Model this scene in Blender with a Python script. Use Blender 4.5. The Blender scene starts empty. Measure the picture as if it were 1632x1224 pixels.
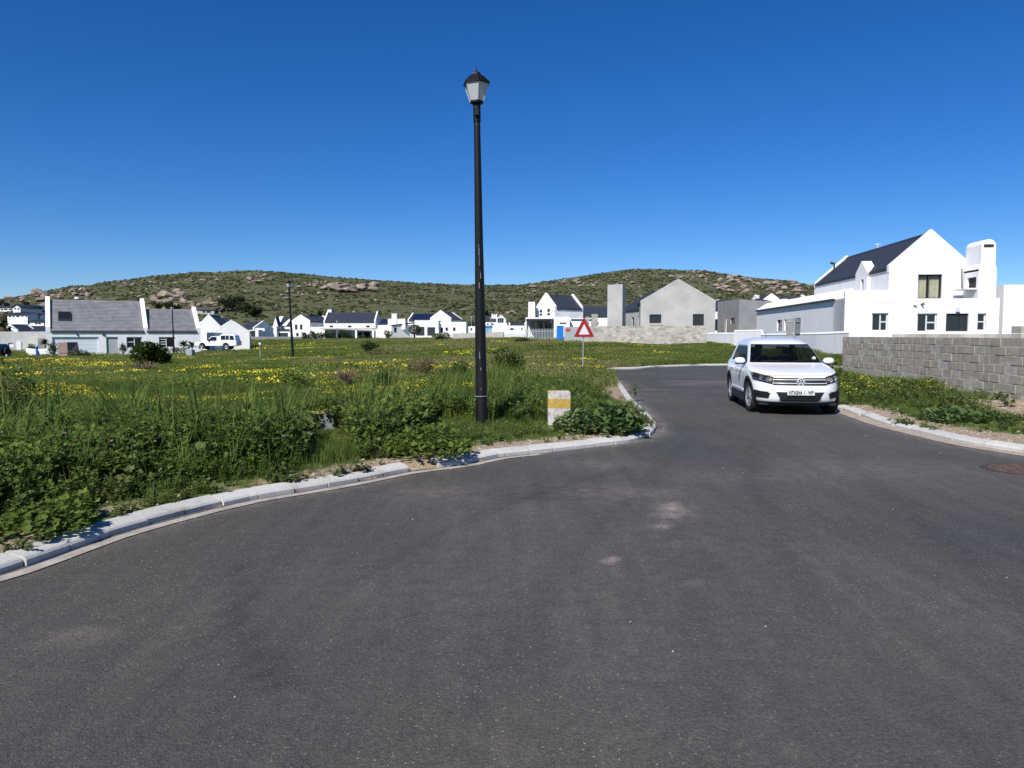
import bpy, bmesh, math, random
import numpy as np
from mathutils import Vector, Matrix
random.seed(7)
RNG = np.random.default_rng(11)
R = math.radians
PI = math.pi
scene = bpy.context.scene
C = scene.collection

# ------------------------------------------------------------------ camera
F_PX = 1178.0                       # focal length in photo pixels (1632 wide)
CAM_H = 1.65
PITCH = math.atan(78.0 / F_PX)      # horizon 78 px above the centre
cam_d = bpy.data.cameras.new('camera')
cam_d.sensor_width = 36.0
cam_d.lens = 36.0 * F_PX / 1632.0
cam_d.clip_start = 0.05
cam_d.clip_end = 6000.0
cam = bpy.data.objects.new('camera', cam_d)
C.objects.link(cam)
cam.location = (0, 0, CAM_H)
cam.rotation_euler = (PI / 2 - PITCH, 0, 0)
scene.camera = cam

# ------------------------------------------------------------------ world and sun
SUN_AZ_X, SUN_AZ_Y, SUN_EL = -0.53, -1.0, R(44)    # horizontal direction towards the sun
world = bpy.data.worlds.new('World')
scene.world = world
world.use_nodes = True
wn = world.node_tree
wn.nodes.clear()
w_out = wn.nodes.new('ShaderNodeOutputWorld')
w_bg = wn.nodes.new('ShaderNodeBackground')
w_sky = wn.nodes.new('ShaderNodeTexSky')
w_sky.sky_type = 'NISHITA'
w_sky.sun_disc = False
w_sky.sun_elevation = SUN_EL
w_sky.sun_rotation = math.atan2(SUN_AZ_X, SUN_AZ_Y)
w_sky.altitude = 1200
w_sky.air_density = 1.0
w_sky.dust_density = 0.0
w_sky.ozone_density = 9.0
w_bg.inputs['Strength'].default_value = 0.075
w_hs = wn.nodes.new('ShaderNodeHueSaturation')
w_hs.inputs['Saturation'].default_value = 1.20
w_hs.inputs['Hue'].default_value = 0.508
wn.links.new(w_sky.outputs[0], w_hs.inputs['Color'])
wn.links.new(w_hs.outputs[0], w_bg.inputs['Color'])
wn.links.new(w_bg.outputs[0], w_out.inputs['Surface'])
sun_d = bpy.data.lights.new('sun', 'SUN')
sun_d.energy = 4.2
sun_d.angle = R(0.53)
sun_d.color = (1.0, 0.955, 0.90)
sun = bpy.data.objects.new('sun', sun_d)
C.objects.link(sun)
sd = Vector((SUN_AZ_X, SUN_AZ_Y, 0)).normalized() * math.cos(SUN_EL) + Vector((0, 0, math.sin(SUN_EL)))
sun.rotation_euler = sd.to_track_quat('Z', 'Y').to_euler()
sun.location = (0, -20, 40)
scene.view_settings.view_transform = 'Standard'
scene.view_settings.look = 'None'
scene.view_settings.exposure = 0.55
scene.view_settings.gamma = 1.0
scene.view_settings.use_curve_mapping = False
scene.render.film_transparent = False
try:
    scene.cycles.use_denoising = True
    scene.cycles.max_bounces = 5
    scene.cycles.diffuse_bounces = 2
    scene.cycles.transparent_max_bounces = 8
    scene.cycles.sample_clamp_indirect = 6
except Exception:
    pass

# ------------------------------------------------------------------ photo pixel -> place
def zat(py, D, px=816):
    """height of the point seen at pixel row py at forward distance D"""
    return CAM_H + D * math.tan(math.atan((612.0 - py) / F_PX) - PITCH)
def xat(px, D, z=0.5):
    depth = D * math.cos(PITCH) + (CAM_H - z) * math.sin(PITCH)
    return (px - 816.0) / F_PX * depth
def gnd(px, py, z=0.0):
    a = math.atan((612.0 - py) / F_PX) - PITCH
    D = (z - CAM_H) / math.tan(a)
    return (xat(px, D, z), D)
def pt(px, py, D):
    z = zat(py, D)
    return Vector((xat(px, D, z), D, z))

# ------------------------------------------------------------------ numpy noise
_perm = np.random.default_rng(5).permutation(256)
_perm = np.concatenate([_perm, _perm])
_val = np.random.default_rng(6).random(256)
def vnoise(x, y):
    xi = np.floor(x).astype(int); yi = np.floor(y).astype(int)
    xf = x - xi; yf = y - yi
    u = xf * xf * (3 - 2 * xf); v = yf * yf * (3 - 2 * yf)
    def h(a, b):
        return _val[_perm[(_perm[a & 255] + b) & 255]]
    return (h(xi, yi) * (1 - u) + h(xi + 1, yi) * u) * (1 - v) + (h(xi, yi + 1) * (1 - u) + h(xi + 1, yi + 1) * u) * v
def fbm(x, y, o=4):
    x = np.asarray(x, float); y = np.asarray(y, float)
    s = 0; a = .5; t = 0
    for i in range(o):
        s = s + a * vnoise(x * 2 ** i + 17.3 * i, y * 2 ** i - 9.1 * i); t += a; a *= .5
    return s / t * 2 - 1

# ------------------------------------------------------------------ object helpers
def put(o, label=None, cat=None, group=None, kind=None):
    if label: o['label'] = label
    if cat: o['category'] = cat
    if group: o['group'] = group
    if kind: o['kind'] = kind
    return o
def thing(name, label, cat, loc=(0, 0, 0), group=None, rotz=0.0, kind=None):
    o = bpy.data.objects.new(name, None)
    C.objects.link(o)
    o.location = loc
    o.rotation_euler = (0, 0, rotz)
    o.empty_display_size = .2
    put(o, label, cat, group, kind)
    return o
def world_of(o):
    m = Matrix.LocRotScale(Vector(o.location), o.rotation_euler, Vector(o.scale))
    return world_of(o.parent) @ m if o.parent else m
class MB:
    def __init__(s):
        s.v = []; s.f = []; s.m = []
    def add(s, vs, fs, mi=0):
        b = len(s.v)
        s.v.extend([tuple(q) for q in vs])
        for f in fs:
            s.f.append([i + b for i in f]); s.m.append(mi)
        return s
    def quad(s, a, b, c, d, mi=0):
        return s.add([a, b, c, d], [(0, 1, 2, 3)], mi)
    def poly(s, pts, mi=0):
        return s.add(pts, [list(range(len(pts)))], mi)
    def box(s, x0, y0, z0, x1, y1, z1, mi=0, fn=None):
        vs = [(x, y, z) for z in (z0, z1) for y in (y0, y1) for x in (x0, x1)]
        if fn: vs = [fn(*q) for q in vs]
        return s.add(vs, [(0, 2, 3, 1), (4, 5, 7, 6), (0, 1, 5, 4), (2, 6, 7, 3), (0, 4, 6, 2), (1, 3, 7, 5)], mi)
    def prism(s, poly2, a, b, fn, mi=0, cap=True):
        """poly2 list of (u,v); fn(u,v,w) -> point; extruded from w=a to w=b"""
        n = len(poly2)
        vs = [fn(u, v, a) for u, v in poly2] + [fn(u, v, b) for u, v in poly2]
        fs = [(i, (i + 1) % n, (i + 1) % n + n, i + n) for i in range(n)]
        if cap: fs += [list(range(n))[::-1], list(range(n, 2 * n))]
        return s.add(vs, fs, mi)
    def ring(s, rings, mi=0, cap=True):
        """rings: list of rings, each a list of points, lofted"""
        n = len(rings[0]); vs = []; fs = []
        for r_ in rings: vs += list(r_)
        for k in range(len(rings) - 1):
            for i in range(n):
                j = (i + 1) % n
                fs.append((k * n + i, k * n + j, (k + 1) * n + j, (k + 1) * n + i))
        if cap:
            fs.append(list(range(n))[::-1]); fs.append([(len(rings) - 1) * n + i for i in range(n)])
        return s.add(vs, fs, mi)
    def lathe(s, prof, n=12, c=(0, 0, 0), mi=0, axis='z', cap=True, ph=0.0):
        rs = []
        for r_, h in prof:
            ring = []
            for i in range(n):
                a = 2 * PI * i / n + ph
                p = (r_ * math.cos(a), r_ * math.sin(a), h)
                if axis == 'x': p = (p[2], p[0], p[1])
                if axis == 'y': p = (p[1], p[2], p[0])
                ring.append((c[0] + p[0], c[1] + p[1], c[2] + p[2]))
            rs.append(ring)
        return s.ring(rs, mi, cap)
    def tube(s, pts, rad, n=6, mi=0):
        pts = [Vector(p) for p in pts]
        if not isinstance(rad, (list, tuple)): rad = [rad] * len(pts)
        rs = []
        for i, p in enumerate(pts):
            d = (pts[min(i + 1, len(pts) - 1)] - pts[max(i - 1, 0)])
            if d.length < 1e-6: d = Vector((0, 0, 1))
            d.normalize()
            a = d.orthogonal().normalized() if i == 0 else (a - d * a.dot(d)).normalized()
            b = d.cross(a)
            rs.append([p + (a * math.cos(2 * PI * k / n) + b * math.sin(2 * PI * k / n)) * rad[i] for k in range(n)])
        return s.ring(rs, mi, True)
    def mesh(s, name, mats, smooth=False):
        me = bpy.data.meshes.new(name)
        me.from_pydata([tuple(q) for q in s.v], [], s.f)
        if not isinstance(mats, (list, tuple)): mats = [mats]
        for m in mats: me.materials.append(m)
        if any(s.m): me.polygons.foreach_set('material_index', s.m)
        if smooth: me.polygons.foreach_set('use_smooth', [True] * len(me.polygons))
        me.update()
        return me
    def build(s, name, mats, parent=None, smooth=False, world=False, angle=None):
        """vertices are local to parent; world=True: vertices are world coordinates"""
        if world and parent is not None:
            inv = world_of(parent).inverted()
            s.v = [tuple(inv @ Vector(q)) for q in s.v]
        me = s.mesh(name, mats, smooth)
        o = bpy.data.objects.new(name, me)
        C.objects.link(o)
        if parent is not None: o.parent = parent
        return o
def fix_normals(o):
    bm = bmesh.new(); bm.from_mesh(o.data)
    bmesh.ops.recalc_face_normals(bm, faces=bm.faces)
    bm.to_mesh(o.data); bm.free()
    return o
def bevel(o, w=.01, seg=1, ang=40):
    m = o.modifiers.new('bevel', 'BEVEL'); m.width = w; m.segments = seg; m.limit_method = 'ANGLE'; m.angle_limit = R(ang)
    return o
def copy_tree(o, parent=None):
    c = o.copy(); C.objects.link(c)
    if parent is not None: c.parent = parent
    for ch in list(o.children): copy_tree(ch, c)
    return c

# ------------------------------------------------------------------ materials
def nt(name):
    m = bpy.data.materials.new(name); m.use_nodes = True
    n = m.node_tree.nodes; l = m.node_tree.links
    return m, n, l, n['Principled BSDF']
def mat(name, col, rough=.8, var=.0, scale=4., bump=0., bscale=60., metal=0., spec=.3, coords='Object', col2=None, dirt=None, coat=0.):
    m, n, l, b = nt(name)
    b.inputs['Roughness'].default_value = rough
    b.inputs['Metallic'].default_value = metal
    b.inputs['Specular IOR Level'].default_value = spec
    b.inputs['Coat Weight'].default_value = coat
    b.inputs['Coat Roughness'].default_value = .05
    c4 = (*col, 1)
    tc = n.new('ShaderNodeTexCoord')
    if coords == 'World':
        g = n.new('ShaderNodeNewGeometry'); src = g.outputs['Position']
    else:
        src = tc.outputs[coords]
    if var > 0 or col2:
        nz = n.new('ShaderNodeTexNoise'); nz.inputs['Scale'].default_value = scale
        nz.inputs['Detail'].default_value = 6; nz.inputs['Roughness'].default_value = .6
        l.new(src, nz.inputs['Vector'])
        r = n.new('ShaderNodeValToRGB')
        r.color_ramp.elements[0].position = .35; r.color_ramp.elements[1].position = .65
        k = 1 - var
        r.color_ramp.elements[0].color = (*(col2 if col2 else [q * k for q in col]), 1)
        r.color_ramp.elements[1].color = c4
        l.new(nz.outputs['Fac'], r.inputs['Fac'])
        l.new(r.outputs['Color'], b.inputs['Base Color'])
    else:
        b.inputs['Base Color'].default_value = c4
    if bump > 0:
        nb = n.new('ShaderNodeTexNoise'); nb.inputs['Scale'].default_value = bscale; nb.inputs['Detail'].default_value = 4
        l.new(src, nb.inputs['Vector'])
        bp = n.new('ShaderNodeBump'); bp.inputs['Strength'].default_value = bump; bp.inputs['Distance'].default_value = .02
        l.new(nb.outputs['Fac'], bp.inputs['Height']); l.new(bp.outputs['Normal'], b.inputs['Normal'])
    return m
def leaf_mat(name, c1, c2, trans=.25, rough=.6, c3=None, spec=.25):
    """foliage: per-instance random between colours, some translucency"""
    m, n, l, b = nt(name)
    b.inputs['Roughness'].default_value = rough
    b.inputs['Specular IOR Level'].default_value = spec
    oi = n.new('ShaderNodeObjectInfo')
    g = n.new('ShaderNodeNewGeometry')
    nz = n.new('ShaderNodeTexNoise'); nz.inputs['Scale'].default_value = .55; nz.inputs['Detail'].default_value = 5
    l.new(g.outputs['Position'], nz.inputs['Vector'])
    ad = n.new('ShaderNodeMath'); ad.operation = 'MULTIPLY_ADD'; ad.inputs[1].default_value = .5
    l.new(oi.outputs['Random'], ad.inputs[0]); 
    ml = n.new('ShaderNodeMath'); ml.operation = 'MULTIPLY_ADD'; ml.inputs[1].default_value = 1.4; ml.inputs[2].default_value = -.45
    l.new(nz.outputs['Fac'], ml.inputs[0]); l.new(ml.outputs[0], ad.inputs[2])
    r = n.new('ShaderNodeValToRGB')
    r.color_ramp.elements[0].position = .1; r.color_ramp.elements[0].color = (*c1, 1)
    r.color_ramp.elements[1].position = .9; r.color_ramp.elements[1].color = (*c2, 1)
    if c3:
        e = r.color_ramp.elements.new(.97); e.color = (*c3, 1)
    l.new(ad.outputs[0], r.inputs['Fac'])
    l.new(r.outputs['Color'], b.inputs['Base Color'])
    t = n.new('ShaderNodeBsdfTranslucent'); l.new(r.outputs['Color'], t.inputs['Color'])
    mx = n.new('ShaderNodeMixShader'); mx.inputs[0].default_value = trans
    l.new(b.outputs[0], mx.inputs[1]); l.new(t.outputs[0], mx.inputs[2])
    l.new(mx.outputs[0], n['Material Output'].inputs['Surface'])
    return m

M = {}
def mwhite(name, col=(.82, .82, .81)):
    m, n, l, b = nt(name)
    b.inputs['Roughness'].default_value = .85; b.inputs['Specular IOR Level'].default_value = .2
    g = n.new('ShaderNodeNewGeometry')
    mp = n.new('ShaderNodeMapping'); mp.inputs['Scale'].default_value = (1, 1, .35)
    l.new(g.outputs['Position'], mp.inputs['Vector'])
    nz = n.new('ShaderNodeTexNoise'); nz.inputs['Scale'].default_value = 1.3; nz.inputs['Detail'].default_value = 8
    l.new(mp.outputs[0], nz.inputs['Vector'])
    r = n.new('ShaderNodeValToRGB'); r.color_ramp.elements[0].position = .25; r.color_ramp.elements[1].position = .6
    r.color_ramp.elements[0].color = (*[q * .9 for q in col], 1); r.color_ramp.elements[1].color = (*col, 1)
    l.new(nz.outputs['Fac'], r.inputs['Fac']); l.new(r.outputs['Color'], b.inputs['Base Color'])
    nb = n.new('ShaderNodeTexNoise'); nb.inputs['Scale'].default_value = 14; nb.inputs['Detail'].default_value = 5
    l.new(g.outputs['Position'], nb.inputs['Vector'])
    bp = n.new('ShaderNodeBump'); bp.inputs['Strength'].default_value = .35; bp.inputs['Distance'].default_value = .03
    l.new(nb.outputs['Fac'], bp.inputs['Height']); l.new(bp.outputs['Normal'], b.inputs['Normal'])
    return m
M['white'] = mwhite('white_plaster')
M['cement'] = mat('grey_cement_plaster', (.46, .455, .43), .9, .22, .55, .4, 8, coords='World')
M['cement2'] = mat('dark_cement_plaster', (.38, .38, .37), .9, .2, .8, .3, 6, coords='World')
M['slate'] = mat('dark_roof_sheet', (.035, .042, .058), .55, .15, 3, coords='World')
M['tile'] = mat('grey_roof_tile', (.235, .235, .25), .85, .3, 1.3, coords='World')
M['brownroof'] = mat('brown_roof', (.11, .085, .075), .8, .3, 2, coords='World')
M['alu'] = mat('white_aluminium_frame', (.62, .63, .64), .45, metal=.1)
M['darkframe'] = mat('dark_window_frame', (.03, .032, .036), .5)
M['garage'] = mat('dark_garage_door', (.035, .04, .05), .5)
M['garage_w'] = mat('pale_garage_door', (.66, .72, .76), .5)
M['greydoor'] = mat('grey_door', (.38, .41, .42), .5)
M['curtain'] = mat('cream_curtain', (.82, .81, .60), .9, .15, 3)
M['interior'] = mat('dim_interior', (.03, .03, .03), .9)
def island_blocks():
    m, n, l, b = nt('concrete_block'); b.inputs['Roughness'].default_value = .93; b.inputs['Specular IOR Level'].default_value = .15
    g = n.new('ShaderNodeNewGeometry'); r = n.new('ShaderNodeValToRGB'); e = r.color_ramp.elements
    e[0].color = (.30, .285, .25, 1); e[1].color = (.50, .475, .42, 1); x = e.new(.5); x.color = (.42, .40, .355, 1); l.new(g.outputs['Random Per Island'], r.inputs['Fac'])
    q = n.new('ShaderNodeTexNoise'); q.inputs['Scale'].default_value = 3; q.inputs['Detail'].default_value = 6; l.new(g.outputs['Position'], q.inputs['Vector'])
    w = n.new('ShaderNodeValToRGB'); w.color_ramp.elements[0].position = .35; w.color_ramp.elements[0].color = (.8, .8, .78, 1); w.color_ramp.elements[1].position = .65; w.color_ramp.elements[1].color = (1.08, 1.08, 1.07, 1); l.new(q.outputs['Fac'], w.inputs['Fac'])
    y = n.new('ShaderNodeMix'); y.data_type = 'RGBA'; y.blend_type = 'MULTIPLY'; y.inputs['Factor'].default_value = 1; l.new(r.outputs['Color'], y.inputs['A']); l.new(w.outputs['Color'], y.inputs['B']); l.new(y.outputs['Result'], b.inputs['Base Color'])
    return m
M['brickblk'] = island_blocks()
M['timber'] = mat('weathered_timber', (.45, .36, .3), .8)
def mglass(name, tint, mixf):
    m, n, l, b = nt(name)
    t = n.new('ShaderNodeBsdfTransparent'); t.inputs['Color'].default_value = (*tint, 1)
    b.inputs['Base Color'].default_value = (.01, .012, .015, 1); b.inputs['Roughness'].default_value = .04
    b.inputs['Specular IOR Level'].default_value = .6
    mx = n.new('ShaderNodeMixShader'); mx.inputs[0].default_value = mixf
    l.new(b.outputs[0], mx.inputs[1]); l.new(t.outputs[0], mx.inputs[2])
    l.new(mx.outputs[0], n['Material Output'].inputs['Surface'])
    return m
M['pane'] = mat('dark_window_glass', (.012, .015, .02), .06, spec=.6)
M['pane_clear'] = mglass('clear_window_glass', (.95, .95, .95), .85)
M['solar'] = mat('solar_cell', (.012, .018, .05), .25, spec=.5)

# ------------------------------------------------------------------ road outline on the ground
kerb_left_px = [(0, 917), (69, 893), (178, 854), (230, 839), (333, 812), (400, 797), (510, 779), (591, 764), (650, 752), (716, 744),
                (744, 740), (795, 729), (854, 723), (949, 712)]
KL = [(-30, -2.5), (-18, -1.8), (-11, -.4), (-7.2, 1.2), (-5.2, 2.9), (-4.2, 4.1)] + [gnd(*p) for p in kerb_left_px]
corner_px = [(1000, 706), (1026, 699), (1041, 690), (1045, 681), (1040, 671), (1031, 661), (1009, 640), (989, 612), (979, 601)]
KL += [gnd(*p) for p in corner_px]
KL += [(4.1, 31.5), (4.3, 33.8), (5.0, 35.3), (6.2, 36.0), gnd(1060, 585), gnd(1165, 582.5), (18, 37.3), (26, 37.6), (40, 38), (70, 38.5)]
kerb_right_px = [(1335, 652), (1372, 664), (1410, 677), (1445, 686), (1479, 694), (1530, 706), (1580, 715), (1632, 723)]
KR = [(70, 31), (40, 30.2), (22, 29.6), (14, 28.6), (10.6, 26.8), (8.7, 24), (7.7, 21), (7.25, 18.5)] + [gnd(*p) for p in kerb_right_px] + \
     [(7.7, 9.1), (9.2, 7.9), (12, 6.9), (18, 6.2), (30, 5.6)]
def catmull(P, step=.25):
    P = [np.array(p, float) for p in P]; out = []
    for i in range(len(P) - 1):
        p0 = P[max(i - 1, 0)]; p1 = P[i]; p2 = P[i + 1]; p3 = P[min(i + 2, len(P) - 1)]
        n = max(1, int(np.linalg.norm(p2 - p1) / step))
        d = np.linalg.norm(p2 - p1)
        m1 = (p2 - p0) / (np.linalg.norm(p2 - p0) + 1e-9) * d; m2 = (p3 - p1) / (np.linalg.norm(p3 - p1) + 1e-9) * d
        for k in range(n):
            t = k / n
            out.append((2*t**3-3*t**2+1)*p1 + (t**3-2*t**2+t)*m1 + (-2*t**3+3*t**2)*p2 + (t**3-t**2)*m2)
    out.append(P[-1])
    return np.array(out)
CL = catmull(KL); CR = catmull(KR)
ROAD = np.concatenate([CL, CR, np.array([(30, -40), (-30, -40)], float)])
def in_poly(x, y, P):
    x = np.asarray(x, float); y = np.asarray(y, float)
    ins = np.zeros(x.shape, bool)
    j = len(P) - 1
    for i in range(len(P)):
        xi, yi = P[i]; xj, yj = P[j]
        if yi != yj:
            c = ((yi > y) != (yj > y)) & (x < (xj - xi) * (y - yi) / (yj - yi) + xi)
            ins ^= c
        j = i
    return ins
def seg_dist(x, y, P):
    x = np.asarray(x, float).ravel(); y = np.asarray(y, float).ravel()
    d = np.full(x.shape, 1e9)
    for i in range(len(P) - 1):
        a = P[i]; b = P[i + 1]; ab = b - a; L2 = ab @ ab + 1e-12
        t = np.clip(((x - a[0]) * ab[0] + (y - a[1]) * ab[1]) / L2, 0, 1)
        dd = (x - a[0] - t * ab[0]) ** 2 + (y - a[1] - t * ab[1]) ** 2
        d = np.minimum(d, dd)
    return np.sqrt(d)
EDGE = [CL[::2], CR[::2]]
def edge_dist(x, y):
    sh = np.shape(x)
    d = np.minimum(seg_dist(x, y, EDGE[0]), seg_dist(x, y, EDGE[1]))
    return d.reshape(sh)

# ------------------------------------------------------------------ land heights
def cp(px, py, D): return (xat(px, D), D, zat(py, D))
CTRL = [cp(467, 576, 52.6), cp(277, 565, 88), cp(110, 575, 70), cp(75, 566, 82), cp(320, 563, 98), cp(20, 572, 75), (-70, 60, -1.0), (-110, 120, -.8), (-60, 20, -.3),
        cp(400, 556, 110), cp(560, 541.5, 185), cp(480, 541, 200), cp(680, 540.5, 170), cp(760, 541, 150), cp(860, 541.5, 120), (xat(930, 70), 70, .72), (xat(1125, 70), 70, .72),
        (xat(1040, 55), 55, .42), (xat(930, 50), 50, .25), cp(1300, 561, 45), cp(1349, 563, 38), (10.2, 14.7, .27), (11.2, 25, .28), (11, 20, .28), (20, 20, .35), (40, 40, .6), (60, 60, .8), (40, 10, .3),
        cp(700, 575, 45), (0, 30, .1), (-10, 20, .05), (-20, 30, -.05), (-6, 12, .1), (0, 16, .12), (-12, 8, .05), (-25, 10, -.05), (3, 22, .12), (2, 45, .22), (1.5, 55, .5), (2.5, 60, .8)]
for P in (CL, CR):
    for q in P[::10]:
        CTRL.append((q[0], q[1], .1)) 
CT = np.array(CTRL)
def ground_base(x, y):
    x = np.asarray(x, float); y = np.asarray(y, float); sh = x.shape
    xf = x.ravel(); yf = y.ravel()
    num = np.zeros(xf.shape); den = np.zeros(xf.shape)
    for cx_, cy_, cz_ in CT:
        r2 = (xf - cx_) ** 2 + (yf - cy_) ** 2 + .5
        w = 1 / r2 ** 1.6
        num += w * cz_; den += w
    return (num / den).reshape(sh)
def ground_z(x, y):
    x = np.asarray(x, float); y = np.asarray(y, float)
    z = ground_base(x, y)
    d = edge_dist(x, y)
    bumpy = fbm(x * .22, y * .22, 3) * .10 + fbm(x * .9, y * .9, 2) * .03
    far = np.clip((np.hypot(x, y) - 60) / 80, 0, 1)
    k = np.clip((d - .5) / 4, 0, 1)
    z = z + bumpy * k * (1 - .6 * far)
    kk = np.clip((d - .3) / 1.5, 0, 1)
    return z * kk + .083 * (1 - kk)
def gz(x, y): return float(ground_z(np.array([x]), np.array([y]))[0])

# hill skyline (photo pixels)
SKY = np.array([(-900, 500), (-500, 497), (-200, 488), (0, 477), (29, 473), (59, 467), (82, 463), (122, 455), (147, 455), (169, 450), (210, 446), (248, 440), (312, 434.5), (350, 434),
                (376, 432), (410, 432), (488, 437), (547, 442), (610, 447), (659, 450.6), (747, 454), (829, 454.6), (863, 449), (928, 440), (976, 432), (1006, 429.5),
                (1037, 429), (1073, 430), (1120, 432), (1176, 440), (1210, 444), (1251, 447), (1293, 456), (1340, 464), (1420, 476), (1520, 482), (1640, 478), (1900, 470), (2400, 480)], float)
def hill_z(X, Y):
    X = np.asarray(X, float); Y = np.asarray(Y, float)
    px = 816 + F_PX * X / np.maximum(Y, 1)
    sk = np.interp(px, SKY[:, 0], SKY[:, 1])
    Yr = 640 + 120 * np.clip((px - 600) / 500, 0, 1)
    zr = CAM_H + Yr * np.tan(np.arctan((612 - sk) / F_PX) - PITCH)
    t = np.clip((Y - 215) / (Yr - 215), 0, 1.0)
    z = .6 + (zr - .6) * (t ** 1.12)
    past = np.clip((Y - Yr) / 500, 0, 1)
    z = z - past * zr * 1.1 - (past * 6) ** 1.2
    env = np.clip((Y - 230) / 90, 0, 1)
    z = z + env * (fbm(X / 42, Y / 42, 4) * 2.6 * np.clip(1.15 - t, .25, 1) + fbm(X / 9, Y / 9, 3) * .8 * np.clip(1.2 - t, .5, 1))
    return z
def hill_hit(px, py):
    Ys = np.linspace(232, 800, 569)
    tan_ = math.tan(math.atan((612 - py) / F_PX) - PITCH)
    rz = CAM_H + Ys * tan_
    Xs = (px - 816) / F_PX * (Ys * math.cos(PITCH) + (CAM_H - rz) * math.sin(PITCH))
    hz = hill_z(Xs, Ys)
    k = np.nonzero(hz >= rz)[0]
    if len(k) == 0: return None
    i = k[0]
    return (float(Xs[i]), float(Ys[i]), float(hz[i]))

def grid_mesh(name, X, Y, Z, material, uv=False):
    ny, nx = X.shape
    v = np.stack([X, Y, Z], -1).reshape(-1, 3)
    idx = np.arange(nx * ny).reshape(ny, nx)
    f = np.stack([idx[:-1, :-1], idx[:-1, 1:], idx[1:, 1:], idx[1:, :-1]], -1).reshape(-1, 4)
    me = bpy.data.meshes.new(name)
    me.vertices.add(len(v)); me.vertices.foreach_set('co', v.ravel().astype(np.float32))
    me.loops.add(len(f) * 4); me.loops.foreach_set('vertex_index', f.ravel().astype(np.int32))
    me.polygons.add(len(f)); me.polygons.foreach_set('loop_start', np.arange(0, len(f) * 4, 4, dtype=np.int32))
    me.polygons.foreach_set('loop_total', np.full(len(f), 4, dtype=np.int32))
    me.polygons.foreach_set('use_smooth', np.ones(len(f), bool))
    me.update(calc_edges=True); me.validate()
    me.materials.append(material)
    o = bpy.data.objects.new(name, me); C.objects.link(o)
    return o

# ground material: soil, grass thatch, sand and gravel patches
def ground_material():
    m, n, l, b = nt('soil_and_grass_ground')
    b.inputs['Roughness'].default_value = .95; b.inputs['Specular IOR Level'].default_value = .1
    g = n.new('ShaderNodeNewGeometry')
    def noise(s, d=6):
        q = n.new('ShaderNodeTexNoise'); q.inputs['Scale'].default_value = s; q.inputs['Detail'].default_value = d
        l.new(g.outputs['Position'], q.inputs['Vector']); return q
    n1 = noise(.35); n2 = noise(3.0); n3 = noise(26)
    r = n.new('ShaderNodeValToRGB'); e = r.color_ramp.elements
    e[0].position = .3; e[0].color = (.05, .075, .02, 1); e[1].position = .75; e[1].color = (.15, .16, .05, 1)
    x = e.new(.52); x.color = (.09, .12, .03, 1)
    l.new(n2.outputs['Fac'], r.inputs['Fac'])
    sand = n.new('ShaderNodeValToRGB'); sand.color_ramp.elements[0].position = .35; sand.color_ramp.elements[1].position = .65
    sand.color_ramp.elements[0].color = (.24, .18, .12, 1); sand.color_ramp.elements[1].color = (.40, .31, .22, 1)
    l.new(n3.outputs['Fac'], sand.inputs['Fac'])
    at = n.new('ShaderNodeAttribute'); at.attribute_name = 'bare'
    mx = n.new('ShaderNodeMix'); mx.data_type = 'RGBA'
    ad = n.new('ShaderNodeMath'); ad.operation = 'MULTIPLY_ADD'; ad.inputs[1].default_value = 1.2; ad.inputs[2].default_value = -.6
    l.new(n2.outputs['Fac'], ad.inputs[0])
    a2 = n.new('ShaderNodeMath'); a2.operation = 'ADD'; a2.use_clamp = True
    l.new(at.outputs['Fac'], a2.inputs[0]); l.new(ad.outputs[0], a2.inputs[1])
    rr = n.new('ShaderNodeMapRange'); rr.inputs[1].default_value = .35; rr.inputs[2].default_value = .6
    l.new(a2.outputs[0], rr.inputs[0])
    l.new(rr.outputs[0], mx.inputs['Factor']); l.new(r.outputs['Color'], mx.inputs['A']); l.new(sand.outputs['Color'], mx.inputs['B'])
    l.new(mx.outputs['Result'], b.inputs['Base Color'])
    bp = n.new('ShaderNodeBump'); bp.inputs['Strength'].default_value = .8; bp.inputs['Distance'].default_value = .04
    l.new(n3.outputs['Fac'], bp.inputs['Height']); l.new(bp.outputs['Normal'], b.inputs['Normal'])
    return m
M['ground'] = ground_material()
def bare_of(x, y):
    """how bare (sandy) the ground is"""
    x = np.asarray(x, float); y = np.asarray(y, float)
    d = edge_dist(x, y)
    b = np.clip(1 - (d - .38) / .55, 0, 1) * (.35 + .62 * (fbm(x * .7, y * .7, 2) > -.05))
    # right verge: sandy strip by the kerb and along the foot of the block wall
    right = (x > 6.2) & (y < 17) & (y > 3)
    s = np.clip(1 - (d - .3) / .9, 0, 1) * .75 * (y < 16.5) + np.clip((12.2 - y) / 1.6, 0, 1) * .9 + np.clip((17.5 - y) / 3, 0, 1) * np.clip((x - 8.7) / .9, 0, 1) * .95
    b = np.where(right, np.maximum(b, s), b)
    b = np.where((np.hypot(x - .9, y - 37.5) < 1.4), 1.0, b)
    b = np.where((np.hypot((x + 50) / 6, (y - 66) / 3) < 1.0), .8, b)
    return b
xs = np.unique(np.concatenate([np.arange(-320, -60, 12.), np.arange(-60, -14, 1.6), np.arange(-14, 16, .17), np.arange(16, 60, 1.6), np.arange(60, 340, 12.)]))
ys = np.unique(np.concatenate([np.arange(-120, -6, 8.), np.arange(-6, 3, .8), np.arange(3, 30, .17), np.arange(30, 42, .3), np.arange(42, 110, 1.6), np.arange(110, 280, 6.)]))
GX, GY = np.meshgrid(xs, ys)
GZ = ground_z(GX, GY)
inside = in_poly(GX, GY, ROAD)
ed = edge_dist(GX, GY)
GZ = np.where(inside, -.06, np.where(ed < .14, .02, GZ))
GZ = np.where(GY > 215, GZ - (GY - 215) * .05, GZ)
ground = grid_mesh('ground', GX, GY, GZ, M['ground'])
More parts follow.
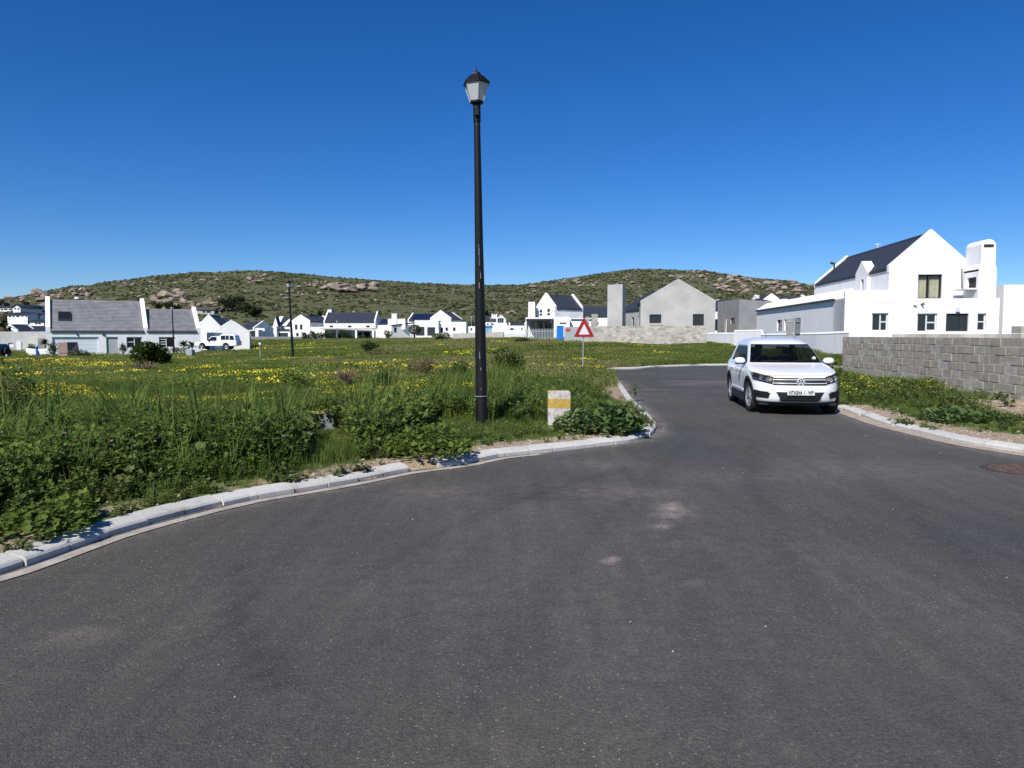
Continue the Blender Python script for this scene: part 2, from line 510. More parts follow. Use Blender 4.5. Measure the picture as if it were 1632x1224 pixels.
put(ground, kind='structure')
att = ground.data.attributes.new('bare', 'FLOAT', 'POINT')
att.data.foreach_set('value', bare_of(GX, GY).ravel().astype(np.float32))
# wide land out to the horizon
far_mb = MB()
far_mb.quad((-5000, -4500, -3), (5000, -4500, -3), (5000, 5200, -3), (-5000, 5200, -3))
M['far'] = mat('distant_land', (.07, .085, .035), .95, .3, .02, coords='World')
put(far_mb.build('distant_land', M['far']), kind='structure')

# hill
def hill_material():
    m, n, l, b = nt('scrub_covered_hill')
    b.inputs['Roughness'].default_value = .95; b.inputs['Specular IOR Level'].default_value = .1
    g = n.new('ShaderNodeNewGeometry')
    def noise(s, d=6, ro=.6):
        q = n.new('ShaderNodeTexNoise'); q.inputs['Scale'].default_value = s; q.inputs['Detail'].default_value = d; q.inputs['Roughness'].default_value = ro
        l.new(g.outputs['Position'], q.inputs['Vector']); return q
    n1 = noise(.12, 8, .75); n2 = noise(.02, 5)
    r = n.new('ShaderNodeValToRGB'); e = r.color_ramp.elements
    e[0].position = .36; e[0].color = (.050, .058, .026, 1); e[1].position = .68; e[1].color = (.14, .125, .08, 1)
    x = e.new(.5); x.color = (.088, .098, .045, 1)
    l.new(n1.outputs['Fac'], r.inputs['Fac'])
    mx = n.new('ShaderNodeMix'); mx.data_type = 'RGBA'
    mr = n.new('ShaderNodeMapRange'); mr.inputs[1].default_value = .62; mr.inputs[2].default_value = .68
    n3 = noise(.045, 9, .7); l.new(n3.outputs['Fac'], mr.inputs[0])
    l.new(mr.outputs[0], mx.inputs['Factor']); l.new(r.outputs['Color'], mx.inputs['A']); mx.inputs['B'].default_value = (.24, .17, .10, 1)
    l.new(mx.outputs['Result'], b.inputs['Base Color'])
    bp = n.new('ShaderNodeBump'); bp.inputs['Strength'].default_value = 1; bp.inputs['Distance'].default_value = 1.2
    l.new(n1.outputs['Fac'], bp.inputs['Height']); l.new(bp.outputs['Normal'], b.inputs['Normal'])
    return m
M['hill'] = hill_material()
uu = np.linspace(-1.5, 1.35, 620)
yy = np.unique(np.concatenate([np.linspace(215, 860, 260), np.linspace(860, 1400, 40)]))
U, YY = np.meshgrid(uu, yy)
XX = U * YY
put(grid_mesh('hill', XX, YY, hill_z(XX, YY), M['hill']), kind='structure')
# farther ridge seen at the right edge of the photo
uu = np.linspace(.45, 1.6, 60); yy = np.linspace(1500, 2300, 18)
U, YY = np.meshgrid(uu, yy)
zz = 112 * np.sin(np.clip((YY - 1500) / 800, 0, 1) * PI) ** 1.2 * np.clip((U - .45) / .25, 0, 1) * (.95 + .16 * fbm(U * 6, YY / 300, 3)) - 3
put(grid_mesh('distant_ridge', U * YY, YY, zz, M['far']), kind='structure')

# ------------------------------------------------------------------ road
def asphalt():
    m, n, l, b = nt('worn_asphalt')
    b.inputs['Specular IOR Level'].default_value = .35
    g = n.new('ShaderNodeNewGeometry')
    def noise(s, d=5, ro=.55, vec=None):
        q = n.new('ShaderNodeTexNoise'); q.inputs['Scale'].default_value = s; q.inputs['Detail'].default_value = d; q.inputs['Roughness'].default_value = ro
        l.new(vec if vec else g.outputs['Position'], q.inputs['Vector']); return q.outputs['Fac']
    def ramp(src, a, ca, b_, cb, interp='LINEAR'):
        r = n.new('ShaderNodeValToRGB'); r.color_ramp.interpolation = interp
        r.color_ramp.elements[0].position = a; r.color_ramp.elements[0].color = (*ca, 1)
        r.color_ramp.elements[1].position = b_; r.color_ramp.elements[1].color = (*cb, 1)
        l.new(src, r.inputs['Fac']); return r.outputs['Color']
    def mix(f, a, b_, t='MIX'):
        x = n.new('ShaderNodeMix'); x.data_type = 'RGBA'; x.blend_type = t
        if isinstance(f, float): x.inputs['Factor'].default_value = f
        else: l.new(f, x.inputs['Factor'])
        for nm, q in (('A', a), ('B', b_)):
            if isinstance(q, tuple): x.inputs[nm].default_value = (*q, 1)
            else: l.new(q, x.inputs[nm])
        return x.outputs['Result']
    base = ramp(noise(.28, 5), .3, (.052, .0485, .0415), .72, (.074, .0695, .0600))
    at = n.new('ShaderNodeAttribute'); at.attribute_name = 'dust'
    dn = noise(5.5, 8, .78)
    dr_ = ramp(dn, .38, (.12,)*3, .66, (.85,)*3)
    mm = n.new('ShaderNodeMath'); mm.operation = 'MULTIPLY'; l.new(at.outputs['Fac'], mm.inputs[0]); l.new(dr_, mm.inputs[1])
    base = mix(mm.outputs[0], base, (.25, .21, .18))
    at2 = n.new('ShaderNodeAttribute'); at2.attribute_name = 'track'
    base = mix(at2.outputs['Fac'], base, (.020, .019, .019))
    # streaks dragged along the driving line
    mp = n.new('ShaderNodeMapping'); mp.inputs['Scale'].default_value = (5, .5, 1); mp.inputs['Rotation'].default_value = (0, 0, -.25)
    l.new(g.outputs['Position'], mp.inputs['Vector'])
    st = ramp(noise(1.0, 6, .6, mp.outputs[0]), .3, (.86, .86, .86), .7, (1.14, 1.13, 1.11))
    base = mix(1.0, base, st, 'MULTIPLY')
    # aggregate grain
    gr = ramp(noise(170, 2, .5), .3, (.50, .50, .50), .7, (1.6, 1.6, 1.6))
    base = mix(1.0, base, gr, 'MULTIPLY')
    base = mix(1.0, base, ramp(noise(42, 4, .8), .34, (.68,)*3, .66, (1.38,)*3), 'MULTIPLY')
    base = mix(1.0, base, ramp(noise(9, 4, .65), .32, (.88,)*3, .68, (1.12,)*3), 'MULTIPLY')
    v = n.new('ShaderNodeTexVoronoi'); v.inputs['Scale'].default_value = 30; l.new(g.outputs['Position'], v.inputs['Vector'])
    sp = ramp(v.outputs['Distance'], .13, (1, 1, 1), .19, (0, 0, 0))
    sel = n.new('ShaderNodeSeparateColor'); l.new(v.outputs['Color'], sel.inputs[0])
    gt = n.new('ShaderNodeMath'); gt.operation = 'GREATER_THAN'; gt.inputs[1].default_value = .5; l.new(sel.outputs[0], gt.inputs[0])
    m2 = n.new('ShaderNodeMath'); m2.operation = 'MULTIPLY'; l.new(sp, m2.inputs[0]); l.new(gt.outputs[0], m2.inputs[1])
    m3 = n.new('ShaderNodeMath'); m3.operation = 'MULTIPLY'; l.new(m2.outputs[0], m3.inputs[0]); l.new(ramp(noise(.5, 4), .35, (.15,)*3, .68, (.8,)*3), m3.inputs[1])
    base = mix(m3.outputs[0], base, (.32, .28, .23))
    l.new(base, b.inputs['Base Color'])
    rg = ramp(noise(.6, 4), .3, (.62,)*3, .7, (.85,)*3); l.new(rg, b.inputs['Roughness'])
    bp = n.new('ShaderNodeBump'); bp.inputs['Strength'].default_value = .55; bp.inputs['Distance'].default_value = .006
    bn = n.new('ShaderNodeTexVoronoi'); bn.inputs['Scale'].default_value = 90; l.new(g.outputs['Position'], bn.inputs['Vector'])
    l.new(bn.outputs['Distance'], bp.inputs['Height']); l.new(bp.outputs['Normal'], b.inputs['Normal'])
    return m
M['asphalt'] = asphalt()
bm = bmesh.new()
rv = [bm.verts.new((p[0], p[1], 0)) for p in ROAD]
bm.faces.new(rv)
bmesh.ops.triangulate(bm, faces=bm.faces)
me = bpy.data.meshes.new('road'); bm.to_mesh(me); bm.free()
# dense road sheet: grid clipped to the outline so that dust and tracks can be stored on it
xs = np.unique(np.concatenate([np.arange(-6, 12, .12)])); ys = np.arange(2.2, 27, .12)
RX, RY = np.meshgrid(xs, ys)
insd = in_poly(RX, RY, ROAD) | (edge_dist(RX, RY) < .17)
me.materials.append(M['asphalt'])
if me.polygons[0].normal.z < 0: me.flip_normals()
road = bpy.data.objects.new('road', me); C.objects.link(road); road.location = (0, 0, -.004); put(road, kind='structure')
nyy, nxx = RX.shape
idx = np.arange(nxx * nyy).reshape(nyy, nxx)
keep = insd[:-1, :-1] & insd[:-1, 1:] & insd[1:, 1:] & insd[1:, :-1]
f = np.stack([idx[:-1, :-1][keep], idx[:-1, 1:][keep], idx[1:, 1:][keep], idx[1:, :-1][keep]], -1)
used, inv = np.unique(f, return_inverse=True); f = inv.reshape(-1, 4)
vx = RX.ravel()[used]; vy = RY.ravel()[used]
mr = bpy.data.meshes.new('road_wearing_course')
mr.from_pydata(np.stack([vx, vy, np.full(vx.shape, .0)], -1).tolist(), [], f.tolist())
mr.materials.append(M['asphalt'])
ro = bpy.data.objects.new('road_surface', mr); C.objects.link(ro); put(ro, kind='structure')
def blob(px, py, rx, ry, amp):
    c = gnd(px, py); return amp * np.exp(-(((vx - c[0]) / rx) ** 2 + ((vy - c[1]) / ry) ** 2))
dust = .16 * np.clip(fbm(vx * .5, vy * .33, 5) * 2 + .05, 0, 1) * np.clip((13 - vy) / 6, .25, 1)
for a in [(1070, 812, .16, .28, .9), (1062, 820, .10, .12, 1.6), (1050, 838, .07, .09, 2.2), (1080, 808, .05, .12, 1.5), (1010, 785, .5, .25, .5), (690, 785, .8, .5, .35), (968, 893, .035, .045, 3.2), (1095, 868, .05, .07, 1.0),
          (1098, 930, .03, .06, .8), (900, 782, .6, .3, .3), (120, 1015, .22, .08, .6), (1180, 760, 1.2, .5, .3), (1420, 745, 1.3, .7, .3), (960, 740, .6, .4, .35)]:
    dust = dust + blob(*a)
edt = edge_dist(vx, vy)
dust = dust + 1.1 * np.exp(-(edt / .22) ** 2) * (.4 + .6 * (fbm(vx * 2, vy * 2, 2) > 0))
rightside = (vx > 5.5)
dust = dust + rightside * .9 * np.exp(-(edt / .4) ** 2)
# far bend: pale scuffs
dust = dust + .8 * np.clip(fbm(vx * .5 + 40, vy * 1.3, 4) * 2 - .3, 0, 1) * np.clip((vy - 17) / 6, 0, 1)
track = .10 * np.clip(fbm(vx * .35 + 20, vy * .25 + 8, 3) * 2, 0, 1)
def arc(pts, w, amp):
    P = catmull([gnd(*p) for p in pts], .15)
    d = seg_dist(vx, vy, P); return amp * np.exp(-(d / w) ** 2)
track += arc([(380, 900), (372, 960), (385, 1020), (440, 1090)], .07, .26)
track += arc([(395, 890), (388, 960), (403, 1020), (460, 1090)], .06, .22)
track += arc([(560, 930), (700, 850), (850, 790), (1000, 745)], .09, .24)
track += arc([(1105, 900), (1100, 1000), (1150, 1120)], .10, .22)
track += arc([(1300, 950), (1240, 850), (1200, 760), (1195, 700)], .13, .2)
track += arc([(1560, 900), (1430, 800), (1340, 730)], .13, .2)
track += arc([(760, 1130), (900, 900), (1040, 760), (1100, 700)], .12, .18)
pt_d = np.hypot((vx - gnd(868, 785)[0]) / .75, (vy - gnd(868, 785)[1]) / .42); track += .34 * (pt_d < 1 + .12 * fbm(vx * 3, vy * 3, 2)) * (1 - .3 * pt_d)
for nm, arr in (('dust', dust), ('track', track)):
    at = mr.attributes.new(nm, 'FLOAT', 'POINT'); at.data.foreach_set('value', np.clip(arr, 0, 1.6).astype(np.float32))

# ------------------------------------------------------------------ kerbs
def kerb_mat():
    m, n, l, b = nt('pale_kerb_concrete')
    b.inputs['Roughness'].default_value = .88; b.inputs['Specular IOR Level'].default_value = .2
    oi = n.new('ShaderNodeObjectInfo'); g = n.new('ShaderNodeNewGeometry')
    r = n.new('ShaderNodeValToRGB'); r.color_ramp.elements[0].color = (.44, .43, .40, 1); r.color_ramp.elements[1].color = (.53, .52, .485, 1); l.new(oi.outputs['Random'], r.inputs['Fac'])
    def nz(s, d, a_, ca, b_, cb):
        q = n.new('ShaderNodeTexNoise'); q.inputs['Scale'].default_value = s; q.inputs['Detail'].default_value = d; q.inputs['Roughness'].default_value = .7; l.new(g.outputs['Position'], q.inputs['Vector'])
        w = n.new('ShaderNodeValToRGB'); w.color_ramp.elements[0].position = a_; w.color_ramp.elements[0].color = (*ca, 1); w.color_ramp.elements[1].position = b_; w.color_ramp.elements[1].color = (*cb, 1); l.new(q.outputs['Fac'], w.inputs['Fac']); return w.outputs['Color'], q.outputs['Fac']
    c1, _ = nz(3.2, 8, .30, (.74, .69, .62), .46, (1.03, 1.03, 1.03)); c2, f2 = nz(40, 4, .3, (.8, .8, .8), .7, (1.12, 1.12, 1.12))
    x = n.new('ShaderNodeMix'); x.data_type = 'RGBA'; x.blend_type = 'MULTIPLY'; x.inputs['Factor'].default_value = 1; l.new(r.outputs['Color'], x.inputs['A']); l.new(c1, x.inputs['B'])
    y = n.new('ShaderNodeMix'); y.data_type = 'RGBA'; y.blend_type = 'MULTIPLY'; y.inputs['Factor'].default_value = 1; l.new(x.outputs['Result'], y.inputs['A']); l.new(c2, y.inputs['B'])
    l.new(y.outputs['Result'], b.inputs['Base Color'])
    bp = n.new('ShaderNodeBump'); bp.inputs['Strength'].default_value = .4; bp.inputs['Distance'].default_value = .006; l.new(f2, bp.inputs['Height']); l.new(bp.outputs['Normal'], b.inputs['Normal'])
    return m
M['kerb'] = kerb_mat()
M['channel'] = mat('concrete_channel', (.42, .38, .33), .9, .35, 6, .3, 50, coords='World')
def resample(P, step):
    seg = np.linalg.norm(np.diff(P, axis=0), axis=1); s = np.concatenate([[0], np.cumsum(seg)])
    n = int(s[-1] / step); t = np.linspace(0, s[-1], n + 1)
    return np.stack([np.interp(t, s, P[:, 0]), np.interp(t, s, P[:, 1])], -1), t
def kerb_line(P, side, skip=None, stone=1.0):
    """side=+1: verge lies to the left of the travel direction"""
    root = thing('kerb', None, None, (float(P[0][0]), float(P[0][1]), 0), kind='structure')
    Q, t = resample(P, .05)
    d = np.gradient(Q, axis=0); d /= np.linalg.norm(d, axis=1)[:, None] + 1e-9
    nrm = np.stack([-d[:, 1], d[:, 0]], -1) * side
    prof = [(0.0, -.05), (.0, .045), (.016, .062), (.034, .070), (.180, .094), (.188, .086), (.188, -.05)]
    per = int(round(stone / .05)); i = 0; rnd = random.Random(3)
    while i + 4 < len(Q):
        # shorter stones round tight bends
        k2 = min(i + per, len(Q) - 1)
        turn = abs(math.atan2(d[i][0] * d[k2][1] - d[i][1] * d[k2][0], float(d[i] @ d[k2])))
        L = per if Q[i][1] < 21 else per * 2
        if turn > .45: L = max(6, per // 2)
        j = min(i + L, len(Q) - 1)
        mid = Q[(i + j) // 2]
        if (skip and skip(mid)) or mid[1] < -1.5 or abs(mid[0]) > 32:
            i = j; continue
        mb = MB(); rings = []
        ns = 2 if turn < .06 else 4
        oz = rnd.uniform(-.006, .006); oo = rnd.uniform(-.014, .014)
        for q in range(ns + 1):
            a = i + (j - i) * q / ns
            ii = int(round(a)); ii = min(ii, len(Q) - 1)
            c = Q[ii].copy()
            if q == 0: c = c + d[ii] * .007
            if q == ns: c = c - d[ii] * .007
            rings.append([(c[0] + nrm[ii][0] * (u + oo), c[1] + nrm[ii][1] * (u + oo), z + oz) for u, z in (prof if side > 0 else prof[::-1])])
        mb.ring(rings)
        mb.build('kerb_stone', M['kerb'], root, world=True)
        i = j
    return root
def strip(P, name, a, b, z, mt, side):
    Q, t = resample(P, .15)
    d = np.gradient(Q, axis=0); d /= np.linalg.norm(d, axis=1)[:, None] + 1e-9
    nrm = np.stack([-d[:, 1], d[:, 0]], -1) * side
    mb = MB()
    w = fbm(t * 3, t * 0 + 3., 2) * .012
    vs = []
    for i in range(len(Q)):
        vs.append((Q[i][0] + nrm[i][0] * a, Q[i][1] + nrm[i][1] * a, z)); vs.append((Q[i][0] + nrm[i][0] * (b + w[i]), Q[i][1] + nrm[i][1] * (b + w[i]), z))
    mb.add(vs, [(2 * i, 2 * i + 1, 2 * i + 3, 2 * i + 2) if side < 0 else (2 * i + 1, 2 * i, 2 * i + 2, 2 * i + 3) for i in range(len(Q) - 1)])
    o = mb.build(name, mt); 
    if o.data.polygons[0].normal.z < 0: o.data.flip_normals()
    return put(o, kind='structure')
gapc = gnd(683, 746)
kerb_line(CL, +1, skip=lambda c: math.hypot(c[0] - gapc[0], c[1] - gapc[1]) < .30, stone=.42)
kerb_line(CR, +1, stone=.6)
i0 = int(np.argmin(np.hypot(CL[:, 0] - gnd(949, 712)[0], CL[:, 1] - gnd(949, 712)[1])))
strip(CL[:i0 - 3], 'channel', -.17, -.055, .008, M['channel'], +1)
strip(CL[:i0 - 3], 'gutter', -.056, .02, .004, mat('gutter_dirt', (.13, .11, .09), .95, .5, 12, coords='World'), +1)
strip(CR, 'channel', -.26, .02, .008, mat('sandy_channel', (.40, .33, .26), .92, .3, 5, .3, 50, coords='World'), +1)

# ================================================================== buildings
Z3 = Vector((0, 0, 1))
def panel(mb, O, N, prof, openings, depth=.18, v0=-.8, mi=0):
    """wall face seen from outside: u runs left to right, prof = top line [(u,v)..]; openings recessed by depth"""
    O = Vector(O); N = Vector(N).normalized(); U = (-N).cross(Z3).normalized()
    us = sorted(set([round(p[0], 4) for p in prof] + [round(q, 4) for o in openings for q in (o[0], o[2])]))
    pu = [p[0] for p in prof]; pv = [p[1] for p in prof]
    top = lambda u: float(np.interp(u, pu, pv))
    P = lambda u, v, w=0: O + U * u + Z3 * v - N * w
    for a, b in zip(us[:-1], us[1:]):
        if b - a < 1e-4: continue
        mid = (a + b) / 2
        ops = sorted([o for o in openings if o[0] - 1e-4 <= mid <= o[2] + 1e-4], key=lambda o: o[1])
        lo = v0
        for o in ops:
            if o[1] > lo + 1e-4: mb.quad(P(a, lo), P(b, lo), P(b, o[1]), P(a, o[1]), mi)
            lo = o[3]
        mb.quad(P(a, lo), P(b, lo), P(b, top(b)), P(a, top(a)), mi)
    for o in openings:
        u0, w0, u1, w1 = o[:4]
        mb.quad(P(u0, w0), P(u0, w1), P(u0, w1, depth), P(u0, w0, depth), mi)
        mb.quad(P(u1, w0), P(u1, w0, depth), P(u1, w1, depth), P(u1, w1), mi)
        mb.quad(P(u0, w1), P(u1, w1), P(u1, w1, depth), P(u0, w1, depth), mi)
        mb.quad(P(u0, w0), P(u0, w0, depth), P(u1, w0, depth), P(u1, w0), mi)
    return P

def window(root, P, o, depth=.18):
    """frame part with glass sub-part; style in o[4]"""
    u0, v0, u1, v1 = o[:4]; st = o[4] if len(o) > 4 else {}
    kind = st.get('k', 'window'); mt = M[st.get('f', 'darkframe')]
    fw = st.get('w', .06)
    def bar(mb, a0, b0, a1, b1, d0=-.03, d1=.05):
        mb.box(a0, b0, depth - d1, a1, b1, depth - d0, 0, lambda x, y, z: P(x, y, z))
    if kind in ('garage', 'door', 'slab'):
        mb = MB()
        n = st.get('n', 5)
        if kind == 'garage':
            for i in range(n):
                a = v0 + (v1 - v0) * i / n; b = v0 + (v1 - v0) * (i + 1) / n
                bar(mb, u0, a + .012, u1, b - .012, -.01, .02)
            bar(mb, u0, v0, u1, v1, -.03, 0)
            return mb.build('garage_door', M[st.get('c', 'garage')], root, world=True)
        bar(mb, u0, v0, u1, v1, -.02, .02)
        d = mb.build('door' if kind == 'door' else 'panel', M[st.get('c', 'greydoor')], root, world=True)
        if kind == 'door' and st.get('split'):
            m2 = MB(); vm = (v0 + v1) / 2
            bar(m2, u0 + .1, v0 + .12, u1 - .1, vm - .06, -.0, .03); bar(m2, u0 + .1, vm + .06, u1 - .1, v1 - .12, 0, .03)
            m2.build('door_panel', M['greydoor'], d, world=True)
        return d
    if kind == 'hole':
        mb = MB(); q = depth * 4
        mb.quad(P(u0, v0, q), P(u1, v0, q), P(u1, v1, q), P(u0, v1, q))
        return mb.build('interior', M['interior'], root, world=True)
    mb = MB()
    bar(mb, u0, v0, u1, v0 + fw); bar(mb, u0, v1 - fw, u1, v1)
    bar(mb, u0, v0 + fw, u0 + fw, v1 - fw); bar(mb, u1 - fw, v0 + fw, u1, v1 - fw)
    for fx_ in st.get('mx', []):
        c = u0 + (u1 - u0) * fx_; bar(mb, c - fw * .5, v0 + fw, c + fw * .5, v1 - fw)
    for it in st.get('my', []):
        fy, a, b_ = it if isinstance(it, tuple) else (it, 0, 1)
        c = v0 + (v1 - v0) * fy
        bar(mb, u0 + (u1 - u0) * a + fw * .5, c - fw * .5, u0 + (u1 - u0) * b_ - fw * .5, c + fw * .5)
    w = mb.build('window', mt, root, world=True)
    g = MB(); q = depth
    xs_ = [0] + sorted(st.get('mx', [])) + [1]
    for a, b_ in zip(xs_[:-1], xs_[1:]):
        ua = u0 + (u1 - u0) * a + .02; ub = u0 + (u1 - u0) * b_ - .02
        g.box(ua, v0 + .02, q - .006, ub, v1 - .02, q + .006, 0, lambda x, y, z: P(x, y, z))
    g.build('pane', M['pane_clear'] if st.get('curtain') or st.get('clear') else M['pane'], w, world=True)
    if st.get('curtain'):
        for a, b_ in zip(xs_[:-1], xs_[1:]):
            c = MB(); n = 36; ua = u0 + (u1 - u0) * a + .05; ub = u0 + (u1 - u0) * b_ - .05
            for i in range(n):
                s0 = i / n; s1 = (i + 1) / n
                f = lambda s: depth + .16 + .035 * math.sin(s * 38) + .015 * math.sin(s * 91)
                c.quad(P(ua + (ub - ua) * s0, v0, f(s0)), P(ua + (ub - ua) * s1, v0, f(s1)), P(ua + (ub - ua) * s1, v1 - .08, f(s1)), P(ua + (ub - ua) * s0, v1 - .08, f(s0)))
            c.build('curtain', M['curtain'], w, world=True, smooth=True)
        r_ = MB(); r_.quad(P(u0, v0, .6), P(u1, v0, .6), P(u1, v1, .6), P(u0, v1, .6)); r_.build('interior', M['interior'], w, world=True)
    return w

class Frame:
    """ridge-local frame: x along ridge, y to the back (or to the left when the gable faces the viewer)"""
    def __init__(s, O, ex):
        s.O = Vector(O); s.ex = Vector((ex[0], ex[1], 0)).normalized(); s.ey = Z3.cross(s.ex)
    def p(s, x, y, z): return s.O + s.ex * x + s.ey * y + Z3 * z

def gabled(root, fr, L, W, eave, ridge, ops={}, wall='white', roof='slate', par=.28, par_t=.3, parapets=(1, 1), over=.12, courses=0, fascia=True, eave_back=None, pmat=None, solar=None, rtop=.07):
    """one gabled volume; ops keys front/back/end0/end1 with (u0,v0,u1,v1,style)"""
    mb = MB(); eb = eave if eave_back is None else eave_back
    P = {}
    end_prof = [(0, eb), (W / 2, ridge), (W, eave)]
    P['front'] = panel(mb, fr.p(0, 0, 0), -fr.ey, [(0, eave), (L, eave)], ops.get('front', []))
    P['back'] = panel(mb, fr.p(L, W, 0), fr.ey, [(0, eb), (L, eb)], ops.get('back', []))
    P['end0'] = panel(mb, fr.p(0, W, 0), -fr.ex, [(0, eb), (W / 2, ridge), (W, eave)], ops.get('end0', []))
    P['end1'] = panel(mb, fr.p(L, 0, 0), fr.ex, [(0, eave), (W / 2, ridge), (W, eb)], ops.get('end1', []))
    w = mb.build('wall', M[wall], root, world=True)
    for k, lst in ops.items():
        for o in lst: window(root, P[k], o)
    x0 = par_t if parapets[0] else -over; x1 = L - par_t if parapets[1] else L + over
    slope = (ridge - eave) / (W / 2)
    rb = MB(); th = .10
    for sgn in (0, 1):
        Y = (lambda q: q) if sgn == 0 else (lambda q: W - q)
        ov = over
        if courses:
            n = courses; run = W / 2 + ov
            for i in range(n):
                a = -ov + run * i / n; b = -ov + run * (i + 1) / n
                za = eave + slope * a + th + .075; zb = eave + slope * b + th
                rb.quad(fr.p(x0, Y(a), za), fr.p(x1, Y(a), za), fr.p(x1, Y(b), zb), fr.p(x0, Y(b), zb))
                zn = eave + slope * a + th
                rb.quad(fr.p(x0, Y(a), zn - .005), fr.p(x1, Y(a), zn - .005), fr.p(x1, Y(a), za), fr.p(x0, Y(a), za))
            rb.quad(fr.p(x0, Y(-ov), eave - slope * ov), fr.p(x1, Y(-ov), eave - slope * ov), fr.p(x1, Y(-ov), eave - slope * ov + th), fr.p(x0, Y(-ov), eave - slope * ov + th))
        else:
            rb.prism([(-ov, eave - slope * ov + .01), (W / 2, ridge + .01), (W / 2, ridge + .01 + th), (-ov, eave - slope * ov + th + .01)], x0, x1, lambda u, v, q: fr.p(q, Y(u), v))
            ns = int((x1 - x0) / .7)
            for i in range(1, ns):
                xr = x0 + (x1 - x0) * i / ns
                rb.prism([(-ov, eave - slope * ov + th + .0), (W / 2, ridge + th), (W / 2, ridge + th + .04), (-ov, eave - slope * ov + th + .04)], xr - .02, xr + .02, lambda u, v, q: fr.p(q, Y(u), v))
    r_ = rb.build('roof', M[roof], root, world=True)
    cap = MB(); cap.prism([(W / 2 - .14, ridge + th - .08), (W / 2 + .14, ridge + th - .08), (W / 2, ridge + th + .08)], x0, x1, lambda u, v, q: fr.p(q, u, v))
    cap.build('ridge_cap', M[roof], r_, world=True)
    if fascia:
        for Yf in ((-over - .02, W + over + .02) if fascia is True else (W + over + .02,)):
            g = MB(); s_ = 1 if Yf < 0 else -1
            g.prism([(Yf, eave - slope * over - .10), (Yf + .09 * s_, eave - slope * over - .10), (Yf + .09 * s_, eave - slope * over + .02), (Yf, eave - slope * over + .05)], x0, x1, lambda u, v, q: fr.p(q, u, v))
            g.build('gutter', M['darkframe'] if roof != 'tile' else M['slate'], r_, world=True)
    for e in (0, 1):
        if not parapets[e]: continue
        xa, xb = (-.012, par_t) if e == 0 else (L - par_t, L + .012)
        pb = MB(); h = par
        o_ = .03
        pb.prism([(-o_, eave - .25), (W / 2, ridge - .14), (W / 2, ridge + h + .12), (-o_, eave + h)], xa, xb, lambda u, v, q: fr.p(q, u, v))
        pb.prism([(W / 2, ridge - .14), (W + o_, eave - .25), (W + o_, eave + h), (W / 2, ridge + h + .12)], xa, xb, lambda u, v, q: fr.p(q, u, v))
        pb.build('parapet', M[pmat or wall], root, world=True)
    if solar:
        # solar = (side, x0, x1, t0, t1, nx, ny)
        for (sd_, xa, xb, t0, t1, nx_, ny_) in solar:
            Y = (lambda q: q) if sd_ == 0 else (lambda q: W - q)
            for i in range(nx_):
                for j in range(ny_):
                    a = xa + (xb - xa) * i / nx_ + .06; b = xa + (xb - xa) * (i + 1) / nx_ - .06
                    c = t0 + (t1 - t0) * j / ny_ + .01; d = t0 + (t1 - t0) * (j + 1) / ny_ - .01
                    s_ = MB(); s_.prism([(W / 2 * c, eave + slope * W / 2 * c + th + .06), (W / 2 * d, eave + slope * W / 2 * d + th + .06), (W / 2 * d, eave + slope * W / 2 * d + th + .11), (W / 2 * c, eave + slope * W / 2 * c + th + .11)], a, b, lambda u, v, q: fr.p(q, Y(u), v))
                    s_.build('solar_panel', M['solar'], r_, world=True)
    return P

def flat(root, fr, L, W, h, ops={}, wall='white', par=.35, roof='slate', top=None, name='wall', v0=-.8, cap=False):
    """flat-roofed block; top = function(x) parapet height along front"""
    mb = MB(); P = {}
    P['front'] = panel(mb, fr.p(0, 0, 0), -fr.ey, [(0, h), (L, h)], ops.get('front', []), v0=v0)
    P['back'] = panel(mb, fr.p(L, W, 0), fr.ey, [(0, h), (L, h)], ops.get('back', []), v0=v0)
    P['end0'] = panel(mb, fr.p(0, W, 0), -fr.ex, [(0, h), (W, h)], ops.get('end0', []), v0=v0)
    P['end1'] = panel(mb, fr.p(L, 0, 0), fr.ex, [(0, h), (W, h)], ops.get('end1', []), v0=v0)
    t = .22
    for (a, b, c, d) in ((0, 0, L, t), (0, W - t, L, W), (0, t, t, W - t), (L - t, t, L, W - t)):
        mb.quad(fr.p(a, b, h), fr.p(c, b, h), fr.p(c, d, h), fr.p(a, d, h))
    for (a, b, c, d) in ((t, t, L - t, t), (L - t, t, L - t, W - t), (L - t, W - t, t, W - t), (t, W - t, t, t)):
        mb.quad(fr.p(a, b, h), fr.p(a, b, h - par), fr.p(c, d, h - par), fr.p(c, d, h))
    mb.build(name, M[wall], root, world=True)
    r_ = MB(); r_.quad(fr.p(t, t, h - par), fr.p(L - t, t, h - par), fr.p(L - t, W - t, h - par), fr.p(t, W - t, h - par))
    r_.build('roof', M[roof], root, world=True)
    for k, lst in ops.items():
        for o in lst: window(root, P[k], o)
    return P

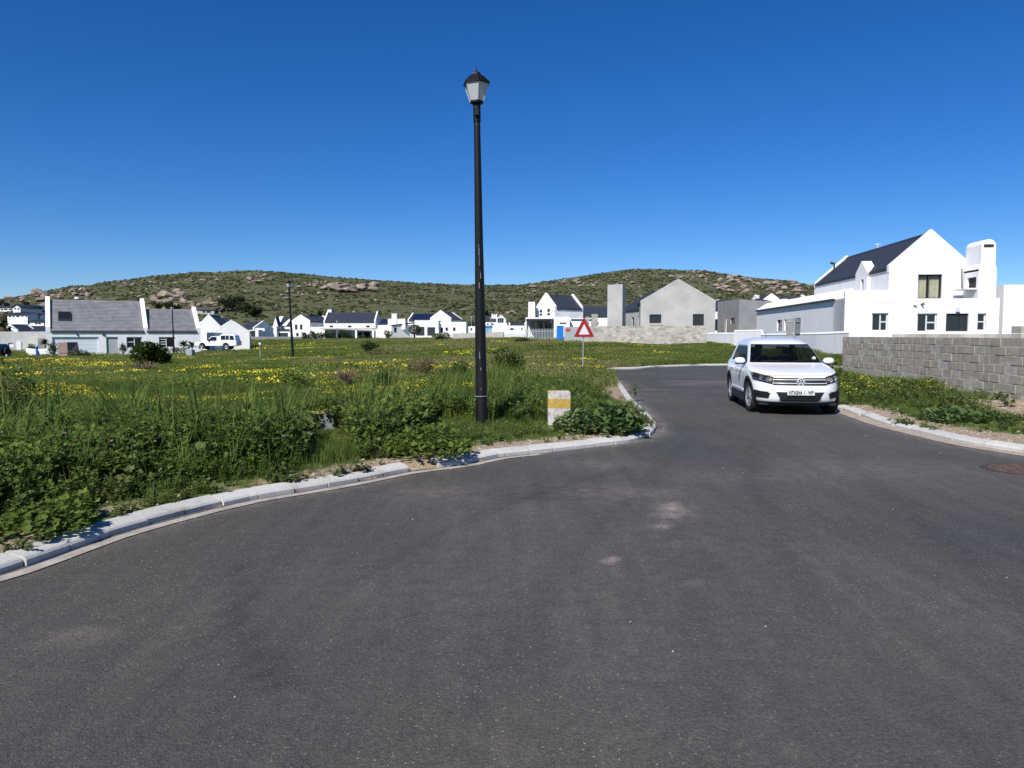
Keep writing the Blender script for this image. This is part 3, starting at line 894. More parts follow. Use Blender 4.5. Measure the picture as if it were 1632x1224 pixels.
class Face:
    """vertical plane through two photo points (left, right) with distances; gives metres along it for a pixel"""
    def __init__(s, a, b, base):
        s.base = base
        s.A = Vector((xat(a[0], a[1], base + 1), a[1], base)); s.B = Vector((xat(b[0], b[1], base + 1), b[1], base))
        s.L = (s.B - s.A).length; s.U = (s.B - s.A) / s.L
        s.N = s.U.cross(Z3)          # outward, towards the viewer
    def uv(s, px, py):
        # ray through the pixel meets the plane
        ry = math.cos(PITCH) - (612 - py) / F_PX * -math.sin(PITCH) * 0
        d = Vector(((px - 816) / F_PX, 0, 0)) + Vector((0, math.cos(PITCH), -math.sin(PITCH))) + Vector((0, math.sin(PITCH), math.cos(PITCH))) * ((612 - py) / F_PX)
        o = Vector((0, 0, CAM_H))
        t = (s.A - o).dot(s.N) / d.dot(s.N)
        q = o + d * t
        return ((q - s.A).dot(s.U), q.z - s.base)
    def op(s, x0, y0, x1, y1, **st):
        """opening from pixel box (top-left, bottom-right)"""
        a = s.uv(x0, y1); b = s.uv(x1, y0)
        return (min(a[0], b[0]), min(a[1], s.uv(x1, y1)[1]), max(a[0], b[0]), max(b[1], s.uv(x0, y0)[1]) if False else b[1], st)
    def h(s, px, py): return s.uv(px, py)[1]
    def eave_frame(s): return Frame(s.A, s.U)                  # ridge parallel to the face
    def gable_frame(s): return Frame(s.B, -s.N)                # gable faces the viewer

def chimney(root, fr, x0, y0, x1, y1, z0, z1, wall='white', cap=True, taper=0.0, name='chimney'):
    mb = MB()
    cx_ = (x0 + x1) / 2; cy_ = (y0 + y1) / 2
    def ringz(k, z): return [fr.p(cx_ + (a - cx_) * k, cy_ + (b - cy_) * k, z) for a, b in ((x0, y0), (x1, y0), (x1, y1), (x0, y1))]
    if taper:
        mb.ring([ringz(1 + taper, z0), ringz(1 + taper * .6, z0 + (z1 - z0) * .55), ringz(1, z0 + (z1 - z0) * .72), ringz(1, z1)])
    else:
        mb.ring([ringz(1, z0), ringz(1, z1)])
    o = mb.build(name, M[wall], root, world=True)
    if cap:
        c = MB(); c.ring([ringz(1.12, z1 + .0), ringz(1.12, z1 + .1)]); c.build('cap', M[wall], o, world=True)
    return o

ALU = dict(f='alu')
# ---------------------------------------------------------------- near white house on the right (its gable faces us)
ex = Vector((.105, .9945, 0)).normalized()                    # along its ridge, away from us
perp = Vector((.9945, -.105, 0)).normalized()
zb = .35
rh = thing('house', 'large white two-storey house with steep gable, curtained upper window and rounded chimney', 'house', (xat(1345, 49), 49, zb))
# front block: face from x=1345 to 1592
fb = Face((1345, 49.0), (1592, 48.0), zb)
fb.U = perp; fb.N = perp.cross(Z3); fb.B = fb.A + perp * 9.6; fb.L = 9.6
fr = Frame(fb.A, perp)
top_lo = fb.h(1500, 475.5)
ops = [fb.op(1389, 499, 1416, 528, f='alu', mx=[.55], my=[(.52, .55, 1)], w=.09),
       fb.op(1461, 499.5, 1494, 529.5, f='alu', mx=[.5], my=[(.52, .5, 1), (.1, .5, 1)], w=.09),
       fb.op(1507, 499.5, 1544, 528, f='darkframe', mx=[.66], w=.08, clear=0),
       fb.op(1557, 499.5, 1572, 529, f='alu', my=[.55, .1], w=.08)]
Wd = 2.2
P = flat(rh, fr, fb.L, Wd, top_lo, {'front': ops}, par=.9)
# higher parapet at the left of the terrace, stepping down in a curve
hi = MB(); hl = fb.h(1345, 463.5)
u_end = fb.uv(1462, 500)[0]
prof = [(0, top_lo - .3), (u_end, top_lo - .3), (u_end, top_lo + .02)]
for k in range(7):
    a = k / 6; prof.append((u_end - .05 - a * 1.1, top_lo + .02 + (hl - top_lo) * (1 - math.cos(a * PI)) / 2))
prof.append((0, hl))
hi.prism(prof, -.012, .25, lambda u, v, q: fb.A + perp * u + Z3 * v + ex * q)
hi.build('terrace_parapet', M['white'], rh, world=True)
# tall gabled part
gA = fb.A + ex * 2.2
gx = (fb.uv(1413.5, 480)[0])
O_left = Vector((xat(1413.5, 51.0), 51.0, zb))
gf = Face((1413.5, 51.0), (1549, 50.3), zb)
gf.U = perp; gf.N = perp.cross(Z3)
Wg = gf.uv(1548, 440)[0]; gf.L = Wg; gf.B = gf.A + perp * Wg
gfr = Frame(gf.B, ex)
eh = gf.h(1413.5, 428); rhh = gf.h(1483.5, 373)
gabled(rh, gfr, 17.0, Wg, eh, rhh, {'end0': [gf.op(1462, 437, 1502, 476, f='darkframe', mx=[.475], w=.07, curtain=True)]}, par=.22, par_t=.35, over=.05, fascia=2)
# wall dormer on the left slope with a narrow window
def side_pt(s, out, z): return gf.A + ex * s - perp * out + Z3 * z
dm = MB()
dP = panel(dm, side_pt(5.9, .20, 0), -perp, [(0, eh + .1), (1.2, eh + .95), (2.4, eh + .1)], [(1.15, eh - 1.2, 1.7, eh - .4)], v0=eh - 1.9)
for q_ in (0, 2.4): dm.quad(dP(q_, eh - 1.9), dP(q_, eh + .1), dP(q_, eh + .1, .2), dP(q_, eh - 1.9, .2))
dm.build('dormer', M['white'], rh, world=True)
window(rh, dP, (1.15, eh - 1.2, 1.7, eh - .4, dict(f='darkframe', my=[.45])))
dm = MB(); 
dm.prism([(3.5, eh - .3), (4.7, eh + .3), (5.9, eh - .3), (5.9, eh + .1), (4.7, eh + .96), (3.5, eh + .1)], -.205, .5, lambda u, v, q: gf.A + ex * u + perp * q + Z3 * v)
dm.build('dormer_parapet', M['white'], rh, world=True)
# long low wing running back along the left side
wA = fb.A + ex * 2.0
Lw = 24.0
wing_h = fb.h(1345, 474.5)
wm = MB()
fpx = Face((1207, 74.4), (1345, 49.0), zb); fpx.N = -perp; fpx.U = -ex; fpx.A = fb.A + ex * (Lw + 2.0); fpx.L = Lw
wops = [fpx.op(1238, 509.5, 1246, 527, f='darkframe', my=[.5]), fpx.op(1249.5, 508.5, 1257, 527, f='darkframe'), fpx.op(1258, 507.5, 1265, 527, f='darkframe'), fpx.op(1269, 506.5, 1276, 526, f='darkframe')]
wP = panel(wm, fpx.A, -perp, [(0, wing_h), (Lw + 1.9, wing_h)], wops)
panel(wm, fpx.A + perp * 5, ex, [(0, wing_h), (5, wing_h)], [])
wm.quad(fpx.A + Z3 * wing_h, fpx.A + Z3 * wing_h - ex * Lw, fpx.A + Z3 * wing_h - ex * Lw + perp * 4, fpx.A + Z3 * wing_h + perp * 4)
wm.build('wall', M['white'], rh, world=True)
for o in wops: window(rh, wP, o)
g = MB(); g.prism([(-.16, wing_h - .10), (.0, wing_h - .10), (.0, wing_h + .02), (-.16, wing_h + .04)], 0, Lw, lambda u, v, q: fpx.A + perp * u + Z3 * v - ex * q)
g.build('gutter', M['darkframe'], rh, world=True)
g = MB(); g.prism([(-.10, wing_h + .04), (.95, wing_h + .72), (1.2, wing_h + .72), (1.2, wing_h + .0), (-.10, wing_h + .0)], 0, Lw, lambda u, v, q: fpx.A + perp * u + Z3 * v - ex * q)
g.build('roof', M['white'], rh, world=True)
# rounded braai chimney on the terrace
cfr = Frame(fb.A, perp)
cu0 = fb.uv(1566.5, 440)[0]; cu1 = fb.uv(1590.5, 440)[0]; cz0 = top_lo - 1.0; czs = fb.h(1575, 425); czt = fb.h(1575, 380)
cm = MB(); rad = (cu1 - cu0) / 2; mid = (cu0 + cu1) / 2
pr = [(cu0 - .10, cz0), (cu1 + .10, cz0), (cu1 + .10, czs - .12), (cu1, czs + .22)]
for k in range(1, 12):
    a = PI * k / 12; pr.append((mid + rad * math.cos(a), czt - rad + rad * math.sin(a)))
pr += [(cu0, czs + .22), (cu0 - .10, czs - .12)]
dep0, dep1 = .35, 2.35
# front and back faces and skin, with the fire opening left in the left side
n = len(pr)
for i in range(n - 1):
    a, b = pr[i], pr[(i + 1)]
    cm.quad(cfr.p(a[0], dep0, a[1]), cfr.p(b[0], dep0, b[1]), cfr.p(b[0], dep1, b[1]), cfr.p(a[0], dep1, a[1]))
cm.poly([cfr.p(u, dep0, v) for u, v in pr]); cm.poly([cfr.p(u, dep1, v) for u, v in pr][::-1])
sO = cfr.p(cu0 - .104, dep1, 0)
so = [(.55, fb.h(1545, 458) , 1.75, fb.h(1545, 440))]
sP = panel(cm, sO, -perp, [(0, czs - .25), (dep1 - dep0, czs - .25)], so, depth=.14, v0=cz0)
cm.build('chimney', M['white'], rh, world=True)
i_ = MB(); i_.box(.552, so[0][1] + .002, .13, 1.748, so[0][3] - .002, .8, 0, lambda a, b, c: sP(a, b, c)); i_.build('fireplace_shade', M['interior'], rh, world=True)  # solid dark box: shade inside the fire opening put into its colour
sl = MB(); sl.box(.35, so[0][1] - .1, -.75, 1.9, so[0][1] - .01, .0, 0, lambda a, b, c: sP(a, b, c)); sl.build('braai_shelf', M['white'], rh, world=True)
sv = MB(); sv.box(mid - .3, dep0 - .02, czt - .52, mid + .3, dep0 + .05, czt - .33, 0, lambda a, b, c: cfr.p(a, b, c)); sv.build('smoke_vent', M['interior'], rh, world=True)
# white infill wall joining gable and chimney, and the taller block at the far right
flat(rh, Frame(fb.A + perp * (Wg + gx - .1) + ex * 2.36, perp), 1.5, 6, zat(415, 51.2) - zb, {}, par=.3)
rb_u = fb.uv(1603, 460)[0]
flat(rh, Frame(fb.A + perp * rb_u + ex * .2, perp), 7.0, 5.0, fb.h(1603, 453.5), {}, par=.3)
fb2 = MB(); flat(rh, Frame(fb.A + perp * (fb.L) + ex * 1.4, perp), 1.4, 4.0, fb.h(1595, 457), {}, par=.3)
# small fittings and modelled shadow marks on the front
lt = MB(); q = fb.uv(1522.5, 497); q2 = fb.uv(1529, 490.5); lt.box(q[0], q[1], -.14, q2[0], q2[1], 0, 0, lambda a, b, c: fb.A + perp * a + Z3 * b - ex * (-c)); lt.build('wall_light', M['alu'], rh, world=True)
for (ax, ay, bx, by) in ((1467, 484, 1471, 489), (1469, 484, 1473, 482.5), (1455, 487, 1461, 487.8)):
    a = fb.uv(ax, ay); b = fb.uv(bx, by); w_ = MB(); w_.tube([fb.A + perp * a[0] + Z3 * a[1] - ex * .03, fb.A + perp * b[0] + Z3 * b[1] - ex * .12], .03, 5); w_.build('wall_shadow_mark', M['darkframe'], rh, world=True)  # dark rods standing in for small shadows on the wall
dp = MB(); a = gf.uv(1532.5, 428); b = gf.uv(1532.5, 460); dp.tube([gf.A + perp * a[0] + Z3 * a[1] - ex * .05, gf.A + perp * b[0] + Z3 * b[1] - ex * .05], .04, 6); dp.build('downpipe', M['darkframe'], rh, world=True)
st_ = MB(); sp = gfr.p(9.5, Wg / 2, rhh + .3); st_.tube([sp - Z3 * .2, sp + Z3 * .12], .04, 6); st_.tube([sp + Z3 * .12 + perp * -.2, sp + Z3 * .16 + perp * .2], .05, 5); st_.build('roof_fitting', M['alu'], rh, world=True)
fp = gfr.p(14, Wg + .1, eh + 1.5); st_ = MB(); st_.tube([side_pt(14.5, -.9, eh + .5), side_pt(14.5, -.9, eh + 1.75)], .07, 6); st_.tube([side_pt(14.5, -.9, eh + 1.7), side_pt(14.8, -.7, eh + 1.8)], .1, 6); st_.build('flue_pipe', M['darkframe'], rh, world=True)

# ---------------------------------------------------------------- house behind with rounded chimney (between grey block and near house)
f = Face((1218, 92), (1241, 92), .8)
h = thing('house', 'white house with dark roof and small round-topped chimney, seen over the low wing', 'house', f.A)
gabled(h, Frame(Vector((xat(1217, 92), 92, .8)), (1, -.05)), 6.2, 9, 4.3, 5.65, {}, parapets=(1, 1))
gf2 = Face((1217, 91.5), (1241, 91.5), .8)
gabled(h, gf2.gable_frame(), 5, gf2.L, gf2.h(1217, 478) , gf2.h(1230, 470.5), {}, par=.12)
ch = Frame(Vector((xat(1243, 90), 90, .8)), (1, 0)); cmid = (xat(1258, 90) - xat(1243, 90)) / 2
cc = MB(); pr = [(0, 3), (2 * cmid, 3), (2 * cmid, 4.9)] + [(cmid + cmid * math.cos(PI * k / 8), 4.75 + .5 * math.sin(PI * k / 8)) for k in range(1, 8)] + [(0, 4.9)]
cc.prism(pr, 0, 1.0, lambda u, v, q: ch.p(u, q, v)); co = cc.build('chimney', M['white'], h, world=True)
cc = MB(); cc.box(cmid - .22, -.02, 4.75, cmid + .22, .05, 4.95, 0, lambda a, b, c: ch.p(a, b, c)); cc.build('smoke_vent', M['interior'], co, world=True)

# ---------------------------------------------------------------- grey unfinished house, centre right
gb = .85
gh = thing('house', 'unfinished grey plastered house with a wide gable, square tower chimney and dark roof panels', 'house', (xat(1021, 80), 80, gb))
f = Face((1020.6, 80), (1139.5, 79), gb)
gabled(gh, f.gable_frame(), 12, f.L, f.h(1021, 480), f.h(1080, 446.5), {'end0': [f.op(1035, 501, 1054, 515, f='darkframe', mx=[.45], my=[.25]), f.op(1104, 500.5, 1122, 519, f='darkframe', mx=[.5], my=[.5])]},
       wall='cement', roof='slate', par=.05, par_t=.25, pmat='cement')
sb = MB(); a = f.uv(1036, 517.5); b = f.uv(1055, 515); sb.box(a[0], a[1] - .1, -.35, b[0], b[1] - .02, .02, 0, lambda u, v, q: f.A + f.U * u + Z3 * v - f.N * q); sb.build('scaffold_plank', M['timber'], gh, world=True)
# left wing set back
fw = Face((988, 92), (1022, 83), gb)
gabled(gh, Frame(fw.A, fw.U), fw.L, 7, fw.h(1000, 494), fw.h(1000, 466), {'front': [fw.op(1006.5, 505.5, 1010.5, 521, k='hole'), fw.op(1016.5, 504, 1019.5, 521, k='hole')]}, wall='cement', parapets=(0, 0))
# tower chimney
tf = Face((971, 78), (991.5, 77.5), gb)
tw = Frame(tf.A, tf.U)
tc = MB(); th_ = tf.h(980, 453); tc.box(-.35, 0, -.8, tf.L, 1.6, th_, 0, lambda a, b, c: tw.p(a, b + (0 if a > 0 else .5), c)); tc.build('chimney', M['cement'], gh, world=True)
# block piers behind the sign
for (xa, xb, yt, D) in ((943, 952.5, 500, 74), (934, 939, 505, 76)):
    p_ = thing('block_pier', 'tall unfinished concrete block pier beside the grey tower chimney' if xa == 943 else 'shorter concrete block pier behind the warning sign, left of the tall pier', 'pier', (xat(xa, D), D, .75))
    k = 0; z = 0; top_ = zat(yt, D) - .75; w_ = xat(xb, D) - xat(xa, D)
    pb = MB()
    while z < top_ - .1:
        pb.box(0 + (k % 2) * .01, 0, z, w_ - (k % 2) * .015, w_, z + .188); z += .2; k += 1
    o = pb.build('block_courses', M['brickblk'], p_); put(o, kind='stuff')
# grey flat-roofed garage block to the right
zb2 = .85
fl = Face((1143, 92), (1177, 80), zb2); f2 = Face((1177, 80), (1230, 82), zb2)
gb2 = thing('outbuilding', 'unfinished grey plastered flat-roofed building with a doorway and small window', 'building', fl.B)
m_ = MB(); o1 = [fl.op(1154, 508, 1158, 531, k='hole'), fl.op(1164, 506.5, 1171, 516, f='timberf' if False else 'darkframe')]
pl = panel(m_, fl.A, fl.N, [(0, fl.h(1143, 482.5)), (.6, fl.h(1143, 481.4)), (fl.L, fl.h(1177, 477))], o1)
panel(m_, f2.A, f2.N, [(0, fl.h(1177, 477)), (f2.L, fl.h(1177, 477) - .15)], [])
m_.quad(fl.A + Z3 * fl.h(1143, 482), fl.B + Z3 * fl.h(1177, 477), f2.B + Z3 * fl.h(1177, 477), f2.B + Z3 * fl.h(1177, 477) + Vector((0, 10, 0)))
m_.build('wall', M['cement2'], gb2, world=True)
for o in o1: window(gb2, pl, o)
tj = MB(); a = fl.uv(1154, 531); tj.box(0, a[1], -.02, .25, a[1] + 2.2, .03, 0, lambda u, v, q: fl.A + fl.U * (a[0] + u) + Z3 * v - fl.N * q); tj.build('door_frame', M['timber'], gb2, world=True)
# white house peeping between
h = thing('house', 'white wall and dark roof seen in the gap between the two grey buildings', 'house', (xat(1138, 110), 110, .8))
gabled(h, Frame(Vector((xat(1136, 110), 110, .8)), (1, .05)), 10, 8, 4.6, 6.1, {'front': [(.3, 1.5, .9, 3.2, {}), (1.2, 1.2, 1.8, 3.4, {})]}, parapets=(0, 0))
ck = MB(); ck.lathe([(.16, 0), (.16, .5), (.28, .5), (.28, .62)], 10, (xat(1154.5, 110), 114, zat(482, 110))); ck.build('flue', M['alu'], h, world=True)

# ---------------------------------------------------------------- concrete block wall in front of the grey house (blocks too small to pick apart)
def block_wall(name, A, B, h_, z0, label, bl=.4, bh=.2, d=.16, step=None, parts=False):
    A = Vector(A); B = Vector(B); L = (B - A).length; U = (B - A) / L; N = U.cross(Z3)
    root = thing(name, label, 'wall', (A.x, A.y, z0))
    rnd = random.Random(5); n = 0; shared = {}
    core = MB(); hh = (lambda u: h_) if step is None else step
    mb = MB()
    rows = int(round(h_ / bh)) if step is None else int(round(max(step(u) for u in np.linspace(0, L, 40)) / bh))
    for r_ in range(-1, rows):
        u = -(r_ % 2) * bl / 2
        while u < L:
            a = max(u + .006, 0); b = min(u + bl - .006, L)
            if b - a > .05 and (r_ + 1) * bh <= hh((a + b) / 2) + .03:
                off = rnd.uniform(-.006, .008); e = rnd.uniform(0, .003)
                if parts:
                    key = (round(b - a, 2),)
                    ang = math.atan2(U.y, U.x)
                    if key not in shared:
                        q = MB(); w_ = key[0]
                        c = .008
                        ring = lambda x0, x1, z0_, z1_, y: [(x0, y, z0_), (x1, y, z0_), (x1, y, z1_), (x0, y, z1_)]
                        q.ring([ring(c, w_ - c, c, bh - .012 - c, 0), ring(0, w_, 0, bh - .012, c), ring(0, w_, 0, bh - .012, d)])
                        shared[key] = q.mesh('block', M['blk_near'])
                    o = bpy.data.objects.new('block', shared[key]); C.objects.link(o); o.parent = root
                    p = A + U * a - N * (.0 - 0) + N * off
                    o.location = (p.x - A.x, p.y - A.y, r_ * bh + .006 + rnd.uniform(-.002, .002)); o.rotation_euler = (rnd.uniform(-.01, .01), rnd.uniform(-.006, .006), ang); n += 1
                else:
                    mb.box(a + .004, off, r_ * bh + .010, b - .004, d, (r_ + 1) * bh - .010, 0, lambda x, y, z: A + U * x - N * (y) + Z3 * (z + (z0 - A.z)))
            u += bl
    seg = 24
    for i in range(seg):
        a = L * i / seg; b = L * (i + 1) / seg; t = int(min(hh(a + .01), hh(b - .01)) / bh + .15) * bh
        core.box(a, .0045 if parts else .010, -.2, b, d - .015, t - .012, 0, lambda x, y, z: A + U * x - N * y + Z3 * (z + (z0 - A.z)))
    core.build('mortar', M['mortar'], root, world=True)
    if not parts:
        put(mb.build('blocks', M['brickblk'], root, world=True), kind='stuff')
    return root
M['mortar'] = mat('cement_mortar', (.50, .465, .41), .95, .4, 7, .4, 40, coords='World')
def blk_near():
    m, n, l, b = nt('near_concrete_block')
    b.inputs['Roughness'].default_value = .93; b.inputs['Specular IOR Level'].default_value = .15
    oi = n.new('ShaderNodeObjectInfo'); g = n.new('ShaderNodeNewGeometry')
    r = n.new('ShaderNodeValToRGB'); e = r.color_ramp.elements
    e[0].color = (.355, .325, .275, 1); e[1].color = (.41, .375, .315, 1); x = e.new(.5); x.color = (.38, .345, .29, 1)
    l.new(oi.outputs['Random'], r.inputs['Fac'])
    nz = n.new('ShaderNodeTexNoise'); nz.inputs['Scale'].default_value = 5; nz.inputs['Detail'].default_value = 8; nz.inputs['Roughness'].default_value = .7
    l.new(g.outputs['Position'], nz.inputs['Vector'])
    r2 = n.new('ShaderNodeValToRGB'); r2.color_ramp.elements[0].position = .3; r2.color_ramp.elements[1].position = .7
    r2.color_ramp.elements[0].color = (.72, .70, .66, 1); r2.color_ramp.elements[1].color = (1.12, 1.12, 1.1, 1)
    l.new(nz.outputs['Fac'], r2.inputs['Fac'])
    mx = n.new('ShaderNodeMix'); mx.data_type = 'RGBA'; mx.blend_type = 'MULTIPLY'; mx.inputs['Factor'].default_value = 1
    l.new(r.outputs['Color'], mx.inputs['A']); l.new(r2.outputs['Color'], mx.inputs['B']); l.new(mx.outputs['Result'], b.inputs['Base Color'])
    n3 = n.new('ShaderNodeTexNoise'); n3.inputs['Scale'].default_value = 45; n3.inputs['Detail'].default_value = 4; l.new(g.outputs['Position'], n3.inputs['Vector'])
    bp = n.new('ShaderNodeBump'); bp.inputs['Strength'].default_value = .7; bp.inputs['Distance'].default_value = .012
    l.new(n3.outputs['Fac'], bp.inputs['Height']); l.new(bp.outputs['Normal'], b.inputs['Normal'])
    return m
M['blk_near'] = blk_near()
fA = (xat(927, 70), 70, .7); fB = (xat(1126, 68), 68, .7)
block_wall('block_wall', fA, fB, zat(519.5, 69) - .7, .7, 'pale concrete block garden wall in front of the unfinished grey house')
# near block wall running along the right verge
nA = Vector((xat(1342, 25.2), 25.2, .12)); nB = Vector((xat(1632, 14.7) + .25, 12.2, .12))
NW_A, NW_B = nA.copy(), nB.copy()
def near_step(u):
    return 1.6
block_wall('block_wall', nA, nB, 1.6, .0, 'grey concrete block boundary wall beside the right-hand verge', bl=.4, parts=True)
block_wall('block_wall', (xat(1422, 30), 30, .3), (xat(1720, 28), 28, .3), zat(527.3, 29.5) - .3, .3, 'plain block wall whose top course shows just above the near boundary wall')
cb = thing('block_pier', 'single block pier rising above the wall at the right edge', 'pier', (xat(1624, 20), 20, .3))
mb = MB(); [mb.box(0, 0, i * .2, .39, .39, i * .2 + .19) for i in range(8)]; put(mb.build('blocks', M['brickblk'], cb), kind='stuff')

# low white boundary wall, in two heights
def plain_wall(name, pts, label, wall='white', t=.22, cap=None):
    """pts: (x, y, zbase, ztop)"""
    root = thing(name, label, 'wall', pts[0][:3])
    mb = MB()
    for a, b in zip(pts[:-1], pts[1:]):
        A = Vector((a[0], a[1], 0)); B = Vector((b[0], b[1], 0)); U = (B - A).normalized(); N = U.cross(Z3)
        vs = []
        for q, p in ((A, a), (B, b)):
            for off in (0, t):
                vs.append(q - N * off + Z3 * (p[2] - .5)); vs.append(q - N * off + Z3 * p[3])
        mb.add(vs, [(0, 4, 5, 1), (2, 3, 7, 6), (1, 5, 7, 3), (0, 1, 3, 2), (4, 6, 7, 5)])
    o = mb.build('wall_panel', M[wall], root, world=True)
    if cap:
        cm_ = MB()
        for a, b in zip(pts[:-1], pts[1:]):
            A = Vector((a[0], a[1], 0)); B = Vector((b[0], b[1], 0)); U = (B - A).normalized(); N = U.cross(Z3)
            vs = []
            for q, p in ((A, a), (B, b)):
                for off, zz_ in ((-.02, 0), (.07, .10), (t - .07, .10), (t + .02, 0)):
                    vs.append(q - N * off + Z3 * (p[3] + zz_ + .003))
            cm_.add(vs, [(0, 4, 5, 1), (1, 5, 6, 2), (2, 6, 7, 3), (0, 1, 2, 3), (4, 7, 6, 5)])
        cm_.build('coping', M[wall], root, world=True)
    return root
plain_wall('garden_wall', [(xat(1126, 73), 73, .6, zat(532, 73)), (xat(1169, 65), 65, .6, zat(532, 65))], 'low white plastered garden wall in front of the grey outbuilding', cap=True)
plain_wall('garden_wall', [(xat(1169, 64.5), 64.5, .6, zat(528, 64.5)), (xat(1212, 60), 60, .6, zat(527.5, 60))], 'slightly taller stepped section of the low white garden wall', cap=True)
plain_wall('garden_wall', [(xat(1212, 59), 59, .5, zat(534, 59)), (xat(1300, 44), 44, .4, zat(532.5, 44)), (xat(1352, 39), 39, .4, zat(530.5, 39))], 'low white garden wall along the side of the near white house, behind the parked car', cap=True)

# ---------------------------------------------------------------- white house with pergola (centre)
wb = .75
wh = thing('house', 'white double-storey house with two small gable windows, dark roof and a black pergola', 'house', (xat(854, 125), 125, wb))
f = Face((854, 124), (884, 120), wb)
f3 = Face((884, 120), (929, 123.5), wb)
gw = f.L
# gable end towards us, ridge running along f3
exr = f3.U
W5 = gw
O5 = f3.A
eh5 = f3.h(884, 491); rh5 = f.h(868.5, 471)
P5 = gabled(wh, Frame(O5, exr), f3.L, W5, eh5, rh5, {}, par=.35, par_t=.35)
for b in ((860.5, 493.5, 864, 498), (860.5, 499.5, 864, 503), (872.5, 492, 876.5, 497), (872.5, 498.5, 876.5, 502.5)):
    Fe = Face((854, 124), (884, 120), wb); 
    a_ = -exr
    Fe.A = O5 + Z3.cross(exr) * W5; Fe.N = -exr; Fe.U = (exr).cross(Z3) * 1.0; Fe.U = (-Fe.N).cross(Z3)
    o = Fe.op(*b)
    mb = MB(); mb.box(o[0], o[1], -.03, o[2], o[3], .02, 0, lambda u, v, q: Fe.A + Fe.U * u + Z3 * v - Fe.N * q)
    w_ = mb.build('window', M['darkframe'], wh, world=True)
    mb = MB(); mb.box(o[0] + .05, o[1] + .05, -.045, o[2] - .05, o[3] - .05, -.031, 0, lambda u, v, q: Fe.A + Fe.U * u + Z3 * v - Fe.N * q); mb.build('pane', M['pane'], w_, world=True)
cf = Frame(Vector((xat(842, 122), 122, wb)), (1, 0)); cw_ = xat(852.5, 122) - xat(842, 122)
chimney(wh, cf, 0, 0, cw_, 1.1, -.5, zat(481, 122) - wb, taper=.25, cap=False)
cc = MB(); cc.lathe([(.28, 0), (.28, .3), (.36, .3), (.36, .4)], 10, (xat(847, 122), 122.5, zat(481, 122))); cc.build('chimney_cowl', M['darkframe'], wh, world=True)
fg = Face((883, 116), (908, 116), wb)
flat(wh, Frame(fg.A, (1, 0)), fg.L, 6, fg.h(890, 505), {'front': [fg.op(892, 514, 903, 517, f='alu')]}, par=.2)
f7 = Face((908, 118), (950, 118), wb)
flat(wh, Frame(f7.A, (1, 0)), f7.L, 5, f7.h(920, 507), {}, par=.2)
g = MB(); g.box(.2, -.12, f7.h(920, 510.5), f7.L, -.0, f7.h(920, 508.5), 0, lambda a, b, c: Frame(f7.A, (1, 0)).p(a, b, c)); g.build('gutter', M['slate'], wh, world=True)
# pergola and lattice
pg = Frame(Vector((xat(840.5, 117), 117, wb)), (1, 0)); pl_ = xat(880, 117) - xat(840.5, 117); ph_ = zat(511, 117) - wb
pm = MB()
for k in range(4):
    xx = pl_ * k / 3; pm.box(xx - .1, -.1, -.6, xx + .1, .1, ph_, 0, lambda a, b, c: pg.p(a, b, c))
pm.box(-.15, -.18, ph_, pl_ + .15, 3.4, ph_ + .28, 0, lambda a, b, c: pg.p(a, b, c))
pm.build('pergola', M['darkframe'], wh, world=True)
lm = MB()
for k in range(12):
    for s_ in (1, -1):
        x0_ = pl_ * .35 + pl_ * .65 * k / 12
        lm.prism([(x0_, 0), (x0_ + .09, 0), (x0_ + .09 + s_ * .9, ph_), (x0_ + s_ * .9, ph_)], 1.2 + .03 * s_, 1.24 + .03 * s_, lambda u, v, q: pg.p(u, q, v))
put(lm.build('lattice_screen', M['darkframe'], wh, world=True), kind='stuff')
flat(wh, Frame(pg.p(-.2, 3.6, 0), (1, 0)), pl_, 3, ph_ + .6, {'front': [(pl_ * .55, 1.1, pl_ * .65, 2.6, {}), (pl_ * .8, .2, pl_ * .9, 2.7, dict(f='alu'))]}, par=.2)
# second house with dark roof behind the piers
h = thing('house', 'white single-storey house with plain dark roof, behind the block piers', 'house', (xat(926, 130), 130, wb))
f = Face((926, 130), (985, 130), wb)
gabled(h, f.eave_frame(), f.L, 9, f.h(940, 504), f.h(940, 488), {'front': [f.op(951.5, 513, 954, 517.5, k='window')]}, parapets=(0, 0))

# palisade fence: each pale a part
pf = thing('palisade_fence', 'grey steel palisade fence with pointed pales in front of the white pergola house', 'fence', (xat(838, 112), 112, .8))
x0_, x1_ = xat(838, 112), xat(889, 110); zt = zat(524, 112) - .8
pale = MB(); pale.box(0, 0, -.3, .07, .02, zt - .08); pale.add([(0, 0, zt - .08), (.07, 0, zt - .08), (.035, .0, zt + .05)], [(0, 1, 2)]); pale.add([(0, 0.02, zt - .08), (.07, .02, zt - .08), (.035, .02, zt + .05)], [(0, 2, 1)])
pm_ = pale.mesh('pale', mat('galvanised_fence', (.42, .45, .46), .5, metal=.3))
npal = 22
for k in range(npal):
    o = bpy.data.objects.new('pale', pm_); C.objects.link(o); o.parent = pf; t = k / (npal - 1); o.location = ((x1_ - x0_) * t, -2 * t, 0); o.scale = (1.3, 1, 1)
for zz_ in (.3, zt - .4):
    r_ = MB(); r_.add([(0, .03, zz_), (x1_ - x0_, -1.97, zz_), (x1_ - x0_, -1.97, zz_ + .06), (0, .03, zz_ + .06), (0, .07, zz_), (x1_ - x0_, -1.93, zz_), (x1_ - x0_, -1.93, zz_ + .06), (0, .07, zz_ + .06)], [(0, 1, 2, 3), (4, 7, 6, 5), (3, 2, 6, 7), (0, 4, 5, 1)]); r_.build('rail', pm_.materials[0], pf)
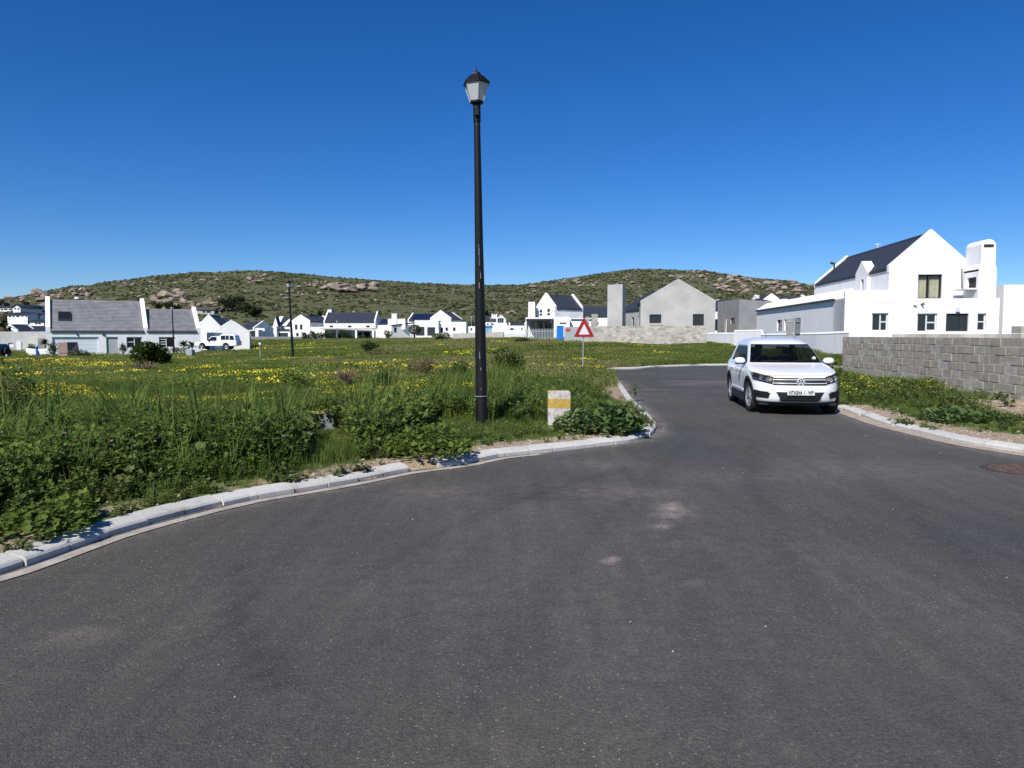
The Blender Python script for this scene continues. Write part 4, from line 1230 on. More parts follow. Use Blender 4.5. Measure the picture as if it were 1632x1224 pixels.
# blue portable cabin
bt = thing('blue_cabin', 'bright blue narrow portable toilet at the right end of the palisade fence', 'portable toilet', (xat(888, 108), 108, .85))
bw = xat(898, 108) - xat(888, 108); bhh = zat(519.5, 108) - .85
M['blue'] = mat('blue_plastic', (.02, .17, .60), .4)
mb = MB(); mb.box(0, 0, -.2, bw, 1.0, bhh - .12); bo = mb.build('cabin_body', M['blue'], bt); bevel(bo, .04)
mb = MB(); mb.prism([(-.04, bhh - .12), (bw + .04, bhh - .12), (bw, bhh + .02), (0, bhh + .02)], -.04, 1.04, lambda u, v, q: (u, q, v)); mb.build('cabin_roof', M['blue'], bt)
mb = MB(); mb.box(.08, -.025, .0, bw - .08, -.003, bhh - .25); mb.build('door', M['blue'], bt)
# sliding gate with a red notice
gt = thing('site_gate', 'grey corrugated sheet gate with a small red notice, right of the blue cabin', 'gate', (xat(899, 104), 104, .8))
gwid = xat(927, 104) - xat(899, 104); gz_ = zat(521, 104) - .8
mb = MB()
for k in range(14):
    a = gwid * k / 14; mb.box(a, 0 if k % 2 else .03, -.3, a + gwid / 14, .05 if k % 2 else .08, gz_)
mb.build('gate_sheet', pm_.materials[0], gt)
mb = MB(); mb.box(.25 * gwid / 2.5, -.03, gz_ - .62, gwid * .35, -.005, gz_ - .2); mb.build('notice_board', mat('red_notice', (.45, .06, .05), .6), gt)

# ---------------------------------------------------------------- far row of houses, left of the lamp
def far_gable(label, A, B, base, eave_py, ridge, Lr=9, ops=(), **kw):
    f = Face(A, B, base); h = thing('house', label, 'house', f.A)
    o = [f.op(*q[:4], **(q[4] if len(q) > 4 else {})) for q in ops]
    gabled(h, f.gable_frame(), Lr, f.L, f.h(A[0], eave_py), f.h(ridge[0], ridge[1]), {'end0': o}, **kw)
    return h, f
# white house with solar panels and two dark garage doors
b4 = .9
f = Face((688, 176), (720, 176), b4)
h4 = thing('house', 'white house with solar panels on its roof and two dark garage doors', 'house', f.A)
f = Face((686, 176), (719, 175.5), b4)
gabled(h4, f.gable_frame(), 16, f.L, f.h(686, 508), f.h(702, 496.5), {}, par=.25)
f = Face((650, 177.5), (686, 176.5), b4)
gabled(h4, f.eave_frame(), f.L + 1, 8, f.h(668, 511), f.h(668, 500), {}, parapets=(1, 0), par=.3, solar=[(0, .8, f.L - .3, .12, .92, 9, 2)])
f = Face((661, 168), (699, 168), b4)
flat(h4, Frame(f.A, (1, 0)), f.L, 7, f.h(670, 510.5), {'front': [f.op(663, 521, 676.5, 535, k='garage'), f.op(681, 521.5, 693.5, 535, k='garage')]}, par=.2)
f = Face((699, 169), (743, 169), b4)
flat(h4, Frame(f.A, (1, 0)), f.L, 8, f.h(720, 513), {'front': [f.op(702, 522, 706, 531, k='hole'), f.op(710, 522, 714, 527.5), f.op(722, 522, 726, 527.5)]}, par=.2)
f = Face((624, 166), (661, 170), b4)
flat(h4, f.eave_frame(), f.L, 6, f.h(640, 518), {'front': [f.op(628, 522, 633, 530, f='darkframe')]}, par=.2)
g = MB(); fe = f.eave_frame(); g.prism([(0, f.h(626, 519)), (f.L, f.h(658, 515.5)), (f.L, f.h(658, 513.5)), (0, f.h(626, 518))], -.15, .5, lambda u, v, q: fe.p(u, q, v)); g.build('gutter', M['slate'], h4, world=True)
fc = Frame(Vector((xat(624, 167), 167.5, b4)), (1, 0)); w_ = xat(632, 167) - xat(624, 167)
chimney(h4, fc, 0, 0, w_, 1.2, 2, zat(500, 167) - b4, taper=0)
mb = MB(); mb.box(-.9, .2, 2, w_ + 1.6, 1, zat(508, 167) - b4, 0, lambda a, b, c: fc.p(a, b, c)); mb.build('wall', M['white'], h4, world=True)
mb = MB(); mb.box(w_ + 1.4, .1, 2, w_ + 1.9, 1, zat(507.5, 167) - b4, 0, lambda a, b, c: fc.p(a, b, c)); mb.build('wall', M['white'], h4, world=True)
# house between with solar roof
f = Face((604, 182), (626, 182), .8)
h = thing('house', 'low white house with solar panels in the gap beside the long dark roof', 'house', f.A)
gabled(h, f.eave_frame(), f.L, 8, f.h(612, 517), f.h(612, 508.5), {'front': [f.op(605, 519, 608, 523), f.op(616, 519, 621.5, 524)]}, parapets=(0, 0), solar=[(0, .2, f.L - .2, .1, .9, 3, 2)])
plain_wall('garden_wall', [(xat(599, 178), 178, .6, zat(524, 178)), (xat(618, 178), 178, .6, zat(524, 178))], 'short white yard wall between the long dark-roofed house and the solar-panelled house')
# long white house with dark roof, veranda
b3 = .3
f = Face((516, 186), (598, 186), b3)
h3 = thing('house', 'long white two-level house with dark roof, end chimney and shaded veranda', 'house', f.A)
gabled(h3, Frame(f.A + Vector((0, .1, 0)), (1, .03)), f.L, 9, f.h(550, 513.5), f.h(550, 498), {'front': [f.op(525, 518.7, 531, 522.2, f='alu'), f.op(554, 518.7, 560, 522.2, f='alu'), f.op(583, 518.7, 589, 522.2, f='alu')],
       'end1': [(3.6, 3.8, 4.4, 5.6, {})]}, par=.35)
fc = Frame(Vector((xat(518, 188), 189, b3)), (1, 0)); chimney(h3, fc, 0, 2.2, .95, 3.4, 3, zat(493, 190) - b3)
vf = Frame(f.A + Vector((0, -3.2, 0)), (1, .0))
vb = MB(); vh = f.h(550, 525); vb.box(-.3, -.1, vh, f.L + .2, 3.2, vh + .25, 0, lambda a, b, c: vf.p(a, b, c)); vb.build('veranda_roof', M['cement2'], h3, world=True)
for px_ in (516.5, 567.5, 594.5):
    u = xat(px_, 182.8) - f.A.x; vb = MB(); vb.box(u - .22, 0, -.6, u + .22, .45, vh - .003, 0, lambda a, b, c: vf.p(a, b, c)); vb.build('pillar', M['white'], h3, world=True)
rnd = random.Random(12)
for k, (a, b_, c1) in enumerate(((519, 523, 'darkframe'), (527, 534, 'greydoor'), (538, 544, 'darkframe'), (547, 556, 'greydoor'), (571, 577, 'darkframe'), (580, 590, 'greydoor'))):
    u0 = xat(a, 185.8) - f.A.x; u1 = xat(b_, 185.8) - f.A.x; vb = MB(); vb.box(u0, 3.02, 0, u1, 3.1, 2.2, 0, lambda a, b, c: vf.p(a, b, c)); vb.build('veranda_window', M['pane'], h3, world=True)
# white gabled house, left of it
b2_ = .25
f = Face((465, 192), (494, 190), b2_)
h2 = thing('house', 'white house with stepped gables, two tall upstairs windows and a dark garage door', 'house', f.A)
gabled(h2, f.gable_frame(), 10, f.L, f.h(465, 513), f.h(477, 504), {'end0': [f.op(470, 517, 474, 525.5, my=[.5], w=.12), f.op(478, 517, 482, 525.5, my=[.5], w=.12), f.op(472, 530.5, 476, 536, w=.1), f.op(482.5, 530, 487, 532)]}, par=.3)
f = Face((441, 192), (466, 192), b2_)
flat(h2, Frame(f.A, (1, 0)), f.L, 6, f.h(450, 526), {'front': [f.op(444, 530.5, 459, 536.5, k='garage')]}, par=.2)
g = MB(); g.prism([(0, f.h(450, 526.5)), (f.L * .85, f.h(450, 526.5)), (f.L * .75, f.h(450, 524.5)), (0, f.h(450, 524))], -.3, .5, lambda u, v, q: Frame(f.A, (1, 0)).p(u, q, v)); g.build('roof', M['slate'], h2, world=True)
f = Face((440, 197), (472, 197), b2_)
gabled(h2, f.eave_frame(), f.L, 7, f.h(450, 519), f.h(450, 507.5), {}, parapets=(1, 0), par=.5, par_t=1.0)
f = Face((436, 194), (443, 194), b2_)
gabled(h2, f.gable_frame(), 3, f.L, f.h(437, 520), f.h(439, 506.5), {}, par=.1)
f = Face((431, 191), (441, 191), b2_)
flat(h2, Frame(f.A, (1, 0)), f.L, 4, f.h(435, 520), {}, par=.2)
f = Face((449, 195), (465, 195), b2_)
m_ = MB(); fe = f.eave_frame(); m_.prism([(0, f.h(449, 519)), (f.L, f.h(465, 505)), (f.L, f.h(465, 508)), (1.2, f.h(449, 519.5))], 0, .4, lambda u, v, q: fe.p(u, q, v)); m_.build('parapet', M['white'], h2, world=True)
f = Face((493, 189), (516, 188), b2_)
flat(h2, f.eave_frame(), f.L, 5, f.h(500, 521), {}, par=.2)
f = Face((418, 190), (432, 190), b2_)
flat(h2, f.eave_frame(), f.L, 5, f.h(425, 527), {}, par=.2)
# low concrete boundary walls
M['concwall'] = mat('pale_concrete_wall', (.42, .40, .37), .9, .15, 1.5, coords='World')
plain_wall('boundary_wall', [(xat(398, 165), 165, -.3, zat(536.5, 165)), (xat(515, 175), 175, .0, zat(536.5, 175))], 'long low grey precast wall behind the field, below the stepped white gables', wall='concwall')
plain_wall('boundary_wall', [(xat(721, 140), 140, .4, zat(531.5, 140)), (xat(802, 134), 134, .5, zat(529, 134))], 'grey concrete wall behind the tall lamp post', wall='concwall')
# left part: house with railing, veranda (x 383-412)
f = Face((382, 174), (405, 173), -.2)
h = thing('house', 'white house with slate roof and open balcony behind the pickup', 'house', f.A)
gabled(h, f.eave_frame(), f.L, 8, f.h(395, 524), f.h(395, 513.5), {}, parapets=(0, 1), par=.3)
flat(h, Frame(Vector((xat(398, 168), 168, -.2)), (1, 0)), xat(412, 168) - xat(398, 168), 5, zat(527, 168) + .2, {'front': [(.3, 1.5, 1.3, 3.0, {})]}, par=.2)
f = Face((407, 172), (422, 172), -.2)
flat(h, f.eave_frame(), f.L, 6, f.h(412, 523), {'front': [f.op(412, 526, 418, 534, k='hole')]}, par=.2)

# houses right of tall lamp (far)
h, f = far_gable('distant white house with glazed upper gable and crown-like chimney beyond the lamp', (791, 205), (806, 205), 1.0, 509, (798, 502.5), ops=[(793, 507, 803, 515, dict(f='alu', mx=[.33, .66]))], par=.1)
f2 = Face((771, 207), (792, 207), 1.0)
gabled(h, f2.eave_frame(), f2.L, 8, f2.h(780, 512), f2.h(780, 504), {}, parapets=(1, 0), par=.25)
fc = Frame(Vector((xat(783, 206), 209, 1.)), (1, 0)); w_ = xat(792, 206) - xat(783, 206)
chimney(h, fc, 0, 0, w_, 1, 3, zat(502, 208) - 1, cap=False)
for k in range(3): chimney(h, fc, w_ * k / 2.6, 0, w_ * k / 2.6 + .35, 1, zat(502.2, 208) - 1, zat(500, 208) - 1, cap=False, name='chimney_pot')
f3_ = Face((771, 203), (808, 203), 1.0)
flat(h, f3_.eave_frame(), f3_.L, 5, f3_.h(780, 514.5), {'front': [f3_.op(783, 515.5, 787, 518), f3_.op(776, 515.5, 779, 518)]}, par=.2)
h = thing('house', 'distant flat-roofed white house with blue trim, between the tall lamp and the pergola house', 'house', (xat(806, 190), 190, 1.))
f = Face((784, 190), (838, 190), 1.)
flat(h, f.eave_frame(), f.L, 6, f.h(800, 519), {'front': [f.op(813, 523, 819, 526.5, f='alu'), f.op(830.5, 523, 833, 526.5, f='alu')]}, par=.2)
f = Face((811, 196), (838, 196), 1.)
gabled(h, f.eave_frame(), f.L, 6, f.h(820, 519), f.h(820, 515.5), {}, parapets=(1, 1), par=.2)
h = thing('house', 'low distant white house behind the grey concrete wall, left of the tall lamp', 'house', (xat(742, 195), 195, 1.))
f = Face((741, 195), (763, 195), 1.)
flat(h, f.eave_frame(), f.L, 6, f.h(750, 520), {'front': [f.op(743, 523, 746, 527), f.op(750, 523, 753, 527, f='alu')]}, par=.2)
M['bluepaint'] = mat('blue_paint', (.05, .16, .36), .5)
mb = MB(); mb.box(0, 0, 0, xat(785, 150) - xat(770, 150), .1, .5); g = thing('yard_gate', 'small blue and glass gate panel behind the grey concrete wall', 'gate', (xat(770, 150), 150, zat(523, 150)))
mb.build('blue_beam', M['bluepaint'], g); mb = MB(); mb.box(.3, .02, -1.6, xat(783, 150) - xat(770, 150), .08, -.003); mb.build('glass_panel', mat('pale_blue_glass', (.25, .42, .5), .2), g)
for x_ in (0.06, .5, 1.0): 
    mb = MB(); q = (xat(783, 150) - xat(770, 150)) * x_; mb.box(q, -.01, -2.4, q + .08, .01 + .1, 0); mb.build('post', M['bluepaint'], g)
rl = thing('blue_railing', 'low blue metal railing left of the palisade fence', 'railing', (xat(803, 136), 136, .7))
wr = xat(838, 136) - xat(803, 136); hr = zat(533.5, 136) - .7
for zz_ in (.25, hr - .05):
    mb = MB(); mb.box(0, 0, zz_, wr, .05, zz_ + .07); mb.build('rail', M['bluepaint'], rl)
for k in range(15):
    mb = MB(); q = wr * k / 14; mb.box(q, .008, -.3, q + .06, .042, hr); mb.build('baluster', M['bluepaint'], rl)

# ---------------------------------------------------------------- big white house on the left with grey tiled roofs
lb = -.95
lh = thing('house', 'long white house with grey tiled roof in two lengths and a double garage', 'house', (xat(75, 84), 84, lb))
f = Face((74, 84.6), (320, 93.0), lb)
U_ = f.U
uj = f.uv(236, 540)[0]
f1 = Frame(f.A, U_)
g1 = f.op(84, 537, 157, 564.5, k='garage', c='garage_w'); g1 = (g1[0], .05, g1[2], g1[3], g1[4])
dd = f.op(170, 537, 188, 563, k='door', split=True); dd = (dd[0], .05, dd[2], dd[3], dd[4])
ops = [g1, dd, f.op(202, 537, 226.5, 555, f='alu', mx=[.5], my=[(.55, 0, .5)], w=.1)]
opsb = [f.op(253.5, 537, 279, 554, f='alu', mx=[.45], my=[(.33, 0, .45), (.55, 0, .45), (.78, 0, .45)], w=.1)]
e1 = f.h(150, 527); r1 = f.h(150, 481) 
r1 = 7.2
gabled(lh, f1, uj, 8.5, e1, zat(480.5, 90) - lb, {'front': ops}, roof='tile', courses=21, par=.42, par_t=.45)
fr2 = Frame(f.A + U_ * (uj + .01), U_)
opsb2 = [(o[0] - uj, o[1], o[2] - uj, o[3], o[4]) for o in opsb]
gabled(lh, fr2, f.L - uj, 7.4, e1 - .01, zat(496, 97) - lb, {'front': opsb2}, roof='tile', courses=16, par=.42, par_t=.45, parapets=(0, 1))
# skylight window in the big roof
W1 = 8.5; sl_ = (zat(480.5, 90) - lb - e1) / (W1 / 2)
ue = f.uv(92, 500)[0]; uf = f.uv(113, 500)[0]
sk = MB()
ya, yb = 1.15, 2.3
sk.prism([(ya, e1 + sl_ * ya + .1), (yb, e1 + sl_ * yb + .1), (yb, e1 + sl_ * yb + .34), (ya, e1 + sl_ * ya + .34)], ue, uf, lambda u, v, q: f1.p(q, u, v))
so_ = sk.build('skylight', M['darkframe'], lh, world=True)
sk = MB(); sk.prism([(ya + .08, e1 + sl_ * (ya + .08) + .342), (yb - .08, e1 + sl_ * (yb - .08) + .342), (yb - .08, e1 + sl_ * (yb - .08) + .35), (ya + .08, e1 + sl_ * (ya + .08) + .35)], ue + .08, uf - .08, lambda u, v, q: f1.p(q, u, v)); sk.build('pane', M['pane'], so_, world=True)
for px_ in (122, 163, 165): 
    q = f.uv(px_, 533); w_ = MB(); w_.box(q[0], q[1] - .1, -.12, q[0] + .12, q[1] + .1, .0, 0, lambda a, b, c: f.A + U_ * a + Z3 * b - f.N * c); w_.build('wall_light', M['darkframe'], lh, world=True)
for (px_, yy_) in ((225, 2.5),):
    cw = MB(); q = f.uv(px_, 500)[0]; cw.lathe([(.2, 0), (.2, .5), (.34, .55), (.3, .75), (.05, .85)], 10, tuple(f1.p(q, 5.6, zat(478, 92) - lb - .6))); cw.build('chimney_cowl', M['darkframe'], lh, world=True)
cw = MB(); cw.lathe([(.12, 0), (.12, .4), (.3, .4), (.2, .6)], 8, tuple(f1.p(f.uv(124, 500)[0], 4.6, zat(480, 88) - lb))); cw.build('roof_vent', M['white'], lh, world=True)
# driveway apron
dw = thing('driveway_slab', 'pale concrete driveway slab in front of the double garage', 'driveway', (f.A.x, f.A.y, lb))
mb = MB(); mb.box(f.uv(80, 564)[0], -6.5, -.25, f.uv(232, 564)[0] * .98, -.02, .045, 0, lambda a, b, c: f1.p(a, b, c)); mb.build('slab', M['concwall'], dw, world=True)
# two white gables right of it
f = Face((296, 112), (367, 112), lb + .1)
hb = thing('house', 'white house end with two plain overlapping gables, directly behind the white pickup', 'house', f.A)
f = Face((340, 101), (398, 102.5), lb + .1)
gabled(hb, f.gable_frame(), 12, f.L, f.h(342, 529), f.h(367, 512), {}, par=.1)
f = Face((305, 106), (362, 107), lb + .1)
gabled(hb, f.gable_frame(), 10, f.L, f.h(306, 531), f.h(348, 505) + .2, {}, par=.1)
f = Face((316, 112), (343, 112), lb + .1)
gabled(hb, f.eave_frame(), f.L, 8, f.h(320, 518), f.h(330, 507), {}, par=.2, parapets=(1, 0))
f = Face((330, 99), (343, 99), lb + .1)
flat(hb, f.eave_frame(), f.L, 3, f.h(335, 530), {'front': [f.op(336.5, 538, 340.5, 544)]}, par=.2)
# unfinished grey wall house at far left
f = Face((-30, 96), (75, 92), lb + .1)
gl = thing('outbuilding', 'long low grey plastered wall building at the far left with white and dark openings', 'building', f.A)
flat(gl, f.eave_frame(), f.L, 9, f.h(30, 528.5), {'front': [f.op(13, 546.5, 21, 553, k='slab', c='alu'), f.op(27.5, 546, 33, 555, k='hole')]}, wall='cement2', par=.2)
m_ = MB(); u = f.uv(41, 540)[0]; fe = f.eave_frame(); m_.box(u, -1.2, -.8, f.L, -.01, f.h(50, 539), 0, lambda a, b, c: fe.p(a, b, c)); m_.build('wall', M['cement'], gl, world=True)
m_ = MB(); m_.box(f.uv(42, 540)[0], -1.35, -.8, f.uv(49.5, 540)[0], -1.21, f.h(45, 544), 0, lambda a, b, c: fe.p(a, b, c)); m_.build('door', M['alu'], gl, world=True)
m_ = MB(); m_.box(f.uv(33, 540)[0], -.16, 0, f.uv(41, 540)[0], -.02, f.h(35, 545), 0, lambda a, b, c: fe.p(a, b, c)); m_.build('panel', M['timber'], gl, world=True)
f = Face((4, 125), (29, 125), lb + .3)
h = thing('house', 'white gable with dark slate roof just above the long grey wall at the far left', 'house', f.A)
gabled(h, f.gable_frame(), 5, f.L, f.h(5, 528), f.h(15, 519), {}, par=.15)
f = Face((20, 128), (80, 128), lb + .3)
gabled(h, f.eave_frame(), f.L, 8, f.h(40, 528), f.h(40, 520.5), {}, par=.15, parapets=(0, 0))
fc = Frame(Vector((xat(4.5, 124), 125, lb)), (1, 0)); chimney(h, fc, 0, 0, .8, .8, 3, zat(520, 125) - lb)
plain_wall('garden_wall', [(xat(41, 80), 80, lb, zat(555, 80)), (xat(50, 77), 77, lb, zat(556, 77)), (xat(84, 77.4), 77.4, lb, zat(555.5, 77.4))], 'low curved white planter wall left of the double garage')

# hillside houses on the left
def hill_house(label, px0, px1, py_base, py_eave, py_ridge, D=None, ops=(), roof='slate', wall='white', W=9, gable=False, par=(0, 0)):
    hit = hill_hit((px0 + px1) / 2, py_base)
    D = D or (hit[1] if hit else 330); base = zat(py_base, D)
    f = Face((px0, D), (px1, D), base)
    h = thing('house', label, 'house', f.A)
    o = [f.op(*q[:4], **(q[4] if len(q) > 4 else {})) for q in ops]
    if gable: gabled(h, f.gable_frame(), 14, f.L, f.h(px0, py_eave), f.h((px0 + px1) / 2, py_ridge), {'end0': o}, wall=wall, roof=roof, parapets=par, over=.4)
    else: gabled(h, f.eave_frame(), f.L, W, f.h(px0, py_eave), f.h(px0, py_ridge), {'front': o}, wall=wall, roof=roof, parapets=par, over=.4)
    mb = MB(); mb.box(0, .2, -9, f.L, W, .1, 0, lambda a, b, c: f.eave_frame().p(a, b, c)); mb.build('foundation', M[wall], h, world=True)
    return h, f
w = lambda a, b, c, d: (a, b + 1.3, c, d + 1.5, dict(f='darkframe', w=.12))
hill_house('upper hillside white house, long wing with a row of windows at the left edge', -20, 21, 498, 490, 487.5, ops=[w(1, 490.8, 5, 493), w(6, 490.8, 12, 493), w(14, 490.8, 20, 493)])
hill_house('small white gabled hillside house with two windows, top of the far left slope', 21, 32.5, 497, 489.5, 485.5, D=300, gable=True, ops=[w(23, 489.5, 26, 492), w(28, 489.5, 31, 492)])
hill_house('white hillside house with long dark roof, right of the small gabled one', 32, 50, 494, 490, 486, D=308, ops=[w(34, 490.5, 37, 492)])
hill_house('middle hillside white house with five dark windows under a grey roof', 12, 44, 513, 501, 498, D=262, ops=[w(14, 501.5, 18, 504), w(20, 501.5, 23, 504), w(26, 501.5, 31, 504), w(35, 501.5, 37, 504), w(46 - 5, 501.5, 43, 504)])
hill_house('hillside white house wing with dark glazed corner, right of the five-window house', 44, 67, 512, 502, 499, D=268, ops=[w(48, 501.5, 51, 504), w(54.5, 503, 63, 507.5)])
hill_house('small white flat hillside cottage with two square windows by the big gable parapet', 47, 70, 520, 512, 510.5, D=225, ops=[w(56, 512.8, 60, 515.5), w(61, 512.8, 65, 515.5)])
hill_house('white house with grey roof touching the left gable parapet, high on the slope', 60, 72, 495, 487, 482, D=330, ops=[w(65, 489, 68, 492)], roof='tile')
hill_house('brown-roofed house with pale windows below the big boulder outcrop, left half', 290, 320, 500, 493, 489, ops=[(303, 493.5, 309, 497, dict(f='alu'))], roof='brownroof', wall='cement')
hill_house('brown-roofed house with pale windows below the big boulder outcrop, middle', 319, 341, 500.5, 493.5, 489.5, ops=[(323, 494.5, 327, 499, dict(f='alu')), (329, 494.5, 336, 499, dict(f='alu'))], roof='brownroof', wall='cement')
hill_house('small brown-roofed cottage at the right end of the terrace under the boulders', 340, 351, 500, 494, 490.5, ops=[(343, 495, 350, 499, dict(f='alu'))], roof='brownroof', wall='cement')

# ================================================================== rocks on the hill
def rock_mat():
    m, n, l, b = nt('pink_granite')
    b.inputs['Roughness'].default_value = .95; b.inputs['Specular IOR Level'].default_value = .1
    g = n.new('ShaderNodeNewGeometry'); oi = n.new('ShaderNodeObjectInfo')
    nz = n.new('ShaderNodeTexNoise'); nz.inputs['Scale'].default_value = .7; nz.inputs['Detail'].default_value = 8; nz.inputs['Roughness'].default_value = .7
    l.new(g.outputs['Position'], nz.inputs['Vector'])
    r = n.new('ShaderNodeValToRGB'); e = r.color_ramp.elements
    e[0].position = .35; e[0].color = (.13, .11, .09, 1); e[1].position = .62; e[1].color = (.35, .28, .225, 1)
    l.new(nz.outputs['Fac'], r.inputs['Fac'])
    hs = n.new('ShaderNodeHueSaturation'); l.new(r.outputs['Color'], hs.inputs['Color'])
    mr = n.new('ShaderNodeMapRange'); mr.inputs[3].default_value = .75; mr.inputs[4].default_value = 1.2; l.new(oi.outputs['Random'], mr.inputs[0]); l.new(mr.outputs[0], hs.inputs['Value'])
    l.new(hs.outputs['Color'], b.inputs['Base Color'])
    bp = n.new('ShaderNodeBump'); bp.inputs['Strength'].default_value = .8; bp.inputs['Distance'].default_value = .4
    l.new(nz.outputs['Fac'], bp.inputs['Height']); l.new(bp.outputs['Normal'], b.inputs['Normal'])
    return m
M['granite'] = rock_mat()
def rock_mesh(name, seed, sub=2, flat_=.7, ang=.35, mt=None):
    bm = bmesh.new(); bmesh.ops.create_icosphere(bm, subdivisions=sub, radius=1)
    r = random.Random(seed)
    cuts = [(Vector((r.gauss(0, 1), r.gauss(0, 1), r.gauss(0, .7))).normalized(), r.uniform(.55, .9)) for _ in range(9)]
    for v in bm.verts:
        p = v.co.copy()
        for nn, d in cuts:
            q = p.dot(nn)
            if q > d: p -= nn * (q - d) * .9
        p *= 1 + r.uniform(-.05, .05)
        v.co = Vector((p.x, p.y, p.z * flat_))
    me = bpy.data.meshes.new(name); bm.to_mesh(me); bm.free(); me.materials.append(mt or M['granite'])
    return me
ROCKS = [rock_mesh('boulder', s, 2, .55 + .3 * (s % 3) / 2) for s in range(8)]
RI = bpy.data.objects
rr = random.Random(21)
def boulder_cluster(x0, y0, x1, y1, n, s0, s1, label, group, flatk=1.0):
    k = 0
    for i in range(n):
        px, py = rr.uniform(x0, x1), rr.uniform(y0, y1)
        if ((px - (x0 + x1) / 2) / ((x1 - x0) / 2)) ** 2 + ((py - (y0 + y1) / 2) / ((y1 - y0) / 2)) ** 2 > 1.15: px = (px + (x0 + x1) / 2) / 2; py = (py + (y0 + y1) / 2) / 2
        h = hill_hit(px, py)
        if not h: continue
        sz = rr.uniform(s0, s1) * 1.15 * h[1] / F_PX / 2
        o = bpy.data.objects.new('boulder', rr.choice(ROCKS)); C.objects.link(o)
        o.location = (h[0], h[1], h[2] + sz * .42); o.scale = (sz * rr.uniform(.9, 1.4), sz * rr.uniform(.8, 1.2), sz * rr.uniform(.75, 1.1) * flatk)
        o.rotation_euler = (rr.uniform(-.2, .2), rr.uniform(-.2, .2), rr.uniform(0, 6.28))
        put(o, label, 'boulder', group)
CL_ = [
 (242, 464, 296, 494, 34, 6, 15, 'granite boulder in the big outcrop above the small tiled roof', 'boulders of the big outcrop', 1),
 (54, 466, 72, 481, 7, 6, 14, 'granite boulder in the pile left of the big gable parapet', 'boulders beside the gable parapet', 1),
 (70, 469, 103, 479, 9, 4, 10, 'flat boulder above the left end of the big tiled roof', 'boulders above the tiled roof left end', .8),
 (104, 461, 152, 474, 14, 5, 10, 'granite boulder on the skyline spur above the skylight roof', 'boulders on the skyline spur', 1),
 (2, 470, 50, 484, 10, 4, 9, 'small granite boulder above the white hillside houses at far left', 'boulders above the hillside houses', 1),
 (162, 449, 215, 460, 8, 3, 6, 'small pale boulder just below the left skyline', 'boulders below the left skyline', 1),
 (236, 448, 262, 462, 8, 3, 7, 'granite boulder in the small patch above the big outcrop', 'boulders above the outcrop', 1),
 (286, 446, 350, 455, 15, 3, 8, 'boulder in the band below the left hilltop', 'boulders in the hilltop band', .7),
 (385, 439, 432, 450, 12, 4, 8, 'boulder in the hilltop row above the left lamp lantern', 'boulders in the hilltop row', 1),
 (388, 449, 424, 454, 7, 5, 12, 'low flat granite slab under the hilltop row of boulders', 'flat slabs under the hilltop row', .35),
 (444, 465, 490, 477, 12, 4, 9, 'low slab just right of the left lamp pole', 'slabs right of the left lamp', .5),
 (462, 454, 505, 461, 9, 5, 9, 'rock slab in the strip right of the left lantern', 'slabs beside the lantern', .45),
 (485, 448, 524, 456, 9, 3, 6, 'small rock above the long granite slab on the hill', 'rocks above the long slab', .8),
 (516, 457, 598, 467, 34, 8, 19, 'low granite slab of the long outcrop mid hill', 'slabs of the long outcrop', .5),
 (298, 482, 352, 491, 10, 5, 11, 'boulder right behind the brown-roofed terrace', 'boulders behind the brown-roofed houses', .7),
 (825, 455, 900, 470, 12, 3, 8, 'pale rock scattered above the white pergola house', 'rocks above the pergola house', .6),
 (895, 446, 965, 458, 16, 4, 9, 'rock on the left shoulder of the right hill', 'rocks on the right hill shoulder', .7),
 (955, 440, 1010, 462, 14, 4, 11, 'pinkish slab on the hill above the square tower chimney', 'slabs above the tower chimney', .6),
 (1060, 432, 1150, 448, 24, 4, 10, 'granite rock on the top of the right-hand hill', 'rocks on the right hilltop', .7),
 (1140, 440, 1205, 468, 38, 5, 12, 'granite boulder in the field right of the grey gable peak', 'boulders right of the grey gable', .8),
 (1205, 446, 1295, 472, 38, 5, 12, 'boulder on the right hillside behind the near white house', 'boulders behind the near white roof', .8),
]
for c in CL_: boulder_cluster(*c)
h = hill_hit(596, 460)
o = bpy.data.objects.new('boulder', ROCKS[2]); C.objects.link(o); s_ = 9.5 * h[1] / F_PX
o.location = (h[0], h[1], h[2] + s_ * .3); o.scale = (s_, s_, s_ * 1.1); put(o, 'largest single dark boulder at the right end of the long granite slab', 'boulder')

